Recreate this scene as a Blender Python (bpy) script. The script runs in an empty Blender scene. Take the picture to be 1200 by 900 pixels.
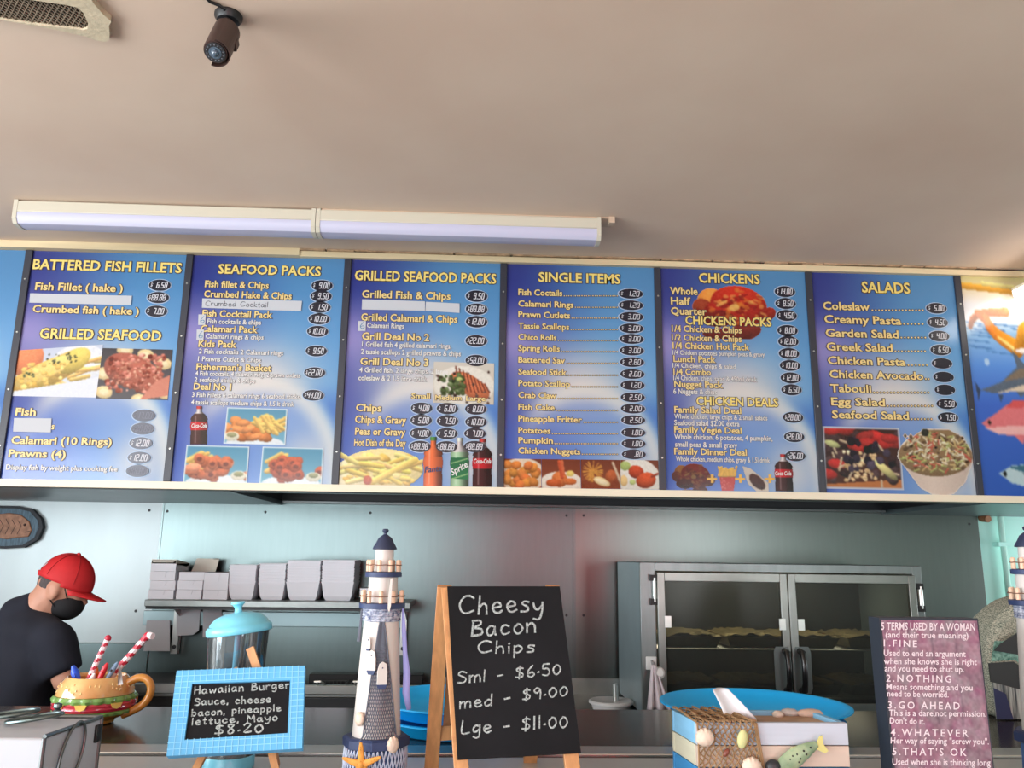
import bpy, bmesh, math, random
import numpy as np
from mathutils import Vector, Matrix, noise as mnoise

# ---------------------------------------------------------------- camera, world, lights, exposure
SC = bpy.context.scene
COL = SC.collection
R = random.Random(7)
NR = np.random.RandomState(11)
EYE = Vector((0, 0, 1.6))
FPX, YAW, PITCH, ROLL = 940.0, 0.04033779, 0.21153931, 0.0135662
cy, sy, cp, sp, cr, sr = math.cos(YAW), math.sin(YAW), math.cos(PITCH), math.sin(PITCH), math.cos(ROLL), math.sin(ROLL)
FW = Vector((sy * cp, cy * cp, sp))
_r = Vector((cy, -sy, 0))
_u = _r.cross(FW)
RT = _r * cr + _u * sr
UP = _u * cr - _r * sr
cam = bpy.data.cameras.new('camera')
cam.sensor_width = 36
cam.lens = FPX / 1200 * 36
cam.clip_start = 0.02
camo = bpy.data.objects.new('camera', cam)
COL.objects.link(camo)
camo.matrix_world = Matrix(((RT.x, UP.x, -FW.x, EYE.x), (RT.y, UP.y, -FW.y, EYE.y), (RT.z, UP.z, -FW.z, EYE.z), (0, 0, 0, 1)))
SC.camera = camo
vs = SC.view_settings
vs.view_transform = 'Standard'
vs.look = 'None'
vs.gamma = 1
vs.exposure = 0.0
vs.use_curve_mapping = False
SC.cycles.max_bounces = 8
SC.cycles.diffuse_bounces = 4
SC.cycles.glossy_bounces = 4
SC.cycles.transparent_max_bounces = 12
SC.cycles.sample_clamp_indirect = 6
SC.cycles.caustics_reflective = False
SC.cycles.caustics_refractive = False

w = bpy.data.worlds.new('daylight')
SC.world = w
w.use_nodes = True
bgn = w.node_tree.nodes['Background']
bgn.inputs[0].default_value = (0.86, 0.93, 1.0, 1)
bgn.inputs[1].default_value = 1.6


def area(name, loc, rot, sx, sy_, power, col=(1, 1, 1), spread=math.pi):
    l = bpy.data.lights.new(name, 'AREA')
    l.shape = 'RECTANGLE'
    l.size, l.size_y, l.energy, l.color, l.spread = sx, sy_, power, col, spread
    o = bpy.data.objects.new(name, l)
    o.location = loc
    o.rotation_euler = rot
    COL.objects.link(o)
    return o


CEIL = 2.76
XL, XR, YF, YB = -3.5, 3.6, -3.2, 3.92
LEFT_W, FRONT_W, DOOR_W = 250, 120, 65
area('daylight_left_window', (XL + .06, -.2, 1.55), (0, math.radians(-90), 0), 1.7, 3.6, LEFT_W, (.9, .96, 1.0))
area('daylight_front_window', (-1.9, YF + .06, 1.5), (math.radians(90), 0, 0), 2.6, 1.8, FRONT_W, (.93, .97, 1))
area('added_side_light', (XR - .06, 3.3, 1.35), (0, math.radians(90), 0), .8, .8, 14, (.95, .98, 1))  # added light through an invented side opening, brightens the aqua wall
area('daylight_door', (2.75, YF + .06, 1.25), (math.radians(90), 0, 0), 1.0, 2.0, DOOR_W, (.97, .985, 1))


# ---------------------------------------------------------------- helpers
def s2l(c):
    o = []
    for v in c[:3]:
        v = v / 255.0
        o.append(v / 12.92 if v <= .04045 else ((v + .055) / 1.055) ** 2.4)
    return tuple(o)


def rayd(px, py):
    return FW + RT * ((px - 600) / FPX) - UP * ((py - 450) / FPX)


def P(px, py, Y):                       # the point of the plane y = Y seen in direction (px, py)
    d = rayd(px, py)
    return EYE + d * (Y / d.y)


def PZ(px, py, z):
    d = rayd(px, py)
    return EYE + d * ((z - EYE.z) / d.z)


def PPL(px, py, p0, n):
    d = rayd(px, py)
    return EYE + d * ((p0 - EYE).dot(n) / d.dot(n))


MATS = {}


def mat(name, col, rough=.5, metal=0., var=0., scale=8., bump=0., bscale=60., spec=.5, stretch=(1, 1, 1), col2=None, alpha=None, coat=0.):
    if name in MATS:
        return MATS[name]
    m = bpy.data.materials.new(name)
    m.use_nodes = True
    nt = m.node_tree
    b = nt.nodes['Principled BSDF']
    c = s2l(col)
    b.inputs['Base Color'].default_value = (*c, 1)
    b.inputs['Roughness'].default_value = rough
    b.inputs['Metallic'].default_value = metal
    b.inputs['Specular IOR Level'].default_value = spec
    b.inputs['Coat Weight'].default_value = coat
    tc = nt.nodes.new('ShaderNodeTexCoord')
    mp = nt.nodes.new('ShaderNodeMapping')
    mp.inputs['Scale'].default_value = stretch
    nt.links.new(tc.outputs['Object'], mp.inputs[0])
    if var > 0 or col2:
        n = nt.nodes.new('ShaderNodeTexNoise')
        n.inputs['Scale'].default_value = scale
        n.inputs['Detail'].default_value = 5
        nt.links.new(mp.outputs[0], n.inputs[0])
        r = nt.nodes.new('ShaderNodeValToRGB')
        c2 = s2l(col2) if col2 else tuple(min(1, v * (1 - var)) for v in c)
        r.color_ramp.elements[0].color = (*c2, 1)
        r.color_ramp.elements[0].position = .32
        r.color_ramp.elements[1].color = (*c, 1)
        r.color_ramp.elements[1].position = .68
        nt.links.new(n.outputs[0], r.inputs[0])
        nt.links.new(r.outputs[0], b.inputs['Base Color'])
    if bump > 0:
        n2 = nt.nodes.new('ShaderNodeTexNoise')
        n2.inputs['Scale'].default_value = bscale
        n2.inputs['Detail'].default_value = 3
        nt.links.new(mp.outputs[0], n2.inputs[0])
        bp = nt.nodes.new('ShaderNodeBump')
        bp.inputs['Strength'].default_value = bump
        bp.inputs['Distance'].default_value = .01
        nt.links.new(n2.outputs[0], bp.inputs['Height'])
        nt.links.new(bp.outputs[0], b.inputs['Normal'])
    MATS[name] = m
    return m


def mat_vcol(name, rough=.35, spec=.5):
    if name in MATS:
        return MATS[name]
    m = bpy.data.materials.new(name)
    m.use_nodes = True
    nt = m.node_tree
    b = nt.nodes['Principled BSDF']
    a = nt.nodes.new('ShaderNodeAttribute')
    a.attribute_name = 'print'
    nt.links.new(a.outputs['Color'], b.inputs['Base Color'])
    b.inputs['Roughness'].default_value = rough
    b.inputs['Specular IOR Level'].default_value = spec
    MATS[name] = m
    return m


def mat_glass(name, tint=(255, 255, 255), refl=.12, rough=.03, body=0.0, bodycol=(220, 235, 240)):
    if name in MATS:
        return MATS[name]
    m = bpy.data.materials.new(name)
    m.use_nodes = True
    nt = m.node_tree
    out = nt.nodes['Material Output']
    nt.nodes.remove(nt.nodes['Principled BSDF'])
    t = nt.nodes.new('ShaderNodeBsdfTransparent')
    t.inputs[0].default_value = (*s2l(tint), 1)
    g = nt.nodes.new('ShaderNodeBsdfGlossy')
    g.inputs['Roughness'].default_value = rough
    f = nt.nodes.new('ShaderNodeFresnel')
    f.inputs[0].default_value = 1.45
    ad = nt.nodes.new('ShaderNodeMath')
    ad.operation = 'ADD'
    ad.inputs[1].default_value = refl
    nt.links.new(f.outputs[0], ad.inputs[0])
    mx = nt.nodes.new('ShaderNodeMixShader')
    nt.links.new(ad.outputs[0], mx.inputs[0])
    base = t
    if body > 0:
        d = nt.nodes.new('ShaderNodeBsdfDiffuse')
        d.inputs[0].default_value = (*s2l(bodycol), 1)
        m2 = nt.nodes.new('ShaderNodeMixShader')
        m2.inputs[0].default_value = body
        nt.links.new(t.outputs[0], m2.inputs[1])
        nt.links.new(d.outputs[0], m2.inputs[2])
        base = m2
    nt.links.new(base.outputs[0], mx.inputs[1])
    nt.links.new(g.outputs[0], mx.inputs[2])
    nt.links.new(mx.outputs[0], out.inputs[0])
    MATS[name] = m
    return m


def mat_emit(name, col, strength):
    m = bpy.data.materials.new(name)
    m.use_nodes = True
    b = m.node_tree.nodes['Principled BSDF']
    b.inputs['Base Color'].default_value = (*s2l(col), 1)
    b.inputs['Emission Color'].default_value = (*s2l(col), 1)
    b.inputs['Emission Strength'].default_value = strength
    MATS[name] = m
    return m


class G:
    """collects shapes into one mesh"""

    def __init__(self):
        self.bm = bmesh.new()

    def _n(self, pts):
        return [self.bm.verts.new(p) for p in pts]

    def face(self, vs, m=0):
        try:
            f = self.bm.faces.new(vs)
            f.material_index = m
            return f
        except ValueError:
            return None

    def poly(self, pts, m=0):
        return self.face(self._n(pts), m)

    def hexa(self, a, b, m=0):          # a: four corners, b: the four opposite corners
        va, vb = self._n(a), self._n(b)
        self.face(va[::-1], m)
        self.face(vb, m)
        for i in range(4):
            j = (i + 1) % 4
            self.face([va[i], va[j], vb[j], vb[i]], m)

    def box(self, x0, x1, y0, y1, z0, z1, m=0):
        self.hexa([(x0, y0, z0), (x1, y0, z0), (x1, y1, z0), (x0, y1, z0)], [(x0, y0, z1), (x1, y0, z1), (x1, y1, z1), (x0, y1, z1)], m)
        return self

    def prism(self, pts, off, m=0):     # polygon pts swept by the vector off
        off = Vector(off)
        a = self._n(pts)
        b = self._n([Vector(p) + off for p in pts])
        self.face(a[::-1], m)
        self.face(b, m)
        n = len(a)
        for i in range(n):
            self.face([a[i], a[(i + 1) % n], b[(i + 1) % n], b[i]], m)
        return self

    def bar(self, p0, p1, w, t, m=0, side=None):   # rectangular bar from p0 to p1
        p0, p1 = Vector(p0), Vector(p1)
        d = (p1 - p0).normalized()
        s = Vector(side) if side else Vector((0, 0, 1)) if abs(d.z) < .9 else Vector((1, 0, 0))
        s = (s - d * s.dot(d)).normalized()
        n = d.cross(s)
        q = [s * (w / 2) + n * (t / 2), s * (-w / 2) + n * (t / 2), s * (-w / 2) - n * (t / 2), s * (w / 2) - n * (t / 2)]
        self.hexa([p0 + v for v in q], [p1 + v for v in q], m)
        return self

    def tube(self, pts, r, n=8, m=0, closed=False, caps=True, mf=None, flat=1.0):
        pts = [Vector(p) for p in pts]
        k = len(pts)
        rr = r if isinstance(r, (list, tuple)) else [r] * k
        rings = []
        prev = None
        for i, p in enumerate(pts):
            if closed:
                d = pts[(i + 1) % k] - pts[i - 1]
            else:
                d = pts[min(i + 1, k - 1)] - pts[max(i - 1, 0)]
            d = d.normalized() if d.length > 1e-9 else Vector((0, 0, 1))
            if prev is None:
                a = Vector((0, 0, 1)) if abs(d.z) < .9 else Vector((1, 0, 0))
            else:
                a = prev
            a = (a - d * a.dot(d)).normalized()
            prev = a
            b = d.cross(a)
            rings.append(self._n([p + (a * math.cos(2 * math.pi * j / n) + b * math.sin(2 * math.pi * j / n) * flat) * rr[i] for j in range(n)]))
        for i in range(k if closed else k - 1):
            A, B = rings[i], rings[(i + 1) % k]
            for j in range(n):
                self.face([A[j], A[(j + 1) % n], B[(j + 1) % n], B[j]], mf(i, j) if mf else m)
        if caps and not closed:
            self.face(rings[0][::-1], mf(0, 0) if mf else m)
            self.face(rings[-1], mf(k - 2, 0) if mf else m)
        return self

    def cyl(self, p0, p1, r0, r1=None, n=16, m=0):
        return self.tube([p0, p1], [r0, r0 if r1 is None else r1], n, m)

    def lathe(self, prof, c=(0, 0, 0), n=32, m=0, mf=None, caps=True, sx=1, sy=1, wob=None):
        c = Vector(c)
        rings = []
        for i, (r, z) in enumerate(prof):
            ring = []
            for j in range(n):
                a = 2 * math.pi * j / n
                q = 1 + (wob(i, a) if wob else 0)
                ring.append((c.x + r * q * math.cos(a) * sx, c.y + r * q * math.sin(a) * sy, c.z + z))
            rings.append(self._n(ring))
        for i in range(len(prof) - 1):
            for j in range(n):
                self.face([rings[i][j], rings[i][(j + 1) % n], rings[i + 1][(j + 1) % n], rings[i + 1][j]], mf(i, j) if mf else m)
        if caps:
            if prof[0][0] > 1e-5:
                self.face(rings[0][::-1], mf(0, 0) if mf else m)
            if prof[-1][0] > 1e-5:
                self.face(rings[-1], mf(len(prof) - 2, 0) if mf else m)
        return self

    def ball(self, c, r, m=0, rot=None, seg=14, rings=9):
        if not isinstance(r, (tuple, list)):
            r = (r, r, r)
        mtx = Matrix.Translation(c) @ (rot.to_4x4() if rot else Matrix()) @ Matrix.Diagonal((*r, 1))
        q = bmesh.ops.create_uvsphere(self.bm, u_segments=seg, v_segments=rings, radius=1, matrix=mtx)
        for v in q['verts']:
            for f in v.link_faces:
                f.material_index = m
        return self

    def ribbon(self, pts, wd, nrm, m=0):
        """flat stroke along pts in the plane with normal nrm"""
        pts = [Vector(p) for p in pts]
        nrm = Vector(nrm)
        L = []
        for i, p in enumerate(pts):
            d = (pts[min(i + 1, len(pts) - 1)] - pts[max(i - 1, 0)])
            d = d.normalized() if d.length > 1e-9 else Vector((1, 0, 0))
            s = nrm.cross(d).normalized() * (wd if not isinstance(wd, (list, tuple)) else wd[i]) / 2
            if i == 0:
                p = p - d * s.length * .7
            if i == len(pts) - 1:
                p = p + d * s.length * .7
            L.append(self._n([p + s, p - s]))
        for i in range(len(L) - 1):
            self.face([L[i][0], L[i][1], L[i + 1][1], L[i + 1][0]], m)


def obj(name, g, mats, parent=None, world=False, smooth=35, bevel=0, label=None):
    bm = g.bm if isinstance(g, G) else g
    if isinstance(bm, bmesh.types.BMesh):
        bmesh.ops.recalc_face_normals(bm, faces=bm.faces)
        me = bpy.data.meshes.new(name)
        bm.to_mesh(me)
        bm.free()
    else:
        me = bm
    if not isinstance(mats, (list, tuple)):
        mats = [mats]
    for m in mats:
        me.materials.append(m)
    o = bpy.data.objects.new(name, me)
    COL.objects.link(o)
    if parent is not None:
        o.parent = parent
        if world:
            me.transform(wm(parent).inverted())
    if smooth:
        me.shade_smooth()
        try:
            me.set_sharp_from_angle(angle=math.radians(smooth))
        except Exception:
            pass
    if bevel:
        b = o.modifiers.new('bevel', 'BEVEL')
        b.width = bevel
        b.segments = 2
        b.limit_method = 'ANGLE'
        b.angle_limit = math.radians(40)
    if label:
        o['label'] = label
    return o


def wm(o):
    m = Matrix.LocRotScale(o.location, o.rotation_euler, o.scale)
    return wm(o.parent) @ m if o.parent else m


def tag(o, label, cat, group=None, kind=None):
    o['label'] = label
    o['category'] = cat
    if group:
        o['group'] = group
    if kind:
        o['kind'] = kind
    return o


def thing(name, label, cat, loc=(0, 0, 0), rz=0, group=None, rx=0, ry=0):
    o = bpy.data.objects.new(name, None)
    o.empty_display_size = .05
    COL.objects.link(o)
    o.location = loc
    o.rotation_euler = (rx, ry, rz)
    return tag(o, label, cat, group)


def struct(name, g, m, label=None, smooth=35):
    o = obj(name, g, m, smooth=smooth)
    o['kind'] = 'structure'
    if label:
        o['label'] = label
    return o


def dup(root, loc, rz=None, label=None, group=None):
    c = root.copy()
    COL.objects.link(c)
    c.location = loc
    if rz is not None:
        c.rotation_euler.z = rz
    if label:
        c['label'] = label
    if group:
        c['group'] = group

    def rec(a, b):
        for ch in list(a.children):
            d = ch.copy()
            COL.objects.link(d)
            d.parent = b
            rec(ch, d)
    rec(root, c)
    return c


def text_mesh(s, offset=0., space=1., shear=0.):
    cu = bpy.data.curves.new('t', 'FONT')
    cu.body = s
    cu.size = 1
    cu.offset = offset
    cu.space_character = space
    cu.shear = shear
    cu.resolution_u = 2
    cu.fill_mode = 'FRONT'
    o = bpy.data.objects.new('t', cu)
    me = bpy.data.meshes.new_from_object(o)
    bpy.data.objects.remove(o)
    bpy.data.curves.remove(cu)
    n = len(me.vertices)
    a = np.zeros(n * 3, np.float32)
    me.vertices.foreach_get('co', a)
    a = a.reshape(-1, 3)
    faces = [tuple(p.vertices) for p in me.polygons]
    bpy.data.meshes.remove(me)
    return a, faces


CAP = None


def letter(s, L, Rr, capv, nrm, layers, space=1., shear=0., bold=.0, squeeze=True):
    """lettering between the points L and Rr on the baseline; capv = vector of one cap height; layers: (offset, lift)"""
    global CAP
    if CAP is None:
        a, _ = text_mesh('H')
        CAP = float(a[:, 1].max())
    L, Rr, capv, nrm = Vector(L), Vector(Rr), Vector(capv), Vector(nrm)
    g = G()
    a0, _ = text_mesh(s, bold, space, shear)
    x0, x1 = float(a0[:, 0].min()), float(a0[:, 0].max())
    for k, (off, lift) in enumerate(layers):
        a, f = text_mesh(s, bold + off, space, shear)
        vs = [g.bm.verts.new(L + (Rr - L) * ((float(p[0]) - x0) / (x1 - x0)) + capv * (float(p[1]) / CAP) + nrm * lift) for p in a]
        for q in f:
            g.face([vs[i] for i in q], k)
    return g


# hand lettering: single strokes, baseline 0, cap height 1
GL = {
    'C': (.62, [[(.62, .84), (.45, .98), (.2, .92), (.02, .55), (.08, .18), (.28, .02), (.62, .16)]]),
    'h': (.4, [[(.06, 1), (.02, 0)], [(.03, .33), (.2, .56), (.34, .46), (.36, 0)]]),
    'e': (.42, [[(.02, .28), (.36, .36), (.32, .54), (.16, .58), (.02, .34), (.1, .06), (.26, 0), (.42, .12)]]),
    's': (.34, [[(.34, .54), (.16, .58), (.06, .44), (.3, .26), (.26, .04), (.0, .02)]]),
    'y': (.4, [[(0, .58), (.06, .28), (.2, .2), (.36, .4)], [(.4, .6), (.36, .05), (.22, -.34), (0, -.3)]]),
    'B': (.46, [[(.06, 1), (0, 0)], [(.02, .96), (.34, .96), (.38, .72), (.06, .53), (.42, .42), (.42, .1), (0, .02)]]),
    'b': (.4, [[(.02, 1), (0, 0)], [(0, .4), (.2, .58), (.38, .3), (.2, .0), (0, .1)]]),
    'a': (.44, [[(.36, .5), (.16, .58), (.0, .3), (.1, 0), (.3, .12), (.37, .54), (.37, .08), (.44, .02)]]),
    'c': (.38, [[(.36, .48), (.16, .58), (0, .3), (.12, 0), (.38, .1)]]),
    'o': (.4, [[(.2, .58), (.02, .36), (.08, .04), (.26, 0), (.4, .28), (.3, .54), (.18, .58)]]),
    'n': (.36, [[(0, .58), (0, 0)], [(0, .36), (.18, .58), (.34, .44), (.36, 0)]]),
    'i': (.06, [[(.02, .52), (.02, 0)], [(.02, .74), (.05, .8)]]),
    'p': (.4, [[(.02, .58), (0, -.36)], [(.02, .46), (.2, .6), (.38, .36), (.2, .02), (0, .1)]]),
    'S': (.5, [[(.5, .84), (.24, 1), (.04, .76), (.46, .4), (.38, .06), (.0, .08)]]),
    'm': (.6, [[(0, .58), (0, 0)], [(0, .36), (.15, .58), (.28, .44), (.28, 0)], [(.28, .36), (.44, .58), (.58, .44), (.6, 0)]]),
    'l': (.06, [[(.05, 1), (.02, 0)]]),
    '$': (.46, [[(.44, .84), (.2, .9), (.06, .7), (.42, .36), (.34, .1), (.0, .12)], [(.26, 1.04), (.2, -.06)]]),
    '6': (.42, [[(.34, 1), (.08, .56), (.04, .18), (.22, 0), (.42, .18), (.3, .42), (.06, .28)]]),
    '5': (.42, [[(.42, .98), (.08, .98), (.04, .6), (.28, .6), (.42, .3), (.26, 0), (0, .08)]]),
    '0': (.44, [[(.22, .8), (.02, .5), (.08, .06), (.26, 0), (.44, .36), (.34, .74), (.2, .8)]]),
    'd': (.4, [[(.35, .48), (.16, .55), (0, .28), (.1, 0), (.35, .14)], [(.39, 1), (.37, 0)]]),
    '9': (.4, [[(.38, .82), (.2, 1), (.02, .76), (.18, .52), (.38, .76), (.36, 0)]]),
    'L': (.44, [[(.04, 1), (0, .04), (.44, .06)]]),
    'g': (.4, [[(.36, .5), (.16, .58), (0, .3), (.12, .06), (.36, .3)], [(.38, .56), (.36, -.2), (.2, -.38), (.02, -.28)]]),
    '1': (.1, [[(.06, .98), (.04, 0)]]),
    'H': (.46, [[(.02, 1), (0, 0)], [(.46, 1), (.44, 0)], [(0, .5), (.46, .52)]]),
    'w': (.56, [[(0, .56), (.14, 0), (.28, .46), (.42, 0), (.56, .56)]]),
    'u': (.4, [[(0, .56), (.04, .08), (.2, 0), (.36, .2), (.36, .56)], [(.36, .56), (.4, 0)]]),
    'r': (.3, [[(0, .56), (.02, 0)], [(.02, .36), (.14, .54), (.3, .52)]]),
    't': (.28, [[(.14, .9), (.12, .06), (.26, .02)], [(0, .58), (.28, .6)]]),
    'M': (.6, [[(0, 0), (.06, 1), (.3, .4), (.54, 1), (.6, 0)]]),
    'k': (.36, [[(.02, 1), (0, 0)], [(.34, .56), (.02, .26), (.36, 0)]]),
    ',': (.06, [[(.04, .08), (0, -.14)]]), '.': (.06, [[(.02, .02), (.06, .06)]]),
    '·': (.08, [[(.0, .32), (.08, .36)]]),
    '-': (.3, [[(0, .36), (.3, .4)]]),
    '2': (.42, [[(.04, .78), (.2, .98), (.4, .76), (.02, .04), (.42, .06)]]),
    '8': (.4, [[(.36, .84), (.18, 1), (.06, .78), (.36, .3), (.2, 0), (.04, .22), (.36, .84)]]),
}


def smooth_path(p, k=3):
    if len(p) < 3:
        return [Vector((*q, 0)) for q in p]
    out = []
    for i in range(len(p) - 1):
        a, b, c, d = p[max(i - 1, 0)], p[i], p[i + 1], p[min(i + 2, len(p) - 1)]
        for s in range(k):
            t = s / k
            out.append(Vector(tuple(.5 * (2 * b[n] + (c[n] - a[n]) * t + (2 * a[n] - 5 * b[n] + 4 * c[n] - d[n]) * t * t + (3 * b[n] - a[n] - 3 * c[n] + d[n]) * t ** 3) for n in (0, 1)) + (0,)))
    out.append(Vector((*p[-1], 0)))
    return out


def hand(g, s, L, Rr, capv, nrm, wd, gap=.16, m=0):
    L, Rr, capv, nrm = Vector(L), Vector(Rr), Vector(capv), Vector(nrm)
    tot = 0
    pos = []
    for ch in s:
        pos.append(tot)
        tot += (GL[ch][0] if ch in GL else .34) + gap
    tot -= gap
    ax = (Rr - L) / tot
    for ch, x in zip(s, pos):
        if ch not in GL:
            continue
        jy = R.uniform(-.05, .05)
        for st in GL[ch][1]:
            pts = [L + ax * (x + q.x) + capv * (q.y + jy) for q in smooth_path(st)]
            g.ribbon(pts, [wd * R.uniform(.75, 1.2) for _ in pts], nrm, m)


# pictures printed on boards: painted as colour grids
INK = .75                             # ink density of the printed boards


class Pic:
    def __init__(self, w, h, bg=(120, 160, 200), mask=True, bg2=None):
        self.w, self.h, self.k = w, h, INK
        self.a = np.zeros((h, w, 3))
        t = np.linspace(0, 1, h)[:, None, None]
        self.a[:] = np.array(bg) * (1 - t) + np.array(bg2 or bg) * t
        self.m = np.full((h, w), bool(mask))
        self.Y, self.X = np.mgrid[0:h, 0:w].astype(float)

    def put(self, sel, col, alpha=1):
        self.a[sel] = self.a[sel] * (1 - alpha) + np.clip(col, 0, 255)[sel] * alpha if np.ndim(col) == 3 else self.a[sel] * (1 - alpha) + np.array(col) * alpha
        self.m |= sel
        return self

    def ell(self, cx, cy_, rx, ry, ang=0, col=(200, 150, 80), sh=.3, alpha=1, nz=8):
        dx, dy = self.X - cx * self.w, self.Y - cy_ * self.h
        c, s = math.cos(ang), math.sin(ang)
        u, v = (dx * c + dy * s) / (rx * self.w), (-dx * s + dy * c) / (ry * self.w)
        q = u * u + v * v
        lum = 1.0 + sh * (.35 - dy / (ry * self.w + 1e-6) * .6 - q * .5)
        cc = np.array(col)[None, None] * np.clip(lum, .25, 1.5)[..., None] + NR.normal(0, nz, (self.h, self.w, 1))
        return self.put(q < 1, cc, alpha)

    def line(self, x0, y0, x1, y1, wd, col, sh=.3, nz=6):
        X, Y = self.X / self.w, self.Y / self.w
        asp = self.h / self.w
        ax, ay, bx, by = x0, y0 * asp, x1, y1 * asp
        l2 = (bx - ax) ** 2 + (by - ay) ** 2 + 1e-9
        t = np.clip(((X - ax) * (bx - ax) + (Y - ay) * (by - ay)) / l2, 0, 1)
        ddx, ddy = X - ax - t * (bx - ax), Y - ay - t * (by - ay)
        d = np.hypot(ddx, ddy)
        cc = np.array(col)[None, None] * (1 - sh * np.clip(ddy / wd, -1, 1))[..., None] + NR.normal(0, nz, (self.h, self.w, 1))
        return self.put(d < wd, cc)

    def poly(self, pts, col, nz=4):
        x, y = self.X / self.w, self.Y / self.h
        ins = np.zeros((self.h, self.w), bool)
        n = len(pts)
        for i in range(n):
            (xa, ya), (xb, yb) = pts[i], pts[(i + 1) % n]
            if ya == yb:
                continue
            c = ((ya > y) != (yb > y)) & (x < (xb - xa) * (y - ya) / (yb - ya) + xa)
            ins ^= c
        cc = np.array(col)[None, None] + NR.normal(0, nz, (self.h, self.w, 1))
        return self.put(ins, cc)

    def specks(self, n, box, col, r=(.01, .02), sh=.2, jit=25, ang=None, asp=1.0):
        x0, y0, x1, y1 = box
        for _ in range(n):
            c = np.clip(np.array(col) + NR.normal(0, jit), 0, 255)
            rr = NR.uniform(*r)
            self.ell(NR.uniform(x0, x1), NR.uniform(y0, y1), rr, rr * asp, NR.uniform(0, 3.1) if ang is None else ang + NR.normal(0, .3), c, sh)
        return self

    def outline(self, col, k=2):
        m = self.m.copy()
        for _ in range(k):
            n = m.copy()
            n[1:] |= m[:-1]
            n[:-1] |= m[1:]
            n[:, 1:] |= m[:, :-1]
            n[:, :-1] |= m[:, 1:]
            m = n
        ring = m & ~self.m
        self.a[ring] = col
        self.m = m
        return self

    def mesh(self, quad):
        """quad: TL, TR, BR, BL points"""
        TL, TR, BR, BL = [np.array(q) for q in quad]
        u = np.linspace(0, 1, self.w)[None, :, None]
        v = np.linspace(0, 1, self.h)[:, None, None]
        p = (TL * (1 - u) + TR * u) * (1 - v) + (BL * (1 - u) + BR * u) * v
        idx = np.arange(self.w * self.h).reshape(self.h, self.w)
        f = np.stack([idx[:-1, :-1], idx[1:, :-1], idx[1:, 1:], idx[:-1, 1:]], -1)
        keep = self.m[:-1, :-1] | self.m[1:, 1:]
        if not self.m.all():
            keep = self.m[:-1, :-1] & self.m[1:, 1:] & self.m[:-1, 1:] & self.m[1:, :-1]
        f = f[keep]
        used = np.unique(f)
        remap = -np.ones(self.w * self.h, int)
        remap[used] = np.arange(len(used))
        me = bpy.data.meshes.new('print')
        me.from_pydata(p.reshape(-1, 3)[used].tolist(), [], remap[f].tolist())
        mm_ = self.m[..., None].astype(float)
        num, den = self.a * mm_, mm_.copy()
        for ax_ in (0, 1):
            num = num * 2 + np.roll(num, 1, ax_) * (np.arange(self.a.shape[ax_]) > 0).reshape((-1, 1, 1) if ax_ == 0 else (1, -1, 1)) + np.roll(num, -1, ax_) * (np.arange(self.a.shape[ax_]) < self.a.shape[ax_] - 1).reshape((-1, 1, 1) if ax_ == 0 else (1, -1, 1))
            den = den * 2 + np.roll(den, 1, ax_) * (np.arange(self.a.shape[ax_]) > 0).reshape((-1, 1, 1) if ax_ == 0 else (1, -1, 1)) + np.roll(den, -1, ax_) * (np.arange(self.a.shape[ax_]) < self.a.shape[ax_] - 1).reshape((-1, 1, 1) if ax_ == 0 else (1, -1, 1))
        soft = num / np.maximum(den, 1e-6)
        c = np.clip(soft, 0, 255).reshape(-1, 3)[used] / 255
        c = np.where(c <= .04045, c / 12.92, ((c + .055) / 1.055) ** 2.4) * self.k
        at = me.color_attributes.new('print', 'FLOAT_COLOR', 'POINT')
        at.data.foreach_set('color', np.concatenate([c, np.ones((len(c), 1))], 1).astype(np.float32).ravel())
        return me


def evaluated(o):
    bpy.context.view_layer.update()
    dg = bpy.context.evaluated_depsgraph_get()
    me = bpy.data.meshes.new_from_object(o.evaluated_get(dg))
    return me


def remeshed(g, voxel, smooth_it=4):
    me = bpy.data.meshes.new('tmp')
    bmesh.ops.recalc_face_normals(g.bm, faces=g.bm.faces)
    g.bm.to_mesh(me)
    g.bm.free()
    o = bpy.data.objects.new('tmp', me)
    COL.objects.link(o)
    m = o.modifiers.new('r', 'REMESH')
    m.mode = 'VOXEL'
    m.voxel_size = voxel
    if smooth_it:
        s = o.modifiers.new('s', 'SMOOTH')
        s.iterations = smooth_it
        s.factor = .5
    res = evaluated(o)
    bpy.data.objects.remove(o)
    return res


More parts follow.
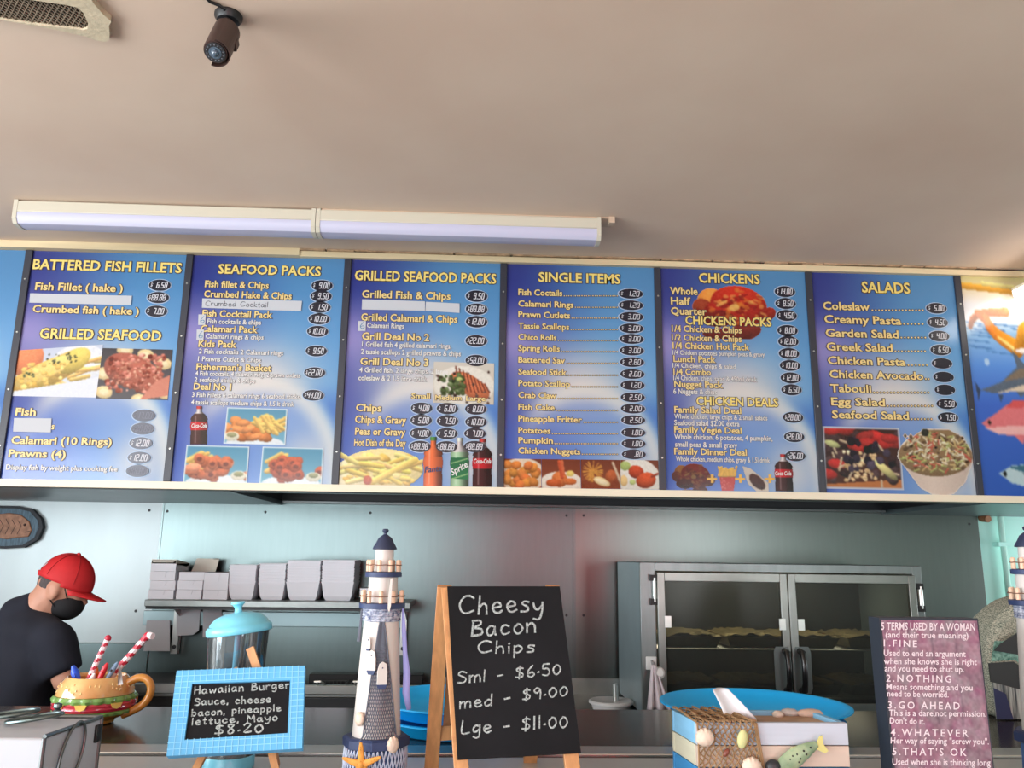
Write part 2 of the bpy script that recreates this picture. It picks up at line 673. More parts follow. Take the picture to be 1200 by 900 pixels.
# ---------------------------------------------------------------- materials
M = dict(
    ceiling=mat('ceiling_paint', (222, 200, 179), .75, var=.07, scale=1.6, bump=.04, bscale=6, col2=(212, 186, 165)),
    cream=mat('cream_trim', (228, 208, 168), .55, var=.15, scale=14, stretch=(.3, 1, 3)),
    steel=mat('brushed_steel', (108, 122, 122), .33, 1., var=.05, scale=9, stretch=(6, 6, .6), bump=.02, bscale=40),
    steel_dark=mat('dark_steel', (112, 116, 116), .32, 1., var=.2, scale=12, stretch=(1, 1, .2)),
    steel_pale=mat('pale_steel', (214, 216, 212), .34, 1., var=.1, scale=12),
    splash_pale=mat('pale_splash', (186, 198, 200), .42, .3, var=.06, scale=4, stretch=(2, 2, .4)),
    black=mat('black_plastic', (20, 20, 22), .45),
    charcoal=mat('charcoal', (42, 44, 48), .5, var=.2),
    aqua=mat('aqua_paint', (186, 244, 232), .5, var=.06, scale=3),
    aqua_pale=mat('aqua_pale', (176, 226, 212), .5),
    white=mat('white_plastic', (232, 232, 232), .4),
    card=mat('white_card', (232, 232, 238), .7, var=.04, scale=10),
    card_in=mat('card_inside', (226, 220, 206), .75),
    paper=mat('paper', (190, 192, 196), .8, bump=.03, bscale=20),
    diffuser=mat('batten_diffuser', (186, 186, 208), .4),
    batten=mat('batten_housing', (198, 192, 174), .5),
    wood=mat('pale_wood', (206, 148, 96), .5, var=.25, scale=9, stretch=(14, 14, 1.2)),
    wood_dark=mat('wood_shade', (150, 102, 66), .6, var=.2, scale=9, stretch=(14, 14, 1.2)),  # darker copy of pale wood, paints shade on the A-frame's inner panel
    slate=mat('chalkboard', (17, 17, 19), .85, scale=7, col2=(25, 25, 28), spec=.2),
    chalk=mat('chalk', (182, 190, 188), .9, scale=420, col2=(104, 108, 108)),
    navy=mat('navy_paint', (46, 62, 104), .55, var=.3, scale=30),
    navy_dark=mat('navy_roof', (40, 50, 78), .5, var=.3, scale=20),
    lhwhite=mat('lighthouse_white', (208, 202, 196), .6, var=.08, scale=14),
    peg=mat('peg_wood', (232, 196, 168), .6, var=.15, scale=40),
    rope=mat('navy_rope', (70, 82, 116), .9, bump=.4, bscale=200, var=.6, scale=160, col2=(206, 210, 222)),
    net_dark=mat('dark_net', (98, 102, 114), .9),
    net_tan=mat('tan_net', (160, 126, 90), .9, var=.3, scale=80),
    blue=mat('blue_plastic', (14, 182, 255), .45, spec=.5),
    bluegrid=mat('blue_frame', (92, 172, 220), .55, var=.1, scale=20),
    bluegrid2=mat('blue_frame_line', (140, 204, 238), .55),
    lid=mat('pale_blue_lid', (122, 208, 232), .3, var=.05),
    menu_black=mat('menu_divider', (48, 50, 60), .4),
    oval=mat('price_disc', (30, 28, 40), .3),
    ovalgrey=mat('price_disc_grey', (96, 100, 112), .3),
    seg=mat('price_digits', (216, 216, 222), .5),
    segdim=mat('price_digits_dim', (120, 122, 134), .5),
    halo=mat('price_halo', (163, 183, 207), .35),
    yellow=mat('letter_yellow', (228, 204, 116), .4),
    yellow2=mat('letter_cream', (224, 198, 132), .4),
    outline=mat('letter_outline', (58, 44, 52), .4),
    lwhite=mat('letter_white', (214, 211, 207), .4),
    shirt=mat('navy_tee', (30, 34, 48), .9, var=.25, scale=6, bump=.15, bscale=9),
    skin=mat('skin', (206, 152, 128), .55, var=.08, scale=20),
    cap=mat('red_cap', (206, 34, 40), .7, var=.1, scale=30),
    hair=mat('grey_hair', (96, 88, 88), .9, var=.5, scale=160, stretch=(1, 1, .3)),
    mask=mat('black_mask', (22, 22, 26), .8),
    trousers=mat('dark_trousers', (40, 40, 46), .9),
    red=mat('red_plastic', (206, 30, 46), .35),
    glass=mat_glass('clear_glass', (250, 253, 255), .05),
)

# ---------------------------------------------------------------- the room
g = G(); g.box(XL - .2, XR + .2, YF - .2, YB + .2, -.06, 0)
fl = mat('floor_tiles', (150, 146, 140), .35, var=.2, scale=3)
struct('floor', g, fl)
g = G(); g.box(XL - .2, XR + .2, YF - .2, YB + .2, CEIL, CEIL + .08)
struct('ceiling', g, M['ceiling'])
g = G(); g.box(XL - .2, XR + .2, YB, YB + .1, 0, CEIL)
struct('wall_back', g, M['aqua'])


def wall_holes(name, axis, pos, a0, a1, holes, m):
    """wall with rectangular openings; holes: (a0, a1, z0, z1)"""
    g = G()
    cuts = sorted(set([a0, a1] + [h[0] for h in holes] + [h[1] for h in holes]))
    for x0, x1 in zip(cuts, cuts[1:]):
        zs = [(0, CEIL)]
        for h in holes:
            if h[0] <= x0 and h[1] >= x1:
                zs = [(0, h[2]), (h[3], CEIL)]
        for z0, z1 in zs:
            if z1 - z0 < 1e-4:
                continue
            if axis == 'x':
                g.box(x0, x1, pos, pos + .1, z0, z1)
            else:
                g.box(pos, pos + .1, x0, x1, z0, z1)
    return struct(name, g, m)


wpaint = mat('wall_paint', (196, 190, 180), .7)
wall_holes('wall_left', 'y', XL - .1, YF, YB, [(-2.0, 1.6, .7, 2.4)], wpaint)
wall_holes('wall_right', 'y', XR, YF, YB, [(2.9, 3.7, .95, 1.75)], mat('wall_right_paint', (150, 176, 166), .6))  # opening added for the side light on the aqua wall
wall_holes('wall_front', 'x', YF - .1, XL, XR, [(-3.2, -.6, .6, 2.4), (2.25, 3.25, 0, 2.25)], mat('wall_front_paint', (150, 146, 140), .7))


def window(name, axis, pos, a0, a1, z0, z1, n):
    g = G()
    t = .025

    def b(u0, u1, w0, w1):
        if axis == 'x':
            g.box(u0, u1, pos - t, pos + t, w0, w1)
        else:
            g.box(pos - t, pos + t, u0, u1, w0, w1)
    b(a0, a1, z0, z0 + .05); b(a0, a1, z1 - .05, z1)
    for i in range(n + 1):
        c = a0 + (a1 - a0) * i / n
        b(max(a0, c - .025), min(a1, c + .025), z0, z1)
    o = struct(name, g, M['charcoal'])
    p = G()
    if axis == 'x':
        p.box(a0, a1, pos - .003, pos + .003, z0, z1)
    else:
        p.box(pos - .003, pos + .003, a0, a1, z0, z1)
    obj('pane', p, M['glass'], o)
    return o


window('window_1', 'y', XL - .05, -2.0, 1.6, .7, 2.4, 3)
window('window_2', 'x', YF - .05, -3.2, -.6, .6, 2.4, 2)
window('added_window_3', 'y', XR + .05, 2.9, 3.7, .95, 1.75, 1)  # invented window, put in for the added side light
window('door_1', 'x', YF - .05, 2.25, 3.25, 0, 2.25, 1)

# menu wall geometry
BW, BX0, BT, BH = .60986677, -1.7472988, 1.6 + 1.12980308, .87879849
BB = BT - BH
BY = 3.0

# cornice trim above the boards, ragged cracked edge on the right hand side
g = G()
xa = PZ(352, 290, CEIL).x
xa = P(352, 292, BY - .015).x
g.box(XL, xa, BY - .028, BY + .04, BT + .002, BT + .032)
g.box(xa, XR, BY - .022, BY + .04, BT, BT + .022)
o = struct('trim_1', g, M['cream'])
g = G()
x = xa
while x < 1.95:
    L = R.uniform(.04, .22)
    h = R.uniform(.003, .011)
    g.box(x, x + L, BY - .03 + R.uniform(-.006, .004), BY + .02, BT + .0225 + R.uniform(0, .004), BT + .026 + h)
    x += L + R.uniform(-.02, .03)
struct('trim_2', g, mat('flaking_paint', (196, 164, 130), .8, var=.5, scale=30))
g = G(); g.box(xa - .02, XR, BY - .012, BY + .04, BT + .022, CEIL)
struct('trim_3', g, mat('dark_gap', (46, 30, 22), .9))
g = G(); g.box(XL, xa, BY - .012, BY + .04, BT + .032, CEIL)
struct('trim_4', g, M['cream'])
# strip under the boards
g = G(); g.box(XL, XR, BY - .012, BY + .03, BB - .027, BB - .001)
struct('trim_5', g, mat('cream_strip', (238, 226, 200), .5, var=.08, scale=8, stretch=(.4, 1, 1)))
# bulkhead behind the boards
g = G(); g.box(XL, XR, BY + .025, BY + .06, BB - .027, CEIL)
struct('wall_bulkhead', g, M['charcoal'])

# exhaust hood: soffit strips either side of a dark canopy
SZ = BB - .027
hl, hr = -.93, 1.98
hood = thing('exhaust_hood', 'dark steel exhaust canopy hidden up behind the menu boards', 'exhaust hood', (0, 3.45, SZ))
g = G()
g.box(XL, hl, BY + .061, 3.897, SZ, SZ + .02)
obj('soffit_sheet', g, mat('soffit_grey', (108, 122, 126), .35, .6, var=.2, scale=6, stretch=(.3, 1, 1)), hood, world=True)
g = G(); g.box(hr, XR, BY + .061, 3.897, SZ, SZ + .02)
obj('soffit_sheet', g, MATS['soffit_grey'], hood, world=True)
g = G()
g.box(hl - .01, hr + .01, BY + .061, BY + .08, SZ + .02, SZ + .5)
g.box(hl - .01, hl, BY + .08, 3.895, SZ + .021, SZ + .5)
g.box(hr, hr + .01, BY + .08, 3.895, SZ + .021, SZ + .5)
g.box(hl, hr, BY + .08, 3.895, SZ + .48, SZ + .5)
g.box(hl, hr, 3.885, 3.895, SZ + .018, SZ + .48)
obj('canopy', g, M['charcoal'], hood, world=True)
g = G()
g.box(hl + .02, hr - .02, BY + .081, BY + .13, SZ + .002, SZ + .012)
g.box(hl + .02, hr - .02, YB - .1, YB - .04, SZ + .006, SZ + .016)
obj('drip_gutter', g, M['steel_dark'], hood, world=True)
g = G()
for i in range(9):
    x0 = hl + .06 + i * .31
    g.box(x0, x0 + .29, YB - .22, YB - .2, SZ + .1, SZ + .45)
obj('grease_filter', g, M['steel_dark'], hood, world=True)

# splashback sheets with screws
def splash(name, x0, x1, z0, z1, y, m, label, screws):
    t = thing(name, label, 'splashback', ((x0 + x1) / 2, y, z0))
    g = G(); g.box(x0, x1, y, y + .004, z0, z1)
    obj('sheet', g, m, t, world=True, smooth=0)
    for (px, py) in screws:
        p = P(px, py, y)
        g = G(); g.cyl((p.x, y - .003, p.z), (p.x, y, p.z), .005, .0065, 12)
        obj('screw', g, M['charcoal'], t, world=True)
    return t


SY = 3.9
xs0 = P(187, 640, SY).x; xs1 = P(673, 640, SY).x; xs2 = P(1149, 640, SY).x
zs = SZ + .019
zl = P(120, 754, SY).z
splash('splashback_sheet', XL + .02, xs0 - .004, zl + .003, zs, SY, M['splash_pale'], 'pale bright splashback sheet behind the person in the red cap', [(175, 598), (159, 716)])
splash('splashback_sheet', XL + .02, xs0 - .004, .02, zl, SY, M['steel'], 'low splashback sheet below the seam behind the burger mug', [])
splash('splashback_sheet', xs0 + .003, xs1 - .003, .02, zs, SY, M['steel'], 'middle brushed steel splashback sheet behind the shelf of boxes', [(196, 599), (311, 600), (434, 601), (664, 604), (664, 721)])
splash('splashback_sheet', xs1 + .003, xs2, .02, zs, SY, mat('steel_green', (118, 126, 123), .3, 1., var=.05, scale=9, stretch=(6, 6, .6)), 'right hand steel splashback sheet behind the glass door warmer', [(684, 604), (684, 721), (1136, 614)])
g = G(); g.box(xs0 - .004, xs0 + .004, SY - .003, SY, zl, zs)
struct('trim_6', g, M['steel'])
g = G(); g.box(xs1 - .006, xs1 + .006, SY - .004, SY, .9, zs)
struct('trim_7', g, M['steel'])

# aqua wall: pipe and clamp
pp = P(1176, 640, YB - .03)
t = thing('conduit_pipe', 'thin aqua painted pipe running down the aqua wall', 'pipe', (pp.x, pp.y, 1.0))
g = G(); g.cyl((pp.x, pp.y, .9), (pp.x, pp.y, SZ - .001), .014, None, 12)
obj('pipe', g, M['aqua_pale'], t, world=True)
g = G(); zc = P(1176, 638, YB - .03).z
g.box(pp.x - .035, pp.x + .035, pp.y - .018, YB - .001, zc - .01, zc + .01)
obj('clamp', g, M['aqua'], t, world=True)
q = P(1155, 606, YB - .03)
t = thing('wall_hook', 'small brownish knob high on the aqua wall beside the steel sheet', 'hook', (q.x, YB, q.z))
g = G(); g.cyl((q.x, YB, q.z), (q.x, YB - .05, q.z - .01), .022, .016, 12)
obj('knob', g, M['wood_dark'], t, world=True)

# ---------------------------------------------------------------- ceiling fittings
def batten(x0, x1, lab, yb, plate):
    t = thing('batten_light', lab, 'light', ((x0 + x1) / 2, yb, CEIL), group=None)
    w_, z0 = .085, CEIL
    g = G(); g.box(x0 + .004, x1 - .004, yb - w_ / 2, yb + w_ / 2, z0 - .045, z0 - .004)
    obj('housing', g, M['batten'], t, world=True, bevel=.004)
    g = G()
    pr = [(-w_ / 2 + .001, -.045), (-w_ / 2 + .002, -.066), (-w_ / 2 + .014, -.082), (0, -.086), (w_ / 2 - .014, -.082), (w_ / 2 - .002, -.066), (w_ / 2 - .001, -.045)]
    g.prism([(x0 + .006, yb + a, z0 + b) for a, b in pr], (x1 - x0 - .012, 0, 0))
    obj('diffuser', g, M['diffuser'], t, world=True)
    for xx in (x0, x1):
        g = G()
        g.prism([(xx - .007, yb + a * 1.05, z0 + (b - .002 if b < -.05 else -.002)) for a, b in pr], (.014, 0, 0))
        obj('end_cap', g, M['batten'], t, world=True)
    if plate:
        g = G(); g.box(x0 + .01, x1 + .055, yb - .038, yb + .038, z0 - .004, z0)
        g.box(x1 + .035, x1 + .055, yb - .045, yb - .02, z0 - .022, z0)
        obj('mounting_plate', g, mat('plate_tan', (196, 172, 148), .6), t, world=True)
    return t


yb = 2.635
xm = P(370, 256, yb - .04).x
xl = P(18, 245, yb - .04).x
xr = P(702, 266, yb - .04).x
batten(xl, xm - .008, 'white fluorescent batten on the ceiling, left one of the end to end pair', yb, False)
batten(xm + .008, xr, 'white fluorescent batten on the ceiling, right one with a tan mounting plate', yb, True)

# security camera
t = thing('security_camera', 'brown bullet security camera hanging from the ceiling', 'security camera', (0, 0, 0))
cb = PZ(268, 18, CEIL)
t.location = cb
g = G(); g.lathe([(.0, 0), (.03, 0), (.03, -.006), (.024, -.016), (.012, -.02), (0, -.02)], cb, 28)
obj('base', g, M['black'], t, world=True)
a = P(266, 27, cb.y - .012)
top = P(263, 36, cb.y - .035)
g = G(); g.tube([cb + Vector((0, 0, -.016)), cb.lerp(a, .6), a, top], [.011, .009, .009, .012], 12); g.ball(a, .012)
obj('bracket', g, M['black'], t, world=True)
p0, p1 = P(266, 33, cb.y - .02), P(252.5, 61, cb.y - .075)
ax = (p1 - p0).normalized()
cbrown = mat('camera_brown', (58, 40, 36), .45)
g = G(); g.tube([p0, p0 + ax * .006, p1 - ax * .004, p1], [.019, .025, .025, .024], 26)
obj('body', g, cbrown, t, world=True)
# sunshield over the far/upper side
up = Vector((.62, .5, .4)); up = (up - ax * up.dot(ax)).normalized(); sd = ax.cross(up)
g = G()
rows = []
for s_, rad in ((.0, .0285), (1.0, .0285)):
    c = p0.lerp(p1, .14 + .9 * s_)
    rows.append([c + (up * math.cos(q) + sd * math.sin(q)) * rad for q in np.linspace(-1.7, 1.7, 18)])
    rows.append([c + (up * math.cos(q) + sd * math.sin(q)) * (rad + .002) for q in np.linspace(-1.7, 1.7, 18)])
for k in range(17):
    g.hexa([rows[0][k], rows[0][k + 1], rows[1][k + 1], rows[1][k]], [rows[2][k], rows[2][k + 1], rows[3][k + 1], rows[3][k]])
c0 = p0.lerp(p1, .35) + up * .029
g.bar(c0, c0 + ax * .03, .016, .008)
obj('sunshield', g, cbrown, t, world=True)
g = G(); g.tube([p1 - ax * .002, p1 + ax * .003], .021, 26); o = obj('lens_ring', g, M['charcoal'], t, world=True)
g = G(); g.tube([p1 + ax * .003, p1 + ax * .004], .013, 20); g.ball(p1 + ax * .004, .008)
obj('lens', g, mat('lens_glass', (70, 88, 104), .08, coat=1), o, world=True)
g = G()
for k in range(14):
    q = 2 * math.pi * k / 14
    g.ball(p1 + ax * .0035 + (up * math.cos(q) + sd * math.sin(q)) * .0168, .0016, seg=6, rings=4)
obj('infrared_lamps', g, mat('ir_led', (96, 100, 108), .3), o, world=True)
g = G()
cc = [PZ(236, -8, CEIL - .004), PZ(246, 2, CEIL - .004), PZ(256, 6, CEIL - .004), PZ(263, 10, CEIL - .006), cb + Vector((-.006, -.006, -.012))]
g.tube(cc, .0035, 8)
obj('cable', g, M['black'], t, world=True)

# ceiling vent
vc = PZ(60, 20, CEIL)
t = thing('ceiling_vent', 'cream framed ceiling vent with dirty expanded metal mesh', 'vent', (vc.x, vc.y, CEIL))
outer = [PZ(*q, CEIL - .006) for q in [(-90, 8), (0, 19.5), (60, 30), (100, 39), (108, 41), (112, 43.5), (124, 45.5), (128.5, 43), (129, 36), (128, 27), (131, 21.5), (122, 14), (110, 0), (102, -14), (60, -40), (-90, -60)]]
inner = [PZ(*q, CEIL - .006) for q in [(-86, 6), (0, 19), (40, 25), (98, 31.5), (103, 30), (103.5, 23), (98, 11), (91, 5), (78, 2), (50, -2), (0, -9), (-86, -20)]]
# frame as strips joining resampled loops
def resamp(l, n):
    l = l + [l[0]]
    d = [0]
    for i in range(len(l) - 1):
        d.append(d[-1] + (l[i + 1] - l[i]).length)
    out = []
    for k in range(n):
        s_ = d[-1] * k / n
        i = max(j for j in range(len(d)) if d[j] <= s_ + 1e-12)
        i = min(i, len(l) - 2)
        out.append(l[i].lerp(l[i + 1], (s_ - d[i]) / max(d[i + 1] - d[i], 1e-9)))
    return out


g = G()
ctr = sum(inner, Vector()) / len(inner)
def polar(loop, n):
    out = []
    for k in range(n):
        q = 2 * math.pi * k / n
        d = Vector((math.cos(q), math.sin(q), 0))
        best = None
        for i in range(len(loop)):
            p, r_ = loop[i] - ctr, loop[(i + 1) % len(loop)] - loop[i]
            den = d.x * r_.y - d.y * r_.x
            if abs(den) < 1e-12:
                continue
            s_ = (p.x * r_.y - p.y * r_.x) / den
            u_ = (p.x * d.y - p.y * d.x) / den
            if s_ > 0 and -1e-6 <= u_ <= 1 + 1e-6:
                best = s_ if best is None else max(best, s_)
        out.append(ctr + d * (best or .1))
    return out


NO = 240
A_, B_ = polar(outer, NO), polar(inner, NO)
dn = Vector((0, 0, -.008))
for k in range(NO):
    j = (k + 1) % NO
    a0, a1, b0, b1 = A_[k], A_[j], B_[k], B_[j]
    g.poly([a0 + dn, a1 + dn, b1 + dn, b0 + dn])
    g.poly([a0 - dn, a1 - dn, a1 + dn, a0 + dn])
    g.poly([b0 - dn, b1 - dn, b1 + dn, b0 + dn])
bmesh.ops.remove_doubles(g.bm, verts=g.bm.verts, dist=1e-5)
obj('frame', g, mat('vent_cream', (212, 196, 166), .7, var=.15, scale=40, bump=.15, bscale=90), t, world=True)
g = G()
xs = [v.x for v in inner]; ys = [v.y for v in inner]
x0, x1, y0, y1 = min(xs), max(xs), min(ys), max(ys)


def inside(p, loop):
    c = False
    for i in range(len(loop)):
        a, b = loop[i], loop[(i + 1) % len(loop)]
        if (a.y > p[1]) != (b.y > p[1]) and p[0] < (b.x - a.x) * (p[1] - a.y) / (b.y - a.y) + a.x:
            c = not c
    return c


st, hw = .013, .0075
for i in range(int((x1 - x0) / st) + 1):
    for j in range(int((y1 - y0) / hw) + 1):
        cx_, cy_ = x0 + (i + (j % 2) * .5) * st, y0 + j * hw
        if inside((cx_, cy_), inner):
            z = CEIL - .006
            for sx in (-1, 1):
                for syy in (-1,):
                    g.bar((cx_, cy_, z), (cx_ + sx * st / 2, cy_ + hw, z - .003), .003, .002)
obj('expanded_mesh', g, mat('vent_mesh', (150, 132, 112), .6, var=.5, scale=30), t, world=True)
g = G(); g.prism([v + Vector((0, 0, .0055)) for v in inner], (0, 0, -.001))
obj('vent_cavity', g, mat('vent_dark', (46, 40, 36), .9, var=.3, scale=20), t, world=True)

# lamp beside the mural just out of the frame: lights the ceiling corner and shines in the boards
t = thing('batten_light', 'lit batten lamp on the ceiling beside the fish mural', 'light', (2.16, 2.74, CEIL))
g = G(); g.box(2.115, 2.205, 2.5, 2.97, CEIL - .125, CEIL - .085); g.cyl((2.16, 2.6, CEIL - .086), (2.16, 2.6, CEIL - .0005), .008, None, 10); g.cyl((2.16, 2.88, CEIL - .086), (2.16, 2.88, CEIL - .0005), .008, None, 10); obj('housing', g, M['batten'], t, world=True)
g = G(); g.prism([(2.11, 2.51, CEIL - .1), (2.118, 2.51, CEIL - .15), (2.16, 2.51, CEIL - .165), (2.202, 2.51, CEIL - .15), (2.21, 2.51, CEIL - .1)], (0, .45, 0))
obj('diffuser', g, mat_emit('lit_diffuser', (255, 246, 232), 8.0), t, world=True)

# added red box with glowing front, unseen, makes the red glow in the steel
t = thing('red_glow_box', 'added red box with glowing front, unseen behind the camera', 'glow box', (.85, YF + .35, 0))
g = G(); g.box(.35, 1.35, YF + .02, YF + .6, 0, 2.05); obj('cabinet', g, M['red'], t, world=True, bevel=.02)
g = G(); g.box(.35, 1.25, YF + .601, YF + .62, 1.68, 1.98); obj('lit_front', g, mat_emit('lit_red', (240, 26, 50), 19), t, world=True)

# ---------------------------------------------------------------- menu boards
def bgcol(u, v):
    """printed sky blue artwork; u across, v down; returns rgb"""
    def ss(a, b, x):
        x = np.clip((x - a) / (b - a), 0, 1)
        return x * x * (3 - 2 * x)
    c = np.zeros(u.shape + (3,))
    L_ = np.array([62, 70, 158.]); Rr = np.array([104, 168, 224.])
    k = ss(-.05, .75, u + .1 * (v - .1))[..., None]
    c = L_ * (1 - k) + Rr * k
    c = c * (1 - (ss(.5, 0, v) * .12)[..., None])
    pk = np.exp(-((u - .05) / .22) ** 2 - ((v - .36) / .13) ** 2)[..., None]
    c = c * (1 - pk * .75) + np.array([178, 164, 222.]) * pk * .75
    lb = (ss(.62, .8, v) * ss(.6, .1, u))[..., None]
    c = c * (1 - lb) + np.array([62, 92, 182.]) * lb
    gl = np.exp(-((u - .5) / .34) ** 2 - ((v - .55) / .17) ** 2)[..., None]
    c = c * (1 - gl * .85) + np.array([232, 222, 216.]) * gl * .85
    # arc
    r = np.hypot((u - .52) / .5, (v - 1.02) / .46)
    arc = np.exp(-((r - .97) / .11) ** 2) * ss(.0, .35, u)
    inn = ss(1.0, .82, r)
    ins = inn[..., None] * .55
    c = c * (1 - ins) + np.array([118, 146, 214.]) * ins
    a2 = (arc * .75)[..., None]
    c = c * (1 - a2) + np.array([240, 234, 224.]) * a2
    br = np.exp(-((u - .82) / .17) ** 2 - ((v - .92) / .14) ** 2)[..., None]
    c = c * (1 - br * .8) + np.array([226, 222, 216.]) * br * .8
    out = (ss(1.02, 1.16, r) * ss(.6, .9, u) * ss(.55, .7, v))[..., None]
    c = c * (1 - out * .9) + np.array([74, 124, 204.]) * out * .9
    return c


PRINT = mat_vcol('printed_panel', .16, .5)
PRINT2 = mat_vcol('matt_print', .6, .3)
YP = BY


def bgmesh(x0, x1):
    p = Pic(56, 84)
    p.a = bgcol(p.X / 55, p.Y / 83)
    return p.mesh([(x0, BY, BT), (x1, BY, BT), (x1, BY, BB), (x0, BY, BB)])


def board(k, label, artwork=True):
    x0, x1 = BX0 + k * BW + .002, BX0 + (k + 1) * BW - .002
    t = thing('menu_board', label, 'menu board', ((x0 + x1) / 2, BY, BB))
    g = G(); g.box(x0, x1, BY + .0005, BY + .02, BB, BT)
    obj('backing_panel', g, M['white'], t, world=True)
    if artwork:
        obj('printed_face', bgmesh(x0, x1), PRINT, t, world=True, smooth=0)
    return t


NB = Vector((0, -1, 0))


def line(t, s, x0, x1, yb_, cap, style, name='menu_line', space=1.0):
    L = P(x0, yb_, BY); Rr = P(x1, yb_, BY); C = P((x0 + x1) / 2, yb_, BY); Tp = P((x0 + x1) / 2, yb_ - cap, BY)
    L.z = Rr.z = C.z
    cv = Vector((0, 0, Tp.z - C.z))
    st = {'h': ('yellow', .05, .026), 'i': ('yellow2', .05, .024), 'w': ('lwhite', .03, .02)}[style]
    g = letter(s, L, Rr, cv, NB, [(st[1], .0015), (0, .0026)], space=space, bold=st[2])
    return obj(name, g, [M['outline'], M[st[0]]], t, world=True, smooth=0)


SEGS = {'0': 'abcdef', '1': 'bc', '2': 'abged', '3': 'abgcd', '4': 'fgbc', '5': 'afgcd', '6': 'afgedc', '7': 'abc', '8': 'abcdefg', '9': 'abcdfg', ' ': ''}
SEGP = {'a': ((.06, 1), (.94, 1)), 'b': ((1, .96), (1, .54)), 'c': ((1, .46), (1, .04)), 'd': ((.06, 0), (.94, 0)), 'e': ((0, .46), (0, .04)), 'f': ((0, .96), (0, .54)), 'g': ((.06, .5), (.94, .5))}


def price(t, px, py, s, w_=25, h_=13, style=''):
    C = P(px, py, BY)
    rx_ = (P(px + w_ / 2, py, BY) - P(px - w_ / 2, py, BY)).x / 2
    rz_ = (P(px, py - h_ / 2, BY) - P(px, py + h_ / 2, BY)).z / 2
    g = G()
    g.prism([(C.x + rx_ * 1.1 * math.cos(q), BY - .0004, C.z + rz_ * 1.16 * math.sin(q)) for q in np.linspace(0, 2 * math.pi, 28)[:-1]], (0, -.0008, 0), 1)
    g.prism([(C.x + rx_ * math.cos(q), BY - .0012, C.z + rz_ * math.sin(q)) for q in np.linspace(0, 2 * math.pi, 28)[:-1]], (0, -.003, 0), 0)
    d = obj('price_disc', g, [M['ovalgrey'] if 'g' in style else M['oval'], M['halo']], t, world=True, smooth=0)
    g = G()
    y = BY - .0048
    dh, dw, gp = rz_ * 1.0, rx_ * .19, rx_ * .12
    chars = list(s)
    wtot = sum(gp if c == '.' else dw + gp for c in chars)
    x = C.x + rx_ * .78 - wtot
    sl = .16
    th = rz_ * .125
    zb = C.z - dh / 2

    def pt(u, v, x_):
        return Vector((x_ + u * dw + v * dh * sl, y, zb + v * dh))
    for c in chars:
        if c == '.':
            g.ribbon([pt(-.25, .0, x + gp * .6), pt(-.25, .06, x + gp * .6)], th * 1.2, NB); x += gp; continue
        for sg in SEGS[c]:
            (a, b), (c_, d_) = SEGP[sg]
            g.ribbon([pt(a, b, x), pt(c_, d_, x)], th, NB)
        x += dw + gp
    # dollar sign
    x = C.x - rx_ * .82
    dw2, k = dw * .7, .62
    S = [(1, .85), (.4, 1), (0, .75), (1, .3), (.6, 0), (0, .15)]
    g.ribbon([Vector((x + a * dw2 + b * dh * k * sl, y, C.z - dh * k / 2 + b * dh * k)) for a, b in S], th * .8, NB)
    g.ribbon([Vector((x + .5 * dw2, y, C.z - dh * k * .6)), Vector((x + .6 * dw2, y, C.z + dh * k * .62))], th * .6, NB)
    obj('price_digits', g, M['segdim'] if 'd' in style else M['seg'], d, world=True, smooth=0)


def picture(t, name, pic, quad, lift=.002, label=None):
    q = []
    for (px, py) in quad:
        v = P(px, py, BY)
        v.y = BY - lift
        q.append(v)
    return obj(name, pic.mesh(q), PRINT, t, world=True, smooth=0, label=label)


def tape(t, quad, m='paper', name='blank_label'):
    pts = []
    for (px, py) in quad:
        v = P(px, py, BY); v.y = BY - .003; pts.append(v)
    g = G(); g.prism(pts, (0, -.0008, 0))
    return obj(name, g, M[m], t, world=True, smooth=0, label='white strip stuck over the printed words')


# ---- printed food
def pic_border(p, col=(226, 238, 244), k=2):
    p.a[:k] = col; p.a[-k:] = col; p.a[:, :k] = col; p.a[:, -k:] = col
    return p


def pic_fish():
    p = Pic(130, 76, (206, 214, 232), bg2=(232, 236, 242))
    p.ell(.75, .3, .3, .2, .1, (236, 238, 244), .05)
    p.ell(.12, .2, .22, .2, -.3, (226, 132, 88), .3)
    for k in range(18):
        x = NR.uniform(.45, .98); y = NR.uniform(.25, .75)
        p.line(x - .12, y + NR.uniform(-.1, .1), x + .08, y + NR.uniform(-.1, .1), .022, (NR.randint(214, 240), NR.randint(160, 196), 112), .3)
    for i in range(9):
        s_ = i / 8
        p.ell(.16 + .52 * s_, .74 - .46 * s_, .2, .165 - .06 * abs(s_ - .4), -.5, (232 - 8 * (i % 3), 190 - 10 * (i % 2), 96), .35)
    p.ell(.36, .48, .34, .1, -.52, (244, 208, 122), .15); p.specks(60, (.08, .3, .6, .8), (236, 196, 108), (.01, .04), .3, 14)
    p.specks(26, (.38, .12, .72, .32), (60, 64, 36), (.006, .014))
    p.specks(12, (.14, .5, .28, .58), (70, 80, 44), (.008, .018))
    p.poly([(0, .9), (1, .6), (1, 1), (0, 1)], (232, 236, 246))
    return p


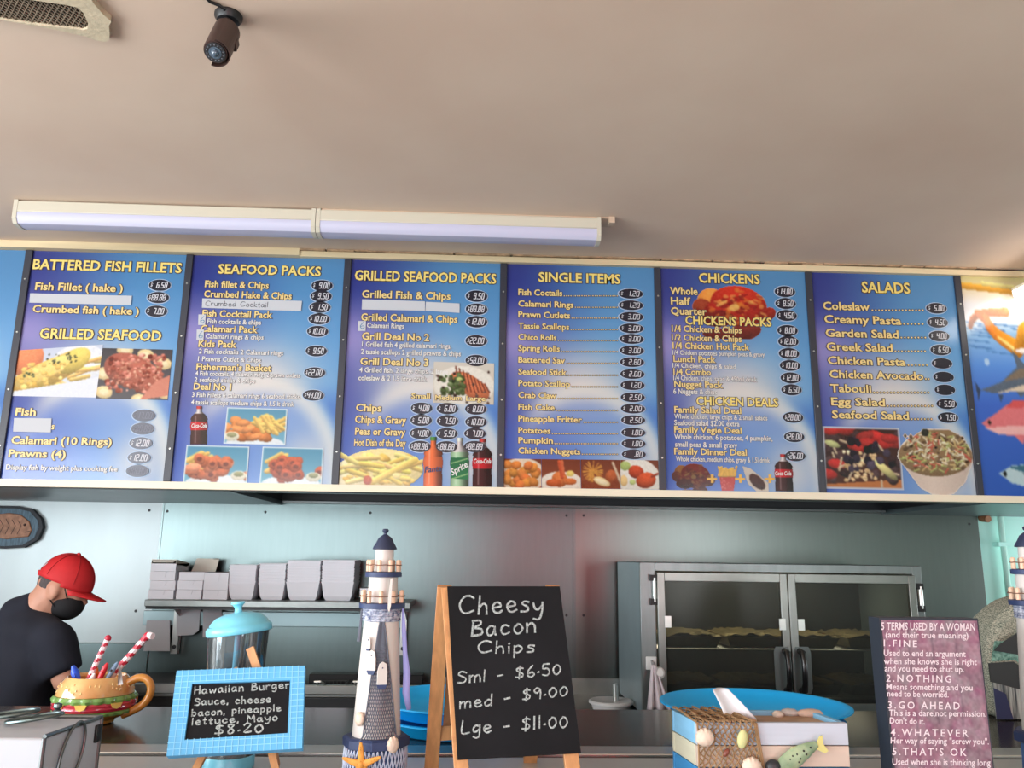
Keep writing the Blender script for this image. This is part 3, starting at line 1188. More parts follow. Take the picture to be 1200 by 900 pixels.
def pic_steak():
    p = Pic(100, 76, (66, 64, 70), bg2=(84, 84, 92))
    for cx, cy_ in ((.32, .02), (.62, .12), (.88, .28), (.06, .5), (.1, .86), (.6, 1.0), (.95, .85)):
        p.ell(cx, cy_, .12, .09, .2, (232, 206, 152), .15); p.ell(cx, cy_, .07, .05, .2, (244, 226, 182), .1)
    p.ell(.4, .42, .36, .24, .35, (158, 84, 68), .35); p.ell(.62, .55, .3, .22, .5, (170, 92, 74), .35)
    p.specks(170, (.12, .12, .9, .85), (172, 92, 74), (.015, .04), .35, 32)
    p.specks(60, (.2, .2, .85, .8), (222, 158, 130), (.01, .02), .2, 20)
    p.poly([(.8, .62), (1, .5), (1, .9), (.6, 1)], (214, 134, 112))
    return p


def pic_pack(kind):
    p = Pic(86, 54, (84, 150, 180), bg2=(120, 178, 200))
    p.ell(.5, .95, .46, .12, 0, (224, 232, 236), .1)
    for k in range(14):
        x = NR.uniform(.1, .35) if kind != 0 else NR.uniform(.5, .9)
        y = NR.uniform(.3, .6)
        p.line(x - .1, y + .1, x + .12, y - .12, .035, (226, 184, 100), .3)
    base = [(196, 118, 60), (190, 104, 66), (180, 84, 52)][kind]
    for k in range(36):
        x = NR.normal(.45, .18); y = NR.uniform(.35, .82)
        if kind == 2 or (kind == 1 and k % 2):
            p.ell(x, y, .1, .08, NR.uniform(0, 3), base, .4); p.ell(x, y, .045, .035, 0, (120, 56, 38), .2)
        else:
            p.ell(x, y, NR.uniform(.08, .16), NR.uniform(.05, .08), NR.uniform(-.6, .4), np.clip(np.array(base) + NR.normal(0, 18), 0, 255), .45)
    if kind == 0:
        for k in range(16):
            x = NR.uniform(.5, .9); p.line(x - .08, NR.uniform(.2, .5), x + .08, NR.uniform(.45, .75), .03, (232, 190, 104), .35)
    cx = .12 if kind == 0 else .85
    p.ell(cx, .78, .12, .08, 0, (226, 220, 196), .2); p.ell(cx, .74, .08, .04, 0, (150, 150, 110), .3)
    return pic_border(p)


def pic_bottle(body, label, cap, clear=None, words=None):
    p = Pic(44, 110, mask=False)
    def prof(y):
        return np.where(y < .08, .16, np.where(y < .14, .15, np.where(y < .36, .15 + .33 * np.sin((y - .14) / .22 * math.pi / 2), np.where(y < .66, .47 - .02 * np.cos((y - .36) * 20), np.where(y < .74, .44, .46)))))
    yy, xx = p.Y / p.h, p.X / p.w - .5
    hw_ = prof(yy)
    shade = 1 + .35 * np.cos((xx / hw_) * 2.4 + .8) - .25
    p.put(np.abs(xx) < hw_, np.array(body)[None, None] * shade[..., None])
    if clear is not None:
        p.put((np.abs(xx) < hw_) & (yy < clear), np.array((214, 206, 204))[None, None] * shade[..., None])
    p.put((np.abs(xx) < hw_) & (yy > .4) & (yy < .62), np.array(label)[None, None] * (shade * .5 + .5)[..., None])
    p.put((np.abs(xx) < .17) & (yy < .075), np.array(cap)[None, None] * shade[..., None])
    p.put((np.abs(xx + .18) < .04) & (yy > .25) & (yy < .95) & (np.abs(xx) < hw_), (250, 240, 240), .3)
    return p


def pic_plate():
    p = Pic(90, 64, (222, 214, 200), bg2=(214, 204, 186))
    p.ell(.5, .55, .5, .33, 0, (240, 234, 220), .05)
    for k in range(9):
        p.ell(.55 + .02 * k, .5 + .02 * k, .3 - .01 * k, .16, .5, (196 + 4 * (k % 3), 112, 72), .35)
    for k in range(9):
        p.line(.36 + .06 * k, .1 + .05 * k, .44 + .06 * k, .7, .012, (122, 58, 40), .2)
    p.specks(60, (.12, .3, .5, .75), (64, 82, 38), (.02, .05), .4, 22)
    p.specks(20, (.05, .2, .95, .95), (70, 50, 44), (.012, .03), .3)
    p.ell(.42, .4, .05, .03, 0, (190, 200, 120), .2)
    return p


def pic_chips():
    p = Pic(124, 60, mask=False)
    p.ell(.5, .55, .5, .26, 0, (236, 214, 150), .2); p.ell(.12, .75, .2, .22, 0, (236, 220, 176), .2)
    p.specks(46, (.08, .2, .9, .9), (234, 192, 100), (.04, .09), .4, 16, .3, .5)
    for k in range(26):
        x, y = NR.uniform(.08, .9), NR.uniform(.2, .88)
        a_ = NR.uniform(-.5, .6)
        p.line(x - .13 * math.cos(a_), y - .25 * math.sin(a_), x + .13 * math.cos(a_), y + .25 * math.sin(a_), .03, (NR.randint(226, 246), NR.randint(184, 214), NR.randint(96, 140)), .35)
    p.line(.42, .86, .9, .3, .042, (246, 210, 112), .3)
    p.ell(.34, .84, .05, .06, 0, (190, 90, 60), .2)
    p.ell(.68, .72, .05, .04, 0, (246, 222, 150), .2)
    return p


def pic_small(kind):
    p = Pic(60, 46, (120, 60, 40), bg2=(150, 84, 56))
    if kind == 0:
        p.ell(.5, .55, .6, .45, 0, (226, 206, 180), .1)
        for k in range(26):
            x, y = NR.uniform(.12, .88), NR.uniform(.18, .95)
            p.ell(x, y, .13, .11, NR.uniform(0, 3), (NR.randint(176, 206), NR.randint(108, 132), 56), .45)
    elif kind == 1:
        p.ell(.5, .8, .55, .3, 0, (232, 222, 206), .1)
        p.ell(.45, .68, .2, .2, .3, (196, 110, 58), .4); p.ell(.3, .8, .2, .1, 0, (180, 90, 46), .4); p.ell(.7, .75, .18, .09, 0, (190, 104, 54), .4)
        p.line(.45, .1, .52, .6, .05, (206, 92, 56), .3); p.line(.52, .06, .56, .5, .03, (214, 110, 70), .3); p.ell(.72, .48, .1, .08, 0, (226, 200, 110), .2)
    elif kind == 2:
        p.ell(.5, .9, .6, .2, 0, (130, 66, 40), .1)
        for k in range(40):
            a_ = NR.uniform(0, 6.3); p.line(.3, .4, .3 + .25 * math.cos(a_), .4 + .35 * math.sin(a_), .012, (214, 150, 70), .2)
        p.ell(.52, .74, .22, .1, .4, (234, 206, 150), .15); p.ell(.52, .74, .16, .06, .4, (244, 226, 186), .1); p.ell(.75, .55, .14, .16, .3, (176, 92, 52), .3)
        p.line(.8, .1, 1, .8, .03, (214, 190, 160), .2)
    else:
        p.ell(.45, .6, .6, .5, .3, (232, 226, 214), .08)
        p.ell(.4, .4, .2, .17, .3, (176, 66, 36), .5); p.ell(.65, .68, .26, .2, -.3, (184, 74, 36), .5)
        p.line(.8, .55, .98, .45, .03, (150, 56, 32), .3); p.ell(.12, .2, .14, .12, 0, (170, 186, 110), .2); p.ell(.3, .75, .08, .07, 0, (180, 190, 120), .3); p.ell(.08, .7, .1, .14, 0, (224, 190, 130), .2)
    return p


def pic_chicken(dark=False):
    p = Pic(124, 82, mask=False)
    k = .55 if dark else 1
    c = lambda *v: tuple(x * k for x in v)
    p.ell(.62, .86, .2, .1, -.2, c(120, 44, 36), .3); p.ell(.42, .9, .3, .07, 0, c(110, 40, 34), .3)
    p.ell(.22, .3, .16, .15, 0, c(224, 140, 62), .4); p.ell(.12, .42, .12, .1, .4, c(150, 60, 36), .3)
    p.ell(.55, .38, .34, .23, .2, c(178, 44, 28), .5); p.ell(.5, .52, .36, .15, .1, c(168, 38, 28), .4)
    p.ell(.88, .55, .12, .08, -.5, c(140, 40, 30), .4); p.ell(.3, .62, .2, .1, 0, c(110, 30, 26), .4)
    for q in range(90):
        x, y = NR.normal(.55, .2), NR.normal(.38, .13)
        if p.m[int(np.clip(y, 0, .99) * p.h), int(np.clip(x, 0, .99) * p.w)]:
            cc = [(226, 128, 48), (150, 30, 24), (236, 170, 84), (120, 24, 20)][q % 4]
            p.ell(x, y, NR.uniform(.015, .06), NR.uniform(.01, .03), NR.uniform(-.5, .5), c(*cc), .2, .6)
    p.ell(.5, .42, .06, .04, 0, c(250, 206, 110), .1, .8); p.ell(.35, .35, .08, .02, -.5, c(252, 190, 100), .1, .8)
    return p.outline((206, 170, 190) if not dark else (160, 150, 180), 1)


def pic_cup():
    p = Pic(40, 46, mask=False)
    p.poly([(.14, .4), (.86, .4), (.76, 1), (.24, 1)], (196, 70, 66))
    p.specks(30, (.22, .48, .78, .98), (226, 130, 120), (.012, .03))
    for k in range(22):
        x = NR.uniform(.1, .85); p.line(x, .42, x + NR.uniform(-.12, .12), NR.uniform(.06, .2), .05, (232, 180, 84), .4)
    return p


def pic_gravy():
    p = Pic(46, 44, mask=False)
    p.poly([(.0, .0), (.3, .08), (.96, .62), (1, 1), (.55, 1), (.2, .7)], (214, 202, 186))
    p.ell(.55, .6, .38, .2, .75, (70, 34, 26), .2)
    return p.outline((196, 180, 170), 1)


def pic_plus():
    p = Pic(16, 16, mask=False)
    p.poly([(.35, 0), (.65, 0), (.65, .35), (1, .35), (1, .65), (.65, .65), (.65, 1), (.35, 1), (.35, .65), (0, .65), (0, .35), (.35, .35)], (246, 190, 84))
    return p


def pic_salad():
    p = Pic(110, 84, (60, 34, 30), bg2=(84, 42, 32))
    p.poly([(0, .92), (1, .82), (1, 1), (0, 1)], (196, 120, 66))
    p.specks(60, (.02, .1, .98, .85), (64, 40, 42), (.03, .08), .4, 14)
    for k in range(14):
        x, y = [(.25, .08), (.6, .2), (.85, .2), (.1, .68), (.75, .15), (.5, .3)][k % 6]
        p.ell(x + NR.normal(0, .06), y + NR.normal(0, .05), .12, .06, NR.uniform(-.3, .3), (NR.randint(150, 196), 44, 40), .4)
    for k in range(16):
        x, y = NR.uniform(.1, .8), NR.uniform(.2, .85)
        p.line(x, y, x + NR.uniform(-.12, .2), y + NR.uniform(.05, .2), .014, (206, 184, 150), .3)
    p.ell(.78, .68, .18, .05, .7, (206, 196, 130), .3); p.ell(.12, .28, .1, .04, .3, (186, 190, 130), .3)
    p.specks(60, (.25, .4, .65, .85), (222, 190, 140), (.012, .03), .3, 20)
    p.specks(20, (.3, .2, .9, .7), (40, 26, 44), (.03, .06), .3)
    return pic_border(p, (198, 206, 222), 3)


def pic_bowl():
    p = Pic(116, 98, mask=False)
    p.poly([(.0, .42), (.12, .62), (.28, .88), (.42, .97), (.58, 1), (.72, .96), (.86, .8), (1, .42), (.8, .3), (.2, .3)], (226, 206, 190))
    x = p.X / p.w
    sel = p.m.copy()
    p.a[sel] = p.a[sel] * (1.04 - .25 * np.abs(x[sel] - .45))[:, None]
    p.ell(.5, .4, .48, .27, 0, (150, 120, 84), .2)
    p.ell(.5, .25, .32, .2, 0, (160, 130, 90), .2)
    p.poly([(.3, .12), (.5, .01), (.7, .02), (.85, .12), (.98, .4), (.5, .5), (.05, .4)], (150, 120, 84))
    p.specks(90, (.08, .08, .92, .6), (96, 72, 50), (.012, .03), .3, 26)
    for k in range(190):
        xx, yy = NR.uniform(.08, .92), NR.uniform(.06, .62)
        if ((xx - .5) / .46) ** 2 + ((yy - .36) / .3) ** 2 < 1:
            cc = [(232, 216, 176), (206, 178, 120), (198, 96, 76), (178, 184, 110), (240, 226, 196)][k % 5]
            a_ = NR.uniform(0, 3.1)
            p.line(xx, yy, xx + .07 * math.cos(a_), yy + .07 * math.sin(a_), .01, cc, .3)
    p.ell(.38, .06, .05, .05, 0, (48, 44, 34), .2)
    return p.outline((240, 232, 224), 2)


def pic_mural():
    p = Pic(110, 200, (230, 216, 170), bg2=(60, 110, 200))
    y = p.Y / p.h; x = p.X / p.w
    stops = [(0, (226, 214, 150)), (.06, (244, 226, 190)), (.13, (250, 248, 250)), (.2, (246, 250, 255)), (.27, (150, 196, 236)), (.42, (96, 150, 228)), (.6, (66, 108, 206)), (1, (44, 92, 190))]
    global MURAL
    MURAL = stops
    for (a, ca), (b, cb_) in zip(stops, stops[1:]):
        s_ = (y >= a) & (y <= b)
        t_ = ((y - a) / (b - a))[..., None]
        p.put(s_, np.array(ca) * (1 - t_) + np.array(cb_) * t_)
    for k in range(26):
        yy = NR.uniform(.2, .36); xx = NR.uniform(0, 1)
        p.line(xx, yy, xx + .25, yy + .01, .006, (90, 140, 200), .1)
    p.line(0, .04, .8, .07, .03, (240, 176, 70), .2); p.line(.3, .03, 1, .06, .02, (250, 230, 150), .2)
    # orange octopus
    def arm(pts, r0, r1, ca, cb_):
        n = 40
        for i in range(n):
            q = i / (n - 1) * (len(pts) - 1)
            k = min(int(q), len(pts) - 2); f = q - k
            xx = pts[k][0] * (1 - f) + pts[k + 1][0] * f; yy = pts[k][1] * (1 - f) + pts[k + 1][1] * f
            tt = i / (n - 1)
            p.ell(xx, yy, r0 + (r1 - r0) * tt, r0 + (r1 - r0) * tt, 0, tuple(a * (1 - tt) + b * tt for a, b in zip(ca, cb_)), .35)
    arm([(.1, .235), (.13, .205), (.2, .18), (.28, .172), (.4, .168), (.55, .165)], .028, .04, (176, 84, 44), (226, 124, 52))
    arm([(.2, .175), (.3, .2), (.33, .235), (.4, .27), (.5, .3), (.6, .325)], .035, .07, (206, 104, 50), (240, 150, 48))
    arm([(.6, .33), (.64, .34), (.7, .3), (.74, .26), (.82, .24)], .06, .09, (240, 146, 44), (246, 176, 66))
    arm([(.95, .34), (.9, .3), (.86, .26)], .07, .1, (246, 180, 70), (250, 196, 90))
    arm([(.42, .285), (.5, .31), (.58, .335)], .014, .02, (250, 196, 110), (252, 210, 130))
    p.ell(.7, .345, .1, .02, 0, (255, 244, 236), .1)
    # swordfish
    p.poly([(.14, .53), (.4, .49), (.6, .42), (.56, .34), (.7, .41), (1, .39), (1, .5), (.7, .53), (.6, .56), (.55, .53), (.3, .545)], (96, 108, 124))
    p.poly([(.3, .545), (.62, .505), (1, .47), (1, .51), (.72, .535), (.55, .53)], (226, 206, 180)); p.poly([(.4, .49), (.62, .43), (1, .40), (1, .43), (.66, .47)], (132, 116, 100))
    p.poly([(.34, .55), (.4, .55), (.36, .585)], (70, 84, 110)); p.poly([(.08, .49), (.14, .53), (.1, .58)], (60, 74, 100))
    # red snapper
    p.poly([(.1, .68), (.3, .63), (.42, .595), (.7, .585), (1, .62), (1, .72), (.6, .73), (.56, .77), (.48, .735), (.28, .725)], (232, 124, 128))
    p.poly([(.14, .7), (.4, .69), (1, .69), (1, .72), (.6, .73), (.28, .725)], (250, 190, 186)); p.poly([(.4, .61), (.5, .575), (.8, .575), (.8, .6)], (222, 90, 90)); p.ell(.2, .675, .02, .02, 0, (40, 30, 30), 0)
    # tuna
    p.poly([(.24, .9), (.4, .865), (.7, .85), (1, .87), (1, .95), (.7, .965), (.66, .99), (.58, .96), (.38, .94)], (196, 222, 226))
    p.poly([(.36, .872), (.7, .85), (1, .87), (1, .895), (.6, .9)], (60, 110, 130)); p.poly([(.52, .9), (.74, .87), (.66, .91)], (52, 60, 60)); p.ell(.31, .9, .02, .02, 0, (20, 20, 20), 0)
    p.poly([(.6, .8), (1, .6), (1, .82), (.7, .88)], (84, 136, 214), 2)
    p.ell(.25, .4, .03, .03, 0, (220, 240, 255), 0, .7)
    return p


# ---- board: mostly out of frame on the left
t = board(-1, 'blue menu board cut off by the left edge of the picture')
# ---- battered fish fillets
t = board(0, 'blue menu board headed BATTERED FISH FILLETS and GRILLED SEAFOOD', True)
line(t, 'BATTERED FISH FILLETS', 38, 213, 317.5, 11, 'h', 'heading')
line(t, 'Fish Fillet ( hake )', 41, 144, 341, 8.5, 'i')
tape(t, [(36, 344), (155, 347), (154, 358), (35, 355)])
line(t, 'Crumbed fish ( hake )', 38, 163, 367.5, 8.2, 'i')
line(t, 'GRILLED SEAFOOD', 46, 189, 398, 11.5, 'h', 'heading')
for a in [(187.5, 334.5, '6.50'), (185.5, 349, '88.88'), (183.5, 365, '7.00')]:
    price(t, *a)
picture(t, 'fish_picture', pic_fish(), [(18, 411), (121, 404), (113, 466), (10, 464)])
picture(t, 'steak_picture', pic_steak(), [(120.5, 408), (202.5, 410), (196.5, 469), (112.5, 467)], .0022)
line(t, 'Fish', 18, 42, 487, 8.5, 'i')
tape(t, [(17, 490), (61, 490.5), (60, 507), (16, 506)])
line(t, 's', 60.5, 64, 503, 7, 'i')
line(t, 'Calamari (10 Rings)', 13, 131, 521, 8.5, 'i')
line(t, 'Prawns (4)', 10, 77, 536, 8.5, 'i')
line(t, 'Display fish by weight plus cooking fee', 7, 138, 551.5, 6, 'w')
for a in [(169, 487, '17.00', 27, 14, 'gd'), (167.5, 502.5, '88.88', 27, 14, 'gd'), (165.5, 519.5, '12.00', 27, 14, 'g'), (163.5, 536.5, '12.00', 27, 14, 'g'), (161.5, 552, '88.88', 27, 14, 'gd')]:
    price(t, *a)

# ---- seafood packs
t = board(1, 'blue menu board headed SEAFOOD PACKS with three framed food photos')
line(t, 'SEAFOOD PACKS', 255.5, 376, 322, 10.5, 'h', 'heading')
for s, x0, x1, y, c, st in [
    ('Fish fillet & Chips', 240, 315, 337.5, 7.5, 'i'), ('Crumbed Hake & Chips', 239, 342, 349.5, 7.5, 'i'),
    ('Fish Cocktail Pack', 237, 319, 372, 7.5, 'i'), ('Fish cocktails & chips', 243, 306, 380, 5.5, 'w'),
    ('Calamari Pack', 235, 302, 389.5, 7.5, 'i'), ('Calamari rings & chips', 241, 309, 397.5, 5.5, 'w'),
    ('Kids Pack', 232.5, 277, 407, 7.5, 'i'), ('2 Fish cocktails 2 Calamari rings', 233, 332, 415.5, 5.5, 'w'),
    ('1 Prawns Cutlet & Chips', 232, 306, 424, 5.5, 'w'), ("Fisherman's Basket", 230, 318, 434.5, 7.5, 'i'),
    ('4 Fish cocktails, 4 calamari rings 2 prawn cutlets', 229, 352, 441.5, 5.2, 'w'), ('2 seafood sticks & chips', 228, 299, 448.3, 5.2, 'w'),
    ('Deal No 1', 227, 271, 457, 7.5, 'i'), ('3 Fish Fillets 6 calamari rings 6 seafood sticks', 225, 351, 466.5, 5.5, 'w'),
    ('4 tassie scallops medium chips & 1.5 lt drink', 224, 345, 475.3, 5.5, 'w')]:
    line(t, s, x0, x1, y, c, st)
tp = tape(t, [(237.5, 350), (354, 353), (353, 365), (237, 361)], name='handwritten_label')
g = G(); a_, b_ = P(241, 358.6, BY), P(314, 359, BY)
a_.y = b_.y = BY - .0042; b_.z = a_.z
ink = mat('ink', (52, 52, 60), .7)
hand(g, 'Crumbed Cocktail', a_, b_, (0, 0, .020), NB, .0022)
obj('handwriting', g, ink, tp, world=True, smooth=0)
for x, y in ((237, 374.8), (235, 392.5)):
    tp = tape(t, [(x - 4, y - 6), (x + 4.5, y - 6), (x + 3.8, y + 6.3), (x - 4.5, y + 6.3)], name='handwritten_label')
    a_, b_ = P(x - 2, y + 3.5, BY), P(x + 2.6, y + 3.5, BY); a_.y = b_.y = BY - .0042
    g = G(); hand(g, '6', a_, b_, (0, 0, .026), NB, .0024); obj('handwriting', g, mat('blue_ink', (70, 120, 160), .7), tp, world=True, smooth=0)
for a in [(377.5, 335, '9.00'), (376.3, 347.3, '9.50'), (375, 360.3, '1.50'), (374, 374, '10.00'), (372.3, 388.5, '10.00'), (370.7, 411.5, '9.50'), (368.8, 437, '22.00'), (367.2, 463.3, '44.00')]:
    price(t, *a, 24.5, 12.6)


def bottle_words(t, s, x0, x1, y, cap, rot=0, col='lwhite'):
    L = P(x0, y, BY); Rr = P(x1, y - rot, BY); L.y = Rr.y = BY
    d = (Rr - L).normalized()
    up_ = Vector((-d.z, 0, d.x)) * (cap * BY / 900)
    return obj('bottle_lettering', letter(s, L, Rr, up_, NB, [(0, .0032)], shear=.25, bold=.02), M[col], t, world=True, smooth=0)


COKE = dict(body=(70, 34, 34), label=(206, 36, 46), cap=(200, 60, 60), clear=.2)
picture(t, 'cola_bottle_picture', pic_bottle(**COKE), [(223, 476), (244, 476), (243, 521), (222, 521)])
bottle_words(t, 'Coca-Cola', 224.6, 242.6, 501, 4.2)
picture(t, 'framed_food_picture', pic_pack(0), [(266.5, 477.5), (337, 479.5), (334.5, 521.5), (262, 520)])
picture(t, 'framed_food_picture', pic_pack(1), [(219, 521.5), (292.5, 523.5), (289.5, 566.5), (214.5, 566)])
picture(t, 'framed_food_picture', pic_pack(2), [(308, 523.5), (379.5, 525.5), (377, 568), (304, 567)])

# ---- grilled seafood packs
t = board(2, 'blue menu board headed GRILLED SEAFOOD PACKS with a picture of chips')
line(t, 'GRILLED SEAFOOD PACKS', 415.5, 581.5, 330.3, 11, 'h', 'heading')
for s, x0, x1, y, c, st in [
    ('Grilled Fish & Chips', 424, 528, 350, 8.2, 'i'), ('Grilled Calamari & Chips', 423, 536, 377, 8, 'i'), ('Calamari Rings', 430, 473.5, 384.6, 5.5, 'w'),
    ('Grill Deal No 2', 424, 503, 399, 8.2, 'i'), ('1 Grilled fish 4 grilled calamari rings,', 424, 529, 407.5, 5.8, 'w'), ('2 tassie scallops 2 grilled prawns & chips', 423, 540, 416.3, 5.8, 'w'),
    ('Grill Deal No 3', 422, 502, 428.3, 8.2, 'i'), ('4 Grilled fish, 2 large chips, 2 large', 421, 525, 437.5, 5.8, 'w'), ('coleslaw & 2 1.5 litre drink', 420, 500, 446.5, 5.8, 'w'),
    ('Chips', 417, 447, 482, 8.2, 'i'), ('Chips & Gravy', 416, 476, 496, 8.2, 'i'), ('Peas or Gravy', 416, 475, 510, 8.2, 'i'), ('Hot Dish of the Day', 415, 475.5, 523, 8, 'i')]:
    line(t, s, x0, x1, y, c, st)
picture(t, 'grilled_fish_picture', pic_plate(), [(508.5, 424), (579, 426), (578.5, 474.5), (507.5, 472)])
for s, x0, x1, y in [('Small', 482, 504, 467), ('Medium', 510, 541, 469), ('Large', 546, 569, 470)]:
    o = line(t, s, x0, x1, y, 5.6, 'i'); o.location.y -= .0015
tape(t, [(424.5, 351), (498, 353.5), (498, 364.5), (424, 363)])
tape(t, [(499, 354), (538.5, 356), (538.5, 367), (498.5, 364.5)])
tp = tape(t, [(420, 376.5), (429, 376.5), (428.5, 388), (419.5, 388)], name='handwritten_label')
a_, b_ = P(422, 385.5, BY), P(427, 385.5, BY); a_.y = b_.y = BY - .0042
g = G(); hand(g, '6', a_, b_, (0, 0, .026), NB, .0024); obj('handwriting', g, mat('blue_ink', (70, 120, 160), .7), tp, world=True, smooth=0)
for a in [(558.4, 347.3, '9.50'), (558.4, 362.6, '88.88'), (558.4, 377.3, '12.00'), (558, 399.6, '22.00'), (558, 422.7, '58.00'), (494, 478.5, '4.00'), (524.3, 479, '6.00'), (557.5, 479.5, '8.00'), (493.5, 492.7, '5.00'), (524.3, 493.5, '7.50'), (557.7, 494.6, '10.00'),
          (493, 508, '4.00'), (523.7, 508.3, '5.50'), (556.6, 508.3, '7.00'), (492.3, 523.3, '88.88'), (523.3, 523.7, '88.88'), (556.2, 523.5, '88.88')]:
    price(t, *a, 25, 13.2)
picture(t, 'chips_picture', pic_chips(), [(398, 525), (496, 525), (495, 570), (397, 569)])
picture(t, 'orange_drink_bottle_picture', pic_bottle((244, 116, 62), (244, 116, 62), (80, 150, 70)), [(496, 512), (519.5, 512), (518.5, 570), (495, 570)])
bottle_words(t, 'Fanta', 497.5, 517.5, 554, 6.5, 2, 'navy')
picture(t, 'lemon_drink_bottle_picture', pic_bottle((170, 206, 164), (44, 120, 74), (226, 232, 220), .3), [(527, 513), (550, 513), (549.5, 570), (526.5, 570)])
p = Pic(30, 40, (40, 112, 70), bg2=(50, 130, 80)); p.line(.0, .25, 1, .0, .03, (190, 220, 150), .1); p.line(0, 1, 1, .7, .03, (190, 220, 150), .1)
picture(t, 'lemon_drink_label', p, [(528.5, 537), (549, 537), (549, 562), (528.5, 561)], .0026)
bottle_words(t, 'Sprite', 530, 549, 557.5, 7, 11)
picture(t, 'cola_bottle_picture', pic_bottle(**COKE), [(553, 514), (577.5, 514), (576.5, 570.5), (552.5, 570.5)])
bottle_words(t, 'Coca-Cola', 555, 575.5, 543, 5)

# ---- single items
t = board(3, 'blue menu board headed SINGLE ITEMS with dotted price lines')
line(t, 'SINGLE ITEMS', 631, 727, 331.3, 10.5, 'h', 'heading')
SI = [('Fish Coctails', 659, 346.5, 344.5, '1.20'), ('Calamari Rings', 672, 360, 358, '1.20'), ('Prawn Cutlets', 668, 372.6, 371.5, '3.00'), ('Tassie Scallops', 667, 386, 385, '3.00'), ('Chico Rolls', 652, 398.8, 397.5, '3.00'), ('Spring Rolls', 656, 411.8, 411, '3.00'), ('Battered Sav', 662, 425.5, 424.5, '2.80'), ('Seafood Stick', 664, 439.5, 438.5, '2.00'), ('Potato Scallop', 668, 453, 451.5, '1.20'), ('Crab Claw', 652, 466.7, 465.7, '2.50'), ('Fish Cake', 650, 480.7, 479, '2.00'), ('Pineapple Fritter', 682, 494.6, 492.5, '2.50'), ('Potatoes', 645, 508, 507, '1.00'), ('Pumpkin', 648, 519.6, 520, '1.00'), ('Chicken Nuggets', 680, 532, 532.5, '.80')]


def dots(t, x0, x1, y, n, r=.9):
    g = G()
    for k in range(n):
        v = P(x0 + (x1 - x0) * (k + .5) / n, y, BY)
        for rr, lf, m in ((r * 1.6, .0015, 0), (r, .0026, 1)):
            q = rr * BY / 900
            g.poly([(v.x + q * math.cos(a), BY - lf, v.z + q * math.sin(a)) for a in np.linspace(0, 2 * math.pi, 7)[:-1]], m)
    z = sum(v.co.z for v in g.bm.verts) / len(g.bm.verts)
    return obj('dot_leader', g, [M['outline'], M['yellow2']], t, world=True, smooth=0)


for k, (s, x1, y, yo, pr) in enumerate(SI):
    line(t, s, 607.3, x1, y, 6.8, 'i')
    dots(t, x1 + 1, 724.5, y - .2 + .6, int((724 - x1) / 2.6), .75)
    price(t, 739 + k * .25, yo, pr, 28, 11.3)
for k, q in enumerate([[(589, 537.5), (634, 538), (634.5, 572), (588.5, 571.5)], [(634.5, 538), (680, 538.5), (680.5, 572.5), (635, 572)], [(680.5, 538.5), (726.5, 539), (727, 573), (681, 572.5)], [(727, 539), (771, 539.5), (772.5, 573.5), (727.5, 573)]]):
    picture(t, 'food_picture', pic_small(k), q)

# ---- chickens
t = board(4, 'dark blue menu board headed CHICKENS with a roast chicken picture')
picture(t, 'roast_chicken_picture', pic_chicken(), [(811, 333), (909, 334), (909, 398), (811, 397)], .001)
for s, x0, x1, y, c, st in [
    ('CHICKENS', 819, 890.5, 332, 10.5, 'h'), ('Whole', 785, 817.5, 345.3, 8.2, 'i'), ('Half', 786, 809, 357, 8.2, 'i'), ('Quarter', 786, 828, 369, 8.2, 'i'), ('CHICKENS PACKS', 803, 904, 381.3, 9.5, 'h'),
    ('1/4 Chicken & Chips', 787, 869, 389.6, 7.2, 'i'), ('1/2 Chicken & Chips', 787, 869, 400, 7.2, 'i'), ('1/4 Chicken Hot Pack', 788, 878, 409.6, 7.2, 'i'), ('1/4 Chicken potatoes pumpkin peas & gravy', 788, 896, 417, 5.2, 'w'),
    ('Lunch Pack', 789, 838.5, 424.6, 7.2, 'i'), ('1/4 Chicken, chips & salad', 788, 862, 431.8, 5.5, 'w'), ('1/4 Combo', 789, 833, 439.6, 7.2, 'i'), ('1/4 Chicken, chips, salad & 450ml drink', 789, 887, 446.6, 5.5, 'w'),
    ('Nugget Pack', 790, 847, 454.3, 7.2, 'i'), ('6 Nuggets & chips', 789, 840, 462, 6, 'w'), ('CHICKEN DEALS', 816, 912, 475.6, 9.5, 'h'), ('Family Salad Deal', 790, 868.5, 484.3, 7.2, 'i'),
    ('Whole chicken, large chips & 2 small salads', 790, 899, 491.6, 5.5, 'w'), ('Seafood salad $2.00 extra', 790, 866.5, 499, 6, 'w'), ('Family Vegie Deal', 790, 869, 507.6, 7.2, 'i'), ('Whole chicken, 6 potatoes, 4 pumpkin,', 790, 905, 515.8, 6, 'w'),
    ('small peas & small gravy', 791, 864, 524.2, 6, 'w'), ('Family Dinner Deal', 790, 875, 533.2, 7.2, 'i'), ('Whole chicken, medium chips, gravy & 1.5l drink', 792, 902, 541.3, 5.6, 'w')]:
    line(t, s, x0, x1, y, c, st, 'heading' if st == 'h' else 'menu_line')
for a in [(919.5, 342, '14.00'), (920.3, 356, '8.50'), (921.5, 370, '4.50'), (922.5, 387.5, '8.00'), (923.5, 400.5, '12.00'), (924.3, 414.5, '10.00'), (925.5, 428.5, '10.00'), (926.3, 443, '12.00'), (927.2, 457, '6.50'), (929, 489.3, '28.00'), (930.3, 512, '28.00'), (931.7, 534.3, '26.00')]:
    price(t, *a, 23.5, 12.6)
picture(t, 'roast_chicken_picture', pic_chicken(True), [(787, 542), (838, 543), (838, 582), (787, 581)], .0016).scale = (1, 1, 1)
picture(t, 'chip_cup_picture', pic_cup(), [(838, 545), (865.5, 545), (866, 575), (838.5, 575)], .0018)
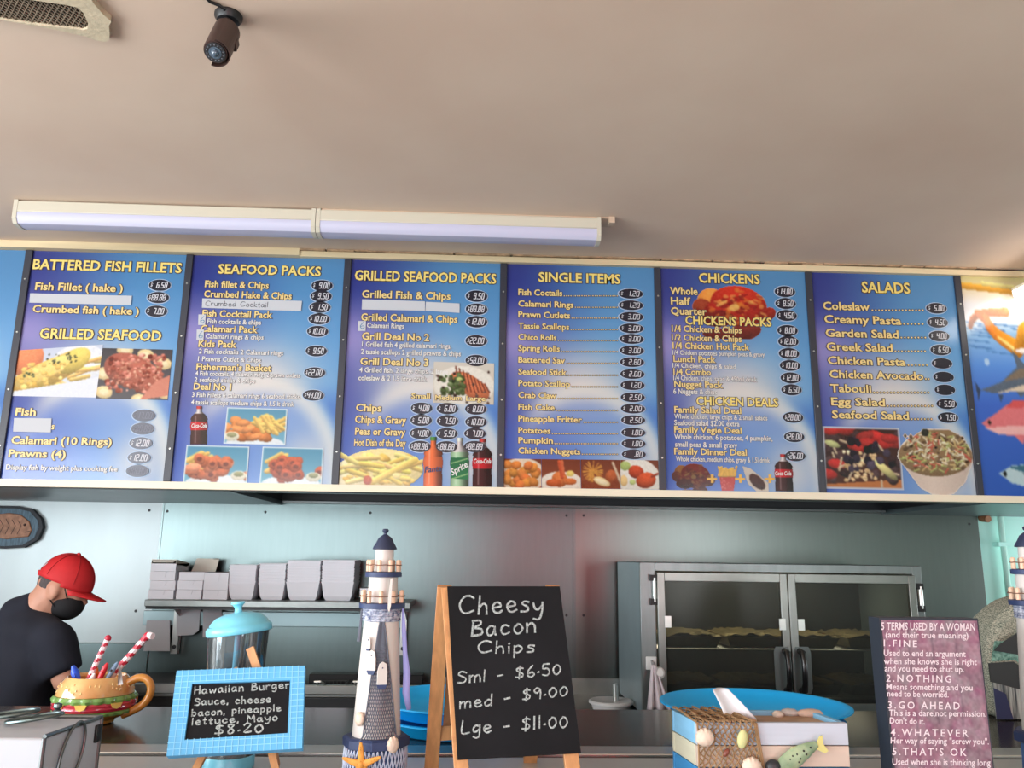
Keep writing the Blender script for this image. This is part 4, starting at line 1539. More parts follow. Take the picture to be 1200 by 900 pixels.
picture(t, 'gravy_boat_picture', pic_gravy(), [(870, 546.5), (900, 547), (900.5, 576), (870.5, 575.5)], .0018)
picture(t, 'cola_bottle_picture', pic_bottle(**COKE), [(906, 532), (928.5, 532.5), (930, 576), (907.5, 575.5)], .0018)
bottle_words(t, 'Coca-Cola', 908, 927, 557, 4.4)
for x in (834, 867, 901.5):
    picture(t, 'plus_sign', pic_plus(), [(x - 6, 556), (x + 6, 556), (x + 6, 566), (x - 6, 566)], .0022)

# ---- salads
t = board(5, 'blue menu board headed SALADS with a bowl of coleslaw')
line(t, 'SALADS', 1010, 1066.5, 343.3, 12, 'h', 'heading')
for s, x0, x1, xd, y, xo, yo, pr in [
    ('Coleslaw', 964.5, 1019, 1083, 363.5, 1097, 361.5, '5.00'), ('Creamy Pasta', 966, 1056, 1083, 379.5, 1098.4, 378, '4.50'), ('Garden Salad', 967.5, 1053, 1086, 395.5, 1100, 394, '4.00'), ('Greek Salad', 968.5, 1046, 1085.5, 411.5, 1102, 410.3, '6.50'),
    ('Chicken Pasta', 970, 1061, 1088, 427.7, 1103.5, 426, '.'), ('Chicken Avocado', 972, 1082, 1089.5, 444, 1105.3, 442, '.'), ('Tabouli', 973, 1021, 1089.5, 459.8, 1106.8, 457, '.'), ('Egg Salad', 974, 1037, 1094, 475.5, 1109, 473.5, '5.50'), ('Seafood Salad', 975, 1065, 1093, 491, 1110.5, 489.5, '7.50')]:
    line(t, s, x0, x1, y, 8.8, 'i')
    dots(t, x1 + 1, xd, y + .3, max(2, int((xd - x1) / 3.9)), 1.1)
    price(t, xo, yo, pr, 23.5, 12.2)
picture(t, 'salad_picture', pic_salad(), [(963.5, 499.5), (1053.5, 501.5), (1059, 574.5), (966.5, 572.5)])
picture(t, 'coleslaw_bowl_picture', pic_bowl(), [(1049.5, 502), (1138, 503), (1143, 580), (1053, 579.5)], .0024)
# ---- fish mural
t = board(6, 'bright printed mural of sea fish right of the SALADS board', False)
t.name = 'fish_mural'; t['category'] = 'mural'
x0, x1 = BX0 + 6 * BW + .002, BX0 + 7 * BW - .002
# painted 0.46 of the panel per picture half so the fish keep their size
o = obj('printed_face', pic_mural().mesh([(x0, BY, BT), (x0 + .34, BY, BT), (x0 + .34, BY, BB), (x0, BY, BB)]), PRINT, t, world=True, smooth=0)
p = Pic(88, 200)
y_ = p.Y / p.h
for (a_, ca), (b_, cb2) in zip(MURAL, MURAL[1:]):
    t_ = ((y_ - a_) / (b_ - a_))[..., None]
    p.put((y_ >= a_) & (y_ <= b_), np.array(ca) * (1 - t_) + np.array(cb2) * t_)
p.ell(.12, .28, .3, .3, 0, (248, 180, 70), .3); p.ell(.3, .2, .26, .24, -.5, (244, 168, 62), .3); p.ell(.2, .2, .04, .03, 0, (40, 30, 24), 0)
p.poly([(0, .39), (.4, .41), (.62, .36), (.58, .44), (.64, .52), (.4, .46), (0, .5)], (96, 108, 124)); p.poly([(0, .47), (.4, .445), (.2, .49), (0, .51)], (226, 206, 180))
p.poly([(0, .62), (.4, .655), (.62, .61), (.56, .67), (.64, .73), (.4, .69), (0, .72)], (232, 124, 128)); p.poly([(0, .69), (.35, .685), (0, .72)], (250, 190, 186))
p.poly([(0, .87), (.35, .9), (.5, .87), (.46, .91), (.5, .95), (.35, .92), (0, .95)], (196, 222, 226)); p.poly([(0, .87), (.35, .9), (0, .895)], (60, 110, 130))
obj('printed_border', p.mesh([(x0 + .34, BY, BT), (x1, BY, BT), (x1, BY, BB), (x0 + .34, BY, BB)]), PRINT, t, world=True, smooth=0)

# dividers between the boards
names = ['the cut-off board and BATTERED FISH FILLETS', 'BATTERED FISH FILLETS and SEAFOOD PACKS', 'SEAFOOD PACKS and GRILLED SEAFOOD PACKS', 'GRILLED SEAFOOD PACKS and SINGLE ITEMS', 'SINGLE ITEMS and CHICKENS', 'CHICKENS and SALADS', 'SALADS and the fish mural']
for k in range(7):
    x = BX0 + k * BW
    t = thing('divider_strip', 'dark strip between ' + names[k], 'joining strip', (x, BY, BB), group='dark strips between the menu boards')
    g = G(); g.box(x - .0135, x + .0135, BY - .009, BY - .0001, BB, BT); obj('strip', g, M['menu_black'], t, world=True, bevel=.002)
    for z in (.12, .33, .55, .76):
        g = G(); g.cyl((x, BY - .009, BB + z), (x, BY - .0115, BB + z), .004, .003, 10); obj('screw', g, M['steel_pale'], t, world=True)


def mpp(p):
    return (Vector(p) - EYE).dot(FW) / FPX


# ---------------------------------------------------------------- wall shelf with takeaway boxes
SHZ = 1.398
sx0, sx1 = P(170, 706, 3.62).x, P(481, 708, 3.62).x
shelf = thing('wall_shelf', 'long steel wall shelf holding white takeaway boxes', 'shelf', ((sx0 + sx1) / 2, 3.88, SHZ))
g = G(); g.box(sx0, sx1, 3.62, 3.89, SHZ - .02, SHZ); g.box(sx0, sx1, 3.612, 3.62, SHZ - .028, SHZ)
g.box(sx0 - .06, sx0, 3.8, 3.888, SHZ - .022, SHZ)
obj('shelf_board', g, mat('shelf_steel', (150, 156, 154), .4, .7, var=.15, scale=20), shelf, world=True, bevel=.003)
g = G(); g.box(sx0, sx1, 3.63, 3.645, SHZ - .04, SHZ - .0285); obj('shadow_strip', g, M['charcoal'], shelf, world=True)  # dark strip paints in the shade gap under the shelf lip
za, zb = P(300, 717, 3.86).z, P(300, 734, 3.86).z
g = G(); g.box(P(168, 720, 3.86).x, P(470, 720, 3.86).x, 3.86, 3.886, zb, za); obj('wall_rail', g, mat('rail_steel', (150, 172, 176), .4, .6), shelf, world=True, bevel=.002)
for px, yb_ in ((203, 766), (472, 768)):
    c = P(px, 735, 3.82)
    zb = P(px, yb_, 3.86).z
    g = G()
    g.box(c.x - .014, c.x + .014, 3.855, 3.888, zb, SHZ - .021)
    g.prism([(c.x + .01, 3.87, SHZ - .021), (c.x + .01, 3.72, SHZ - .021), (c.x + .01, 3.86, SHZ - .09)], (.004, 0, 0))
    br = obj('bracket', g, M['steel_pale'], shelf, world=True)
    g = G()
    for z in (zb + .03, SHZ - .05):
        g.cyl((c.x, 3.852, z), (c.x, 3.856, z), .009, .009, 10)
    obj('bracket_screws', g, M['black'], br, world=True)


def takeaway_box(px0, px1, pyb, pyt, Y, dep, label, lid=0, group='white takeaway boxes on the wall shelf'):
    a, b, c = P(px0, pyb, Y), P(px1, pyb, Y), P((px0 + px1) / 2, pyt, Y)
    w_, h = b.x - a.x, c.z - a.z
    t = thing('takeaway_box', label, 'box', ((a.x + b.x) / 2, Y + dep / 2, a.z), group=group)
    hw = w_ / 2
    g = G()
    tk = .0015
    g.box(-hw, hw, -dep / 2, dep / 2, 0, tk)
    for (x0, x1, y0, y1) in ((-hw, hw, -dep / 2, -dep / 2 + tk), (-hw, hw, dep / 2 - tk, dep / 2), (-hw, -hw + tk, -dep / 2, dep / 2), (hw - tk, hw, -dep / 2, dep / 2)):
        g.box(x0, x1, y0, y1, tk, h - .001)
    obj('box_body', g, M['card'], t, smooth=0)
    g = G()
    if lid == 0:
        g.box(-hw - .001, hw + .001, -dep / 2 - .001, dep / 2 + .001, h - .001, h - .0002)
        g.box(-hw * .25, hw * .25, -dep / 2 - .0022, -dep / 2, h * .35, h - .001)
    else:
        q = lid
        y0 = dep / 2
        L = dep
        d = Vector((0, -math.cos(q), math.sin(q)))
        n = Vector((0, math.sin(q), math.cos(q)))
        pts = [Vector((-hw, y0, h)), Vector((hw, y0, h)), Vector((hw, y0, h)) + d * L, Vector((-hw, y0, h)) + d * L]
        g.prism(pts, n * .0015)
        g.prism([Vector((-hw, y0, h)), Vector((-hw, y0, h)) + d * L, Vector((-hw, y0, h)) + d * L - n * .02, Vector((-hw, y0, h)) + d * .03 - n * .02], (.0015, 0, 0))
        g.prism([Vector((hw, y0, h)), Vector((hw, y0, h)) + d * L, Vector((hw, y0, h)) + d * L - n * .02, Vector((hw, y0, h)) + d * .03 - n * .02], (-.0015, 0, 0))
    obj('box_lid', g, M['card'] if lid == 0 else M['card_in'], t, smooth=0)
    return t


def floor_box(px0, px1, n, hpx, tag_, dep, top_lid, yb0=697.6):
    """a stack of n boxes standing on the shelf; hpx: pixel height of each"""
    words = ['bottom', 'second', 'third', 'fourth']
    z = SHZ
    Y = 3.66
    for i in range(n):
        hp = hpx[i]
        a = P((px0 + px1) / 2, yb0, Y)
        h = hp * mpp(a)
        last = i == n - 1
        x0 = P(px0, yb0, Y).x + R.uniform(-.003, .003)
        x1 = x0 + (P(px1, yb0, Y).x - P(px0, yb0, Y).x)
        t = thing('takeaway_box', 'white takeaway box, %s of the %s' % ('topmost' if last else words[i], tag_), 'box', ((x0 + x1) / 2, Y + dep / 2 + R.uniform(0, .008), z + .0005), group='folded white boxes on the shelf')
        hw = (x1 - x0) / 2
        tk = .0015
        h2 = h - .001
        g = G()
        g.box(-hw, hw, -dep / 2, dep / 2, 0, tk)
        for (u0, u1, v0, v1) in ((-hw, hw, -dep / 2, -dep / 2 + tk), (-hw, hw, dep / 2 - tk, dep / 2), (-hw, -hw + tk, -dep / 2 + tk, dep / 2 - tk), (hw - tk, hw, -dep / 2 + tk, dep / 2 - tk)):
            g.box(u0, u1, v0, v1, tk, h2 - .001)
        obj('box_body', g, M['card'], t, smooth=0)
        g = G()
        q = top_lid if last else 0
        d = Vector((0, -math.cos(q), math.sin(q)))
        n_ = Vector((0, math.sin(q), math.cos(q)))
        o_ = Vector((0, dep / 2, h2 - .001))
        X = Vector((hw, 0, 0))
        dl_ = dep if q < 1 else .062
        g.prism([o_ - X, o_ + X, o_ + X * (1 if q < 1 else 1.12) + d * dl_, o_ - X * (1 if q < 1 else .8) + d * dl_], n_ * .001)
        if q > 1:
            g.prism([o_ + X * 1.12 + d * dl_, o_ + X * .7 + d * dl_, o_ + X * .7 + d * (dl_ - .004) + Vector((0, -.02, 0)), o_ + X * 1.1 + d * (dl_ - .004) + Vector((0, -.02, 0))], (0, 0, .001))
        elif q:
            for s_ in (-1, 1):
                g.prism([o_ + X * s_, o_ + X * s_ + d * dep, o_ + X * s_ + d * dep - n_ * .02, o_ + X * s_ + d * .03 - n_ * .018], (-.0012 * s_, 0, 0))
            g.prism([o_ - X + d * dep, o_ + X + d * dep, o_ + X * .8 + d * (dep + .012) - n_ * .012, o_ - X * .8 + d * (dep + .012) - n_ * .012], n_ * -.001)
        if q < .1:
            g.prism([(-hw * .3, -dep / 2 - .001, h2), (hw * .3, -dep / 2 - .001, h2), (hw * .2, -dep / 2 - .001, h2 * .45), (-hw * .2, -dep / 2 - .001, h2 * .45)], (0, -.001, 0))
        obj('box_lid', g, M['card_in'] if q else M['card'], t, smooth=0)
        z += h
    return z


floor_box(173.5, 203, 4, [10.5, 10.5, 10.5, 9.5], 'leftmost tall stack on the shelf', .17, .1)
floor_box(206.5, 236, 3, [11, 10.5, 10], 'second stack from the left with raised lid', .15, 1.95)
floor_box(237.5, 266, 2, [11, 20], 'short stack beside the nested trays', .16, 0)


def tray_mesh(w_, d_, h, m):
    """open cardboard tray: narrow base with chamfered foot, flaring sides"""
    g = G()
    k = .86
    tk = .0012
    lv = [(k * .86, 0), (k, h * .22), (1, h)]
    outer = [[(-w_ / 2 * a, -d_ / 2 * a, z), (w_ / 2 * a, -d_ / 2 * a, z), (w_ / 2 * a, d_ / 2 * a, z), (-w_ / 2 * a, d_ / 2 * a, z)] for a, z in lv]
    for i in range(2):
        A, B = outer[i], outer[i + 1]
        for j in range(4):
            k2 = (j + 1) % 4
            q = [Vector(v) for v in (A[j], A[k2], B[k2], B[j])]
            n = (q[1] - q[0]).cross(q[3] - q[0]).normalized()
            g.prism(q, -n * tk)
    g.prism(outer[0], (0, 0, tk))
    for s_ in (-1, 1):
        g.box(-w_ / 2 - .0016, w_ / 2 + .0016, s_ * (d_ / 2 + .0008) - .0012, s_ * (d_ / 2 + .0008) + .0012, h - .0035, h + .0002)
        g.box(s_ * (w_ / 2 + .0008) - .0012, s_ * (w_ / 2 + .0008) + .0012, -d_ / 2, d_ / 2, h - .0035, h + .0002)
    return g


def tray_stack(px0, px1, pyt, pyb, dep, n, nm, Y=3.67):
    a, b = P(px0, pyb, Y), P(px1, pyb, Y)
    c = P((px0 + px1) / 2, pyt, Y)
    w_ = b.x - a.x
    H = c.z - SHZ
    h = H * .46
    st = (H - h) / (n - 1)
    words = ['bottom', 'second', 'third', 'fourth', 'fifth', 'sixth', 'seventh', 'eighth', 'ninth', 'tenth']
    first = None
    for i in range(n):
        loc = ((a.x + b.x) / 2 + R.uniform(-.0015, .0015), Y + dep / 2 + R.uniform(-.0015, .0015), SHZ + .0005 + st * i)
        lab = 'white card food tray, %s in the %s' % ('topmost' if i == n - 1 else words[i] + ' up', nm)
        if first is None:
            first = obj('food_tray', tray_mesh(w_, dep, h, 0), M['card'], smooth=0)
            tag(first, lab, 'food tray', 'nested white card trays on the shelf')
            first.location = loc
        else:
            dup(first, loc, None, lab)


tray_stack(266.5, 298, 662, 698.5, .13, 8, 'first nested stack from the left')
tray_stack(301.5, 332.5, 660.5, 698.8, .13, 8, 'second nested stack from the left')
tray_stack(334.5, 373.5, 657, 699, .15, 9, 'third nested stack from the left')
tray_stack(375.5, 413.5, 656.5, 699.5, .18, 9, 'large nested stack by the lighthouse')
a = P(430, 700, 3.67)
takeaway_box(421, 446, 699.6, 689.5, 3.66, .13, 'small low white box behind the lighthouse on the shelf', lid=0)

# papers under the shelf
for (q, lab) in (([(207, 712), (235, 712.5), (233, 739), (226, 744), (207, 745)], 'white paper sheet with curled corner hanging under the shelf'),
                 ([(238, 714), (260, 714), (259, 747), (237.5, 747)], 'white paper sheet hanging just left of the straw dispenser lid'),
                 ([(172, 727), (199, 727), (199, 763), (168, 763)], 'pale sheet hanging left of the shelf bracket')):
    g = G(); g.prism([P(x, y, 3.852 - .002 * (y - 712) * .1) for x, y in q], (0, .0012, 0))
    tag(obj('paper_sheet', g, M['paper'], smooth=0), lab, 'paper', 'papers hanging under the shelf')

# ---------------------------------------------------------------- fish plaque on the wall
c = P(14, 618, 3.885)
t = thing('fish_plaque', 'octagonal dark blue wall plaque with a brown fish', 'plaque', (c.x, 3.895, c.z))
oc = [(-38, 600), (-8, 592.5), (20, 593), (38, 597), (48, 608), (50, 618), (44, 632), (28, 641.5), (4, 643), (-20, 642), (-40, 630)]
g = G(); g.prism([P(x, y, 3.872) for x, y in oc], (0, .024, 0)); obj('plaque_board', g, mat('plaque_edge', (30, 36, 44), .6), t, world=True)
cc = Vector((0, 0, 0))
for x, y in oc:
    cc += P(x, y, 3.87) / len(oc)
g = G(); g.prism([cc.lerp(P(x, y, 3.87), .88) for x, y in oc], (0, .003, 0)); obj('painted_face', g, mat('plaque_blue', (98, 128, 146), .6, var=.5, scale=26, stretch=(6, 1, 1)), t, world=True)
g = G()
pts = [(-20, 612), (-6, 603), (10, 601), (24, 603), (34, 611), (37, 621), (33, 629), (20, 630), (8, 632), (-8, 630), (-18, 626)]
g.prism([P(x, y, 3.862) for x, y in pts], (0, .008, 0))
fshm = mat('fish_brown', (186, 136, 106), .6, var=.45, scale=40)
fo = obj('fish_relief', g, fshm, t, world=True, bevel=.004)
g = G()
for k in range(6):
    x = -14 + k * 7
    g.ribbon([P(x, 608 + abs(k - 3), 3.8612), P(x + 4, 616, 3.8612), P(x - 1, 626, 3.8612)], .003, NB)
g.ball(P(29, 615, 3.862), .006); g.ribbon([P(36, 622, 3.861), P(29, 624, 3.861)], .003, NB)
obj('fish_markings', g, mat('fish_dark', (66, 46, 40), .7), fo, world=True)

# ---------------------------------------------------------------- rear bench, fryers, oven
fx0, fx1, fx2 = P(60, 803, 3.4).x, P(352, 803, 3.4).x, P(507, 803, 3.4).x
FZ = P(380, 803, 3.4).z
t = thing('deep_fryer', 'long black and steel deep fryer behind the blue chalkboard sign', 'fryer', ((fx0 + fx2) / 2, 3.6, 0))
g = G(); vx = fx1 - .02; g.box(fx0, vx, 3.42, 3.85, .04, FZ - .05); g.box(vx, fx2, 3.42, 3.435, .04, FZ - .05); g.box(vx, fx2, 3.78, 3.85, .04, FZ - .05); g.box(fx2 - .02, fx2, 3.435, 3.78, .04, FZ - .05); g.box(vx, fx2 - .02, 3.435, 3.78, .04, .5); g.box(fx0, fx1 - .2, 3.43, 3.8, FZ - .05, FZ - .012); obj('cabinet', g, M['charcoal'], t, world=True, bevel=.004)
g = G(); g.box(fx0, fx2, 3.395, 3.42, FZ - .035, FZ); g.box(fx0, fx2, 3.42, 3.44, FZ - .05, FZ - .03)
obj('steel_lip', g, M['steel_pale'], t, world=True, bevel=.003)
za = P(390, 789.5, 3.8).z
g = G(); g.box(P(363, 795, 3.8).x, P(496, 795, 3.8).x, 3.78, 3.85, FZ - .05, za); obj('control_back', g, M['black'], t, world=True, bevel=.003)
g = G(); g.box(vx + .001, fx2 - .021, 3.436, 3.779, FZ - .2, FZ - .16); obj('oil_surface', g, mat('oil', (60, 44, 28), .1), t, world=True)
g = G()
for x in (fx0 + .3, fx0 + .6):
    g.cyl((x, 3.418, FZ - .2), (x, 3.39, FZ - .2), .02, .018, 16)
obj('knobs', g, M['black'], t, world=True)


def basket(px0, px1, lab):
    a, b = P(px0, 815, 3.46), P(px1, 815, 3.46)
    zt, zb = P(px0, 808, 3.46).z, P(px0, 838, 3.46).z
    t = thing('fry_basket', lab, 'fryer basket', ((a.x + b.x) / 2, 3.56, zb), group='wire baskets in the fryer')
    g = G()
    x0, x1, y0, y1 = a.x, b.x, 3.46, 3.7
    for z in (zt, (zt + zb) / 2, zb):
        g.tube([(x0, y0, z), (x1, y0, z), (x1, y1, z), (x0, y1, z)], .003, 6, closed=True)
    for k in range(9):
        x = x0 + (x1 - x0) * k / 8
        g.tube([(x, y0, zt), (x, y0, zb), (x, y1, zb), (x, y1, zt)], .0018, 5)
    for k in range(8):
        y = y0 + (y1 - y0) * k / 7
        g.tube([(x0, y, zt), (x0, y, zb), (x1, y, zb), (x1, y, zt)], .0018, 5)
    obj('wire_basket', g, mat('wire', (92, 92, 90), .35, 1.), t, world=True)
    g = G()
    xm_ = (x0 + x1) / 2
    g.tube([(xm_ - .03, y0, zt), (xm_ - .012, y0 - .07, zt + .035), (xm_ - .01, y0 - .13, zt + .05), (xm_ + .01, y0 - .13, zt + .05), (xm_ + .012, y0 - .07, zt + .035), (xm_ + .03, y0, zt)], .004, 7)
    obj('handle', g, M['steel_pale'], t, world=True)


basket(358, 398, 'wire fry basket just right of the blue framed sign')
basket(404, 440, 'wire fry basket half hidden behind the lighthouse')

bz = .985
bx0, bx1 = fx2 + .02, XR - .6
t = thing('rear_bench', 'steel rear bench carrying the glass door warmer', 'bench', ((bx0 + bx1) / 2, 3.55, 0))
g = G(); g.box(bx0, bx1, 3.28, 3.885, bz - .04, bz); obj('bench_top', g, M['steel'], t, world=True, bevel=.004)
for x in (bx0 + .05, bx1 - .05):
    for y in (3.33, 3.83):
        g = G(); g.box(x - .02, x + .02, y - .02, y + .02, 0, bz - .041); obj('leg', g, M['steel'], t, world=True)
g = G(); g.box(bx0 + .03, bx1 - .03, 3.31, 3.85, .25, .27); obj('under_shelf', g, M['steel'], t, world=True)
g = G(); g.box(bx0, bx1, 3.875, 3.886, bz + .0, bz + .07); obj('upstand', g, M['steel_pale'], t, world=True)

# warmer: steel shell, two glass doors
OY, OYB = 3.35, 3.86
ox0, ox1 = P(750, 740, OY).x, P(1083, 740, OY).x
ozt, ozb = P(910, 661, OY).z, bz + .012
t = thing('food_warmer', 'wide steel food warmer cabinet with two glass doors', 'food warmer', ((ox0 + ox1) / 2, 3.6, bz))
g = G()
g.box(ox0, ox0 + .03, OY, OYB, ozb, ozt); g.box(ox1 - .03, ox1, OY, OYB, ozb, ozt); g.box(ox0 + .03, ox1 - .03, OY, OYB, ozt - .03, ozt); g.box(ox0 + .03, ox1 - .03, OY, OYB, ozb, ozb + .03)
osteel = mat('warmer_steel', (138, 146, 146), .36, .75, var=.15, scale=10, stretch=(3, 3, .6))
obj('shell', g, mat('warmer_side', (150, 166, 172), .4, .35, var=.1, scale=6), t, world=True, bevel=.003)
g = G(); g.box(ox0 + .03, ox1 - .03, OYB - .02, OYB - .005, ozb + .03, ozt - .03); obj('back_panel', g, mat('warmer_back', (92, 94, 92), .4, .6, var=.2, scale=6), t, world=True)
for k, x in enumerate((ox0 + .03, ox1 - .03)):
    for y in (OY + .05, OYB - .08):
        g = G(); g.cyl((x + (.03 if k == 0 else -.03), y, bz + .0005), (x + (.03 if k == 0 else -.03), y, ozb), .018, .018, 12); obj('foot', g, M['black'], t, world=True)
g = G()
fp = lambda px, py: P(px, py, OY - .02)
xl_, xr_ = fp(772, 700).x, fp(1063, 700).x
zt_ = fp(910, 671).z
g.box(ox0, xl_ - .012, OY - .02, OY, ozb, ozt); g.box(xr_ + .03, ox1, OY - .02, OY, ozb, ozt); g.box(xl_ - .012, xr_ + .03, OY - .02, OY, zt_, ozt)
obj('face_frame', g, osteel, t, world=True, bevel=.002)
xm0 = fp(923.5, 740).x
DZB = ozb + .02
doors = []
for k, (x0, x1) in enumerate(((xl_ - .01, xm0 - .002), (xm0 + .002, xr_ + .028))):
    yy0, yy1 = OY - .045, OY - .021
    fw_ = .03
    g = G()
    zt2 = zt_ - .004
    g.box(x0, x0 + fw_, yy0, yy1, DZB, zt2); g.box(x1 - fw_, x1, yy0, yy1, DZB, zt2); g.box(x0 + fw_, x1 - fw_, yy0, yy1, zt2 - .035, zt2); g.box(x0 + fw_, x1 - fw_, yy0, yy1, DZB, DZB + .03)
    d = obj('door', g, mat('door_steel', (146, 148, 144), .34, 1., var=.15, scale=10), t, world=True, bevel=.002)
    g = G(); g.box(x0 + fw_ - .004, x1 - fw_ + .004, OY - .036, OY - .031, DZB + .026, zt2 - .031); obj('glass_pane', g, mat_glass('smoked_glass_veil', (190, 194, 190), -.025, .16, .16, (104, 108, 106)), d, world=True)  # grey veil mixed into the pane paints the dark interior lighter
    hx = x1 - .028 if k == 0 else x0 + .03
    za, zb = fp(930, 762).z, fp(930, 808).z
    g = G()
    yq = yy0
    g.tube([(hx, yq, za), (hx, yq - .03, za - .004), (hx, yq - .042, za - .03), (hx, yq - .045, (za + zb) / 2), (hx, yq - .042, zb + .03), (hx, yq - .03, zb + .004), (hx, yq, zb)], [.012, .013, .011, .011, .011, .013, .012], 12)
    obj('handle', g, mat('handle_black', (16, 16, 18), .22), d, world=True)
    hp = (x1 - .07, x1 - .005) if k == 0 else (x0 + .005, x0 + .075)
    g = G(); c = (hp[0] + hp[1]) / 2; r_ = (hp[1] - hp[0]) / 2
    z0_, z1_ = fp(930, 812).z, fp(930, 757).z
    g.prism([(c + r_ * sx * (1 - .25 * e), yy0 - .0005, z) for sx, z, e in ((-1, z0_ + .02, 0), (-1, z1_ - .02, 0), (-1, z1_, 1), (1, z1_, 1), (1, z1_ - .02, 0), (1, z0_ + .02, 0), (1, z0_, 1), (-1, z0_, 1))], (0, -.002, 0))
    obj('finger_plate', g, mat('finger_plate', (104, 112, 112), .35, .5), d, world=True)
    for px, py in ((781, 728), (914, 731)) if k == 0 else ((936, 731.5), (1070, 734)):
        q = fp(px, py); g = G(); g.box(q.x - .013, q.x + .013, yy0 - .004, yy0 - .0002, q.z - .022, q.z + .022); obj('pane_clip', g, M['steel_pale'], d, world=True)
for px, ys in ((766, (677, 691.5, 705)), (1076, (687, 702, 713))):
    q = [P(px, y, OY - .02) for y in ys]
    g = G()
    g.cyl((q[0].x, OY - .032, q[0].z), (q[0].x, OY - .032, q[2].z), .009, .009, 12)
    hgo = obj('hinge', g, M['steel_pale'], t, world=True)
    g = G()
    for z in (q[0].z, q[2].z):
        g = G(); g.box(q[0].x - .018, q[0].x + .012, OY - .04, OY - .021, z - .012, z + .012)
        obj('hinge_knuckle', g, M['black'], hgo, world=True)
zs1, zs2 = P(850, 757, 3.5).z, P(850, 812, 3.5).z
for z in (zs1, zs2):
    g = G()
    for k in range(14):
        y = OY + .03 + k * .034
        g.tube([(ox0 + .031, y, z), (ox1 - .031, y, z)], .003, 6)
    obj('wire_rack', g, M['steel_pale'], t, world=True)
k = 0
gold = mat('foil_gold', (196, 176, 122), .35, .5, var=.3, scale=30, bump=.4, bscale=60)
foilm = mat('foil_silver', (160, 160, 150), .3, .8, var=.3, scale=30, bump=.4, bscale=60)
for zi, z in enumerate((zs1, zs2)):
    for i, fx in enumerate((.2, .42, .62, .85)):
        x = ox0 + (ox1 - ox0) * fx
        tt = thing('foil_tray', 'crinkled %s foil tray on the %s rack of the warmer, %s from left' % ('gold' if zi == 0 else 'silver', 'upper' if zi == 0 else 'lower', ['first', 'second', 'third', 'fourth'][i]), 'foil tray', (x, 3.56, z + .0035), group='foil trays in the warmer')
        g = G()
        a0, b0 = (.1, .13), (.118, .15)
        lo = [(-a0[0], -a0[1], 0), (a0[0], -a0[1], 0), (a0[0], a0[1], 0), (-a0[0], a0[1], 0)]
        hi = [(-b0[0], -b0[1], .04), (b0[0], -b0[1], .04), (b0[0], b0[1], .04), (-b0[0], b0[1], .04)]
        g.hexa(lo, hi)
        g.tube([Vector(v) for v in hi], .003, 6, closed=True)
        obj('tray', g, gold if zi == 0 else foilm, tt)
        g = G()
        rws = [[g.bm.verts.new((-.116 + .232 * ii / 15, -.148 + .296 * jj / 11, .041 + .012 * (1 - abs(ii / 7.5 - 1) ** 3) + .007 * R.uniform(-1, 1))) for ii in range(16)] for jj in range(12)]
        for jj in range(11):
            for ii in range(15):
                g.face([rws[jj][ii], rws[jj][ii + 1], rws[jj + 1][ii + 1], rws[jj + 1][ii]])
        obj('foil_cover', g, mat('foil_lid', (190, 172, 124), .35, .6, var=.5, scale=40, bump=.8, bscale=50), tt)

li = area('warmer_fill_light', ((ox0 + ox1) / 2, 3.6, ozt - .04), (0, 0, 0), .9, .2, 5, (1, .84, .62))  # added fill light that brightens the inside of the warmer

# towel on white hook on the warmer's left post
hk = P(763, 777, OY - .02)
t = thing('adhesive_hook', 'square white stick-on hook on the warmer post', 'hook', (hk.x, OY - .02, hk.z))
g = G(); g.box(hk.x - .022, hk.x + .022, OY - .026, OY - .0205, hk.z - .025, hk.z + .025); obj('plate', g, M['white'], t, world=True, bevel=.003)
g = G(); g.tube([(hk.x + .002, OY - .026, hk.z + .01), (hk.x + .002, OY - .04, hk.z - .004), (hk.x + .002, OY - .056, hk.z - .01), (hk.x + .002, OY - .056, hk.z + .008)], .005, 8); obj('hook_arm', g, mat('hook_grey', (150, 150, 152), .4), t, world=True)
hk2 = P(771, 788, OY - .03)
t = thing('adhesive_hook', 'round white stick-on hook beside the hanging towel', 'hook', (hk2.x, OY - .045, hk2.z))
g = G(); g.cyl((hk2.x, OY - .046, hk2.z), (hk2.x, OY - .056, hk2.z), .024, .022, 20); g.cyl((hk2.x, OY - .056, hk2.z + .0), (hk2.x, OY - .07, hk2.z + .004), .012, .014, 14); obj('hook_body', g, M['white'], t, world=True)
g = G()
n = 16
rows = []
for j in range(12):
    v = j / 11
    z = hk.z - .002 - v * .165
    wd = .01 + .05 * v
    ring = []
    for i in range(n):
        u = i / (n - 1)
        ring.append((hk.x + .002 + (u - .5) * wd * 1.5 + v * .016, OY - .056 - .011 * math.sin(u * 14) * (.3 + v) - .006, z))
    rows.append(ring)
vv = [[g.bm.verts.new(p) for p in r_] for r_ in rows]
for j in range(11):
    for i in range(n - 1):
        g.face([vv[j][i], vv[j][i + 1], vv[j + 1][i + 1], vv[j + 1][i]])
o = obj('tea_towel', g, mat('towel', (224, 214, 220), .9, var=.2, scale=4, stretch=(12, 12, 1), col2=(206, 192, 200)), smooth=60)
sm = o.modifiers.new('solid', 'SOLIDIFY'); sm.thickness = .004
tag(o, 'pale tea towel hanging in folds from the square white hook', 'towel')

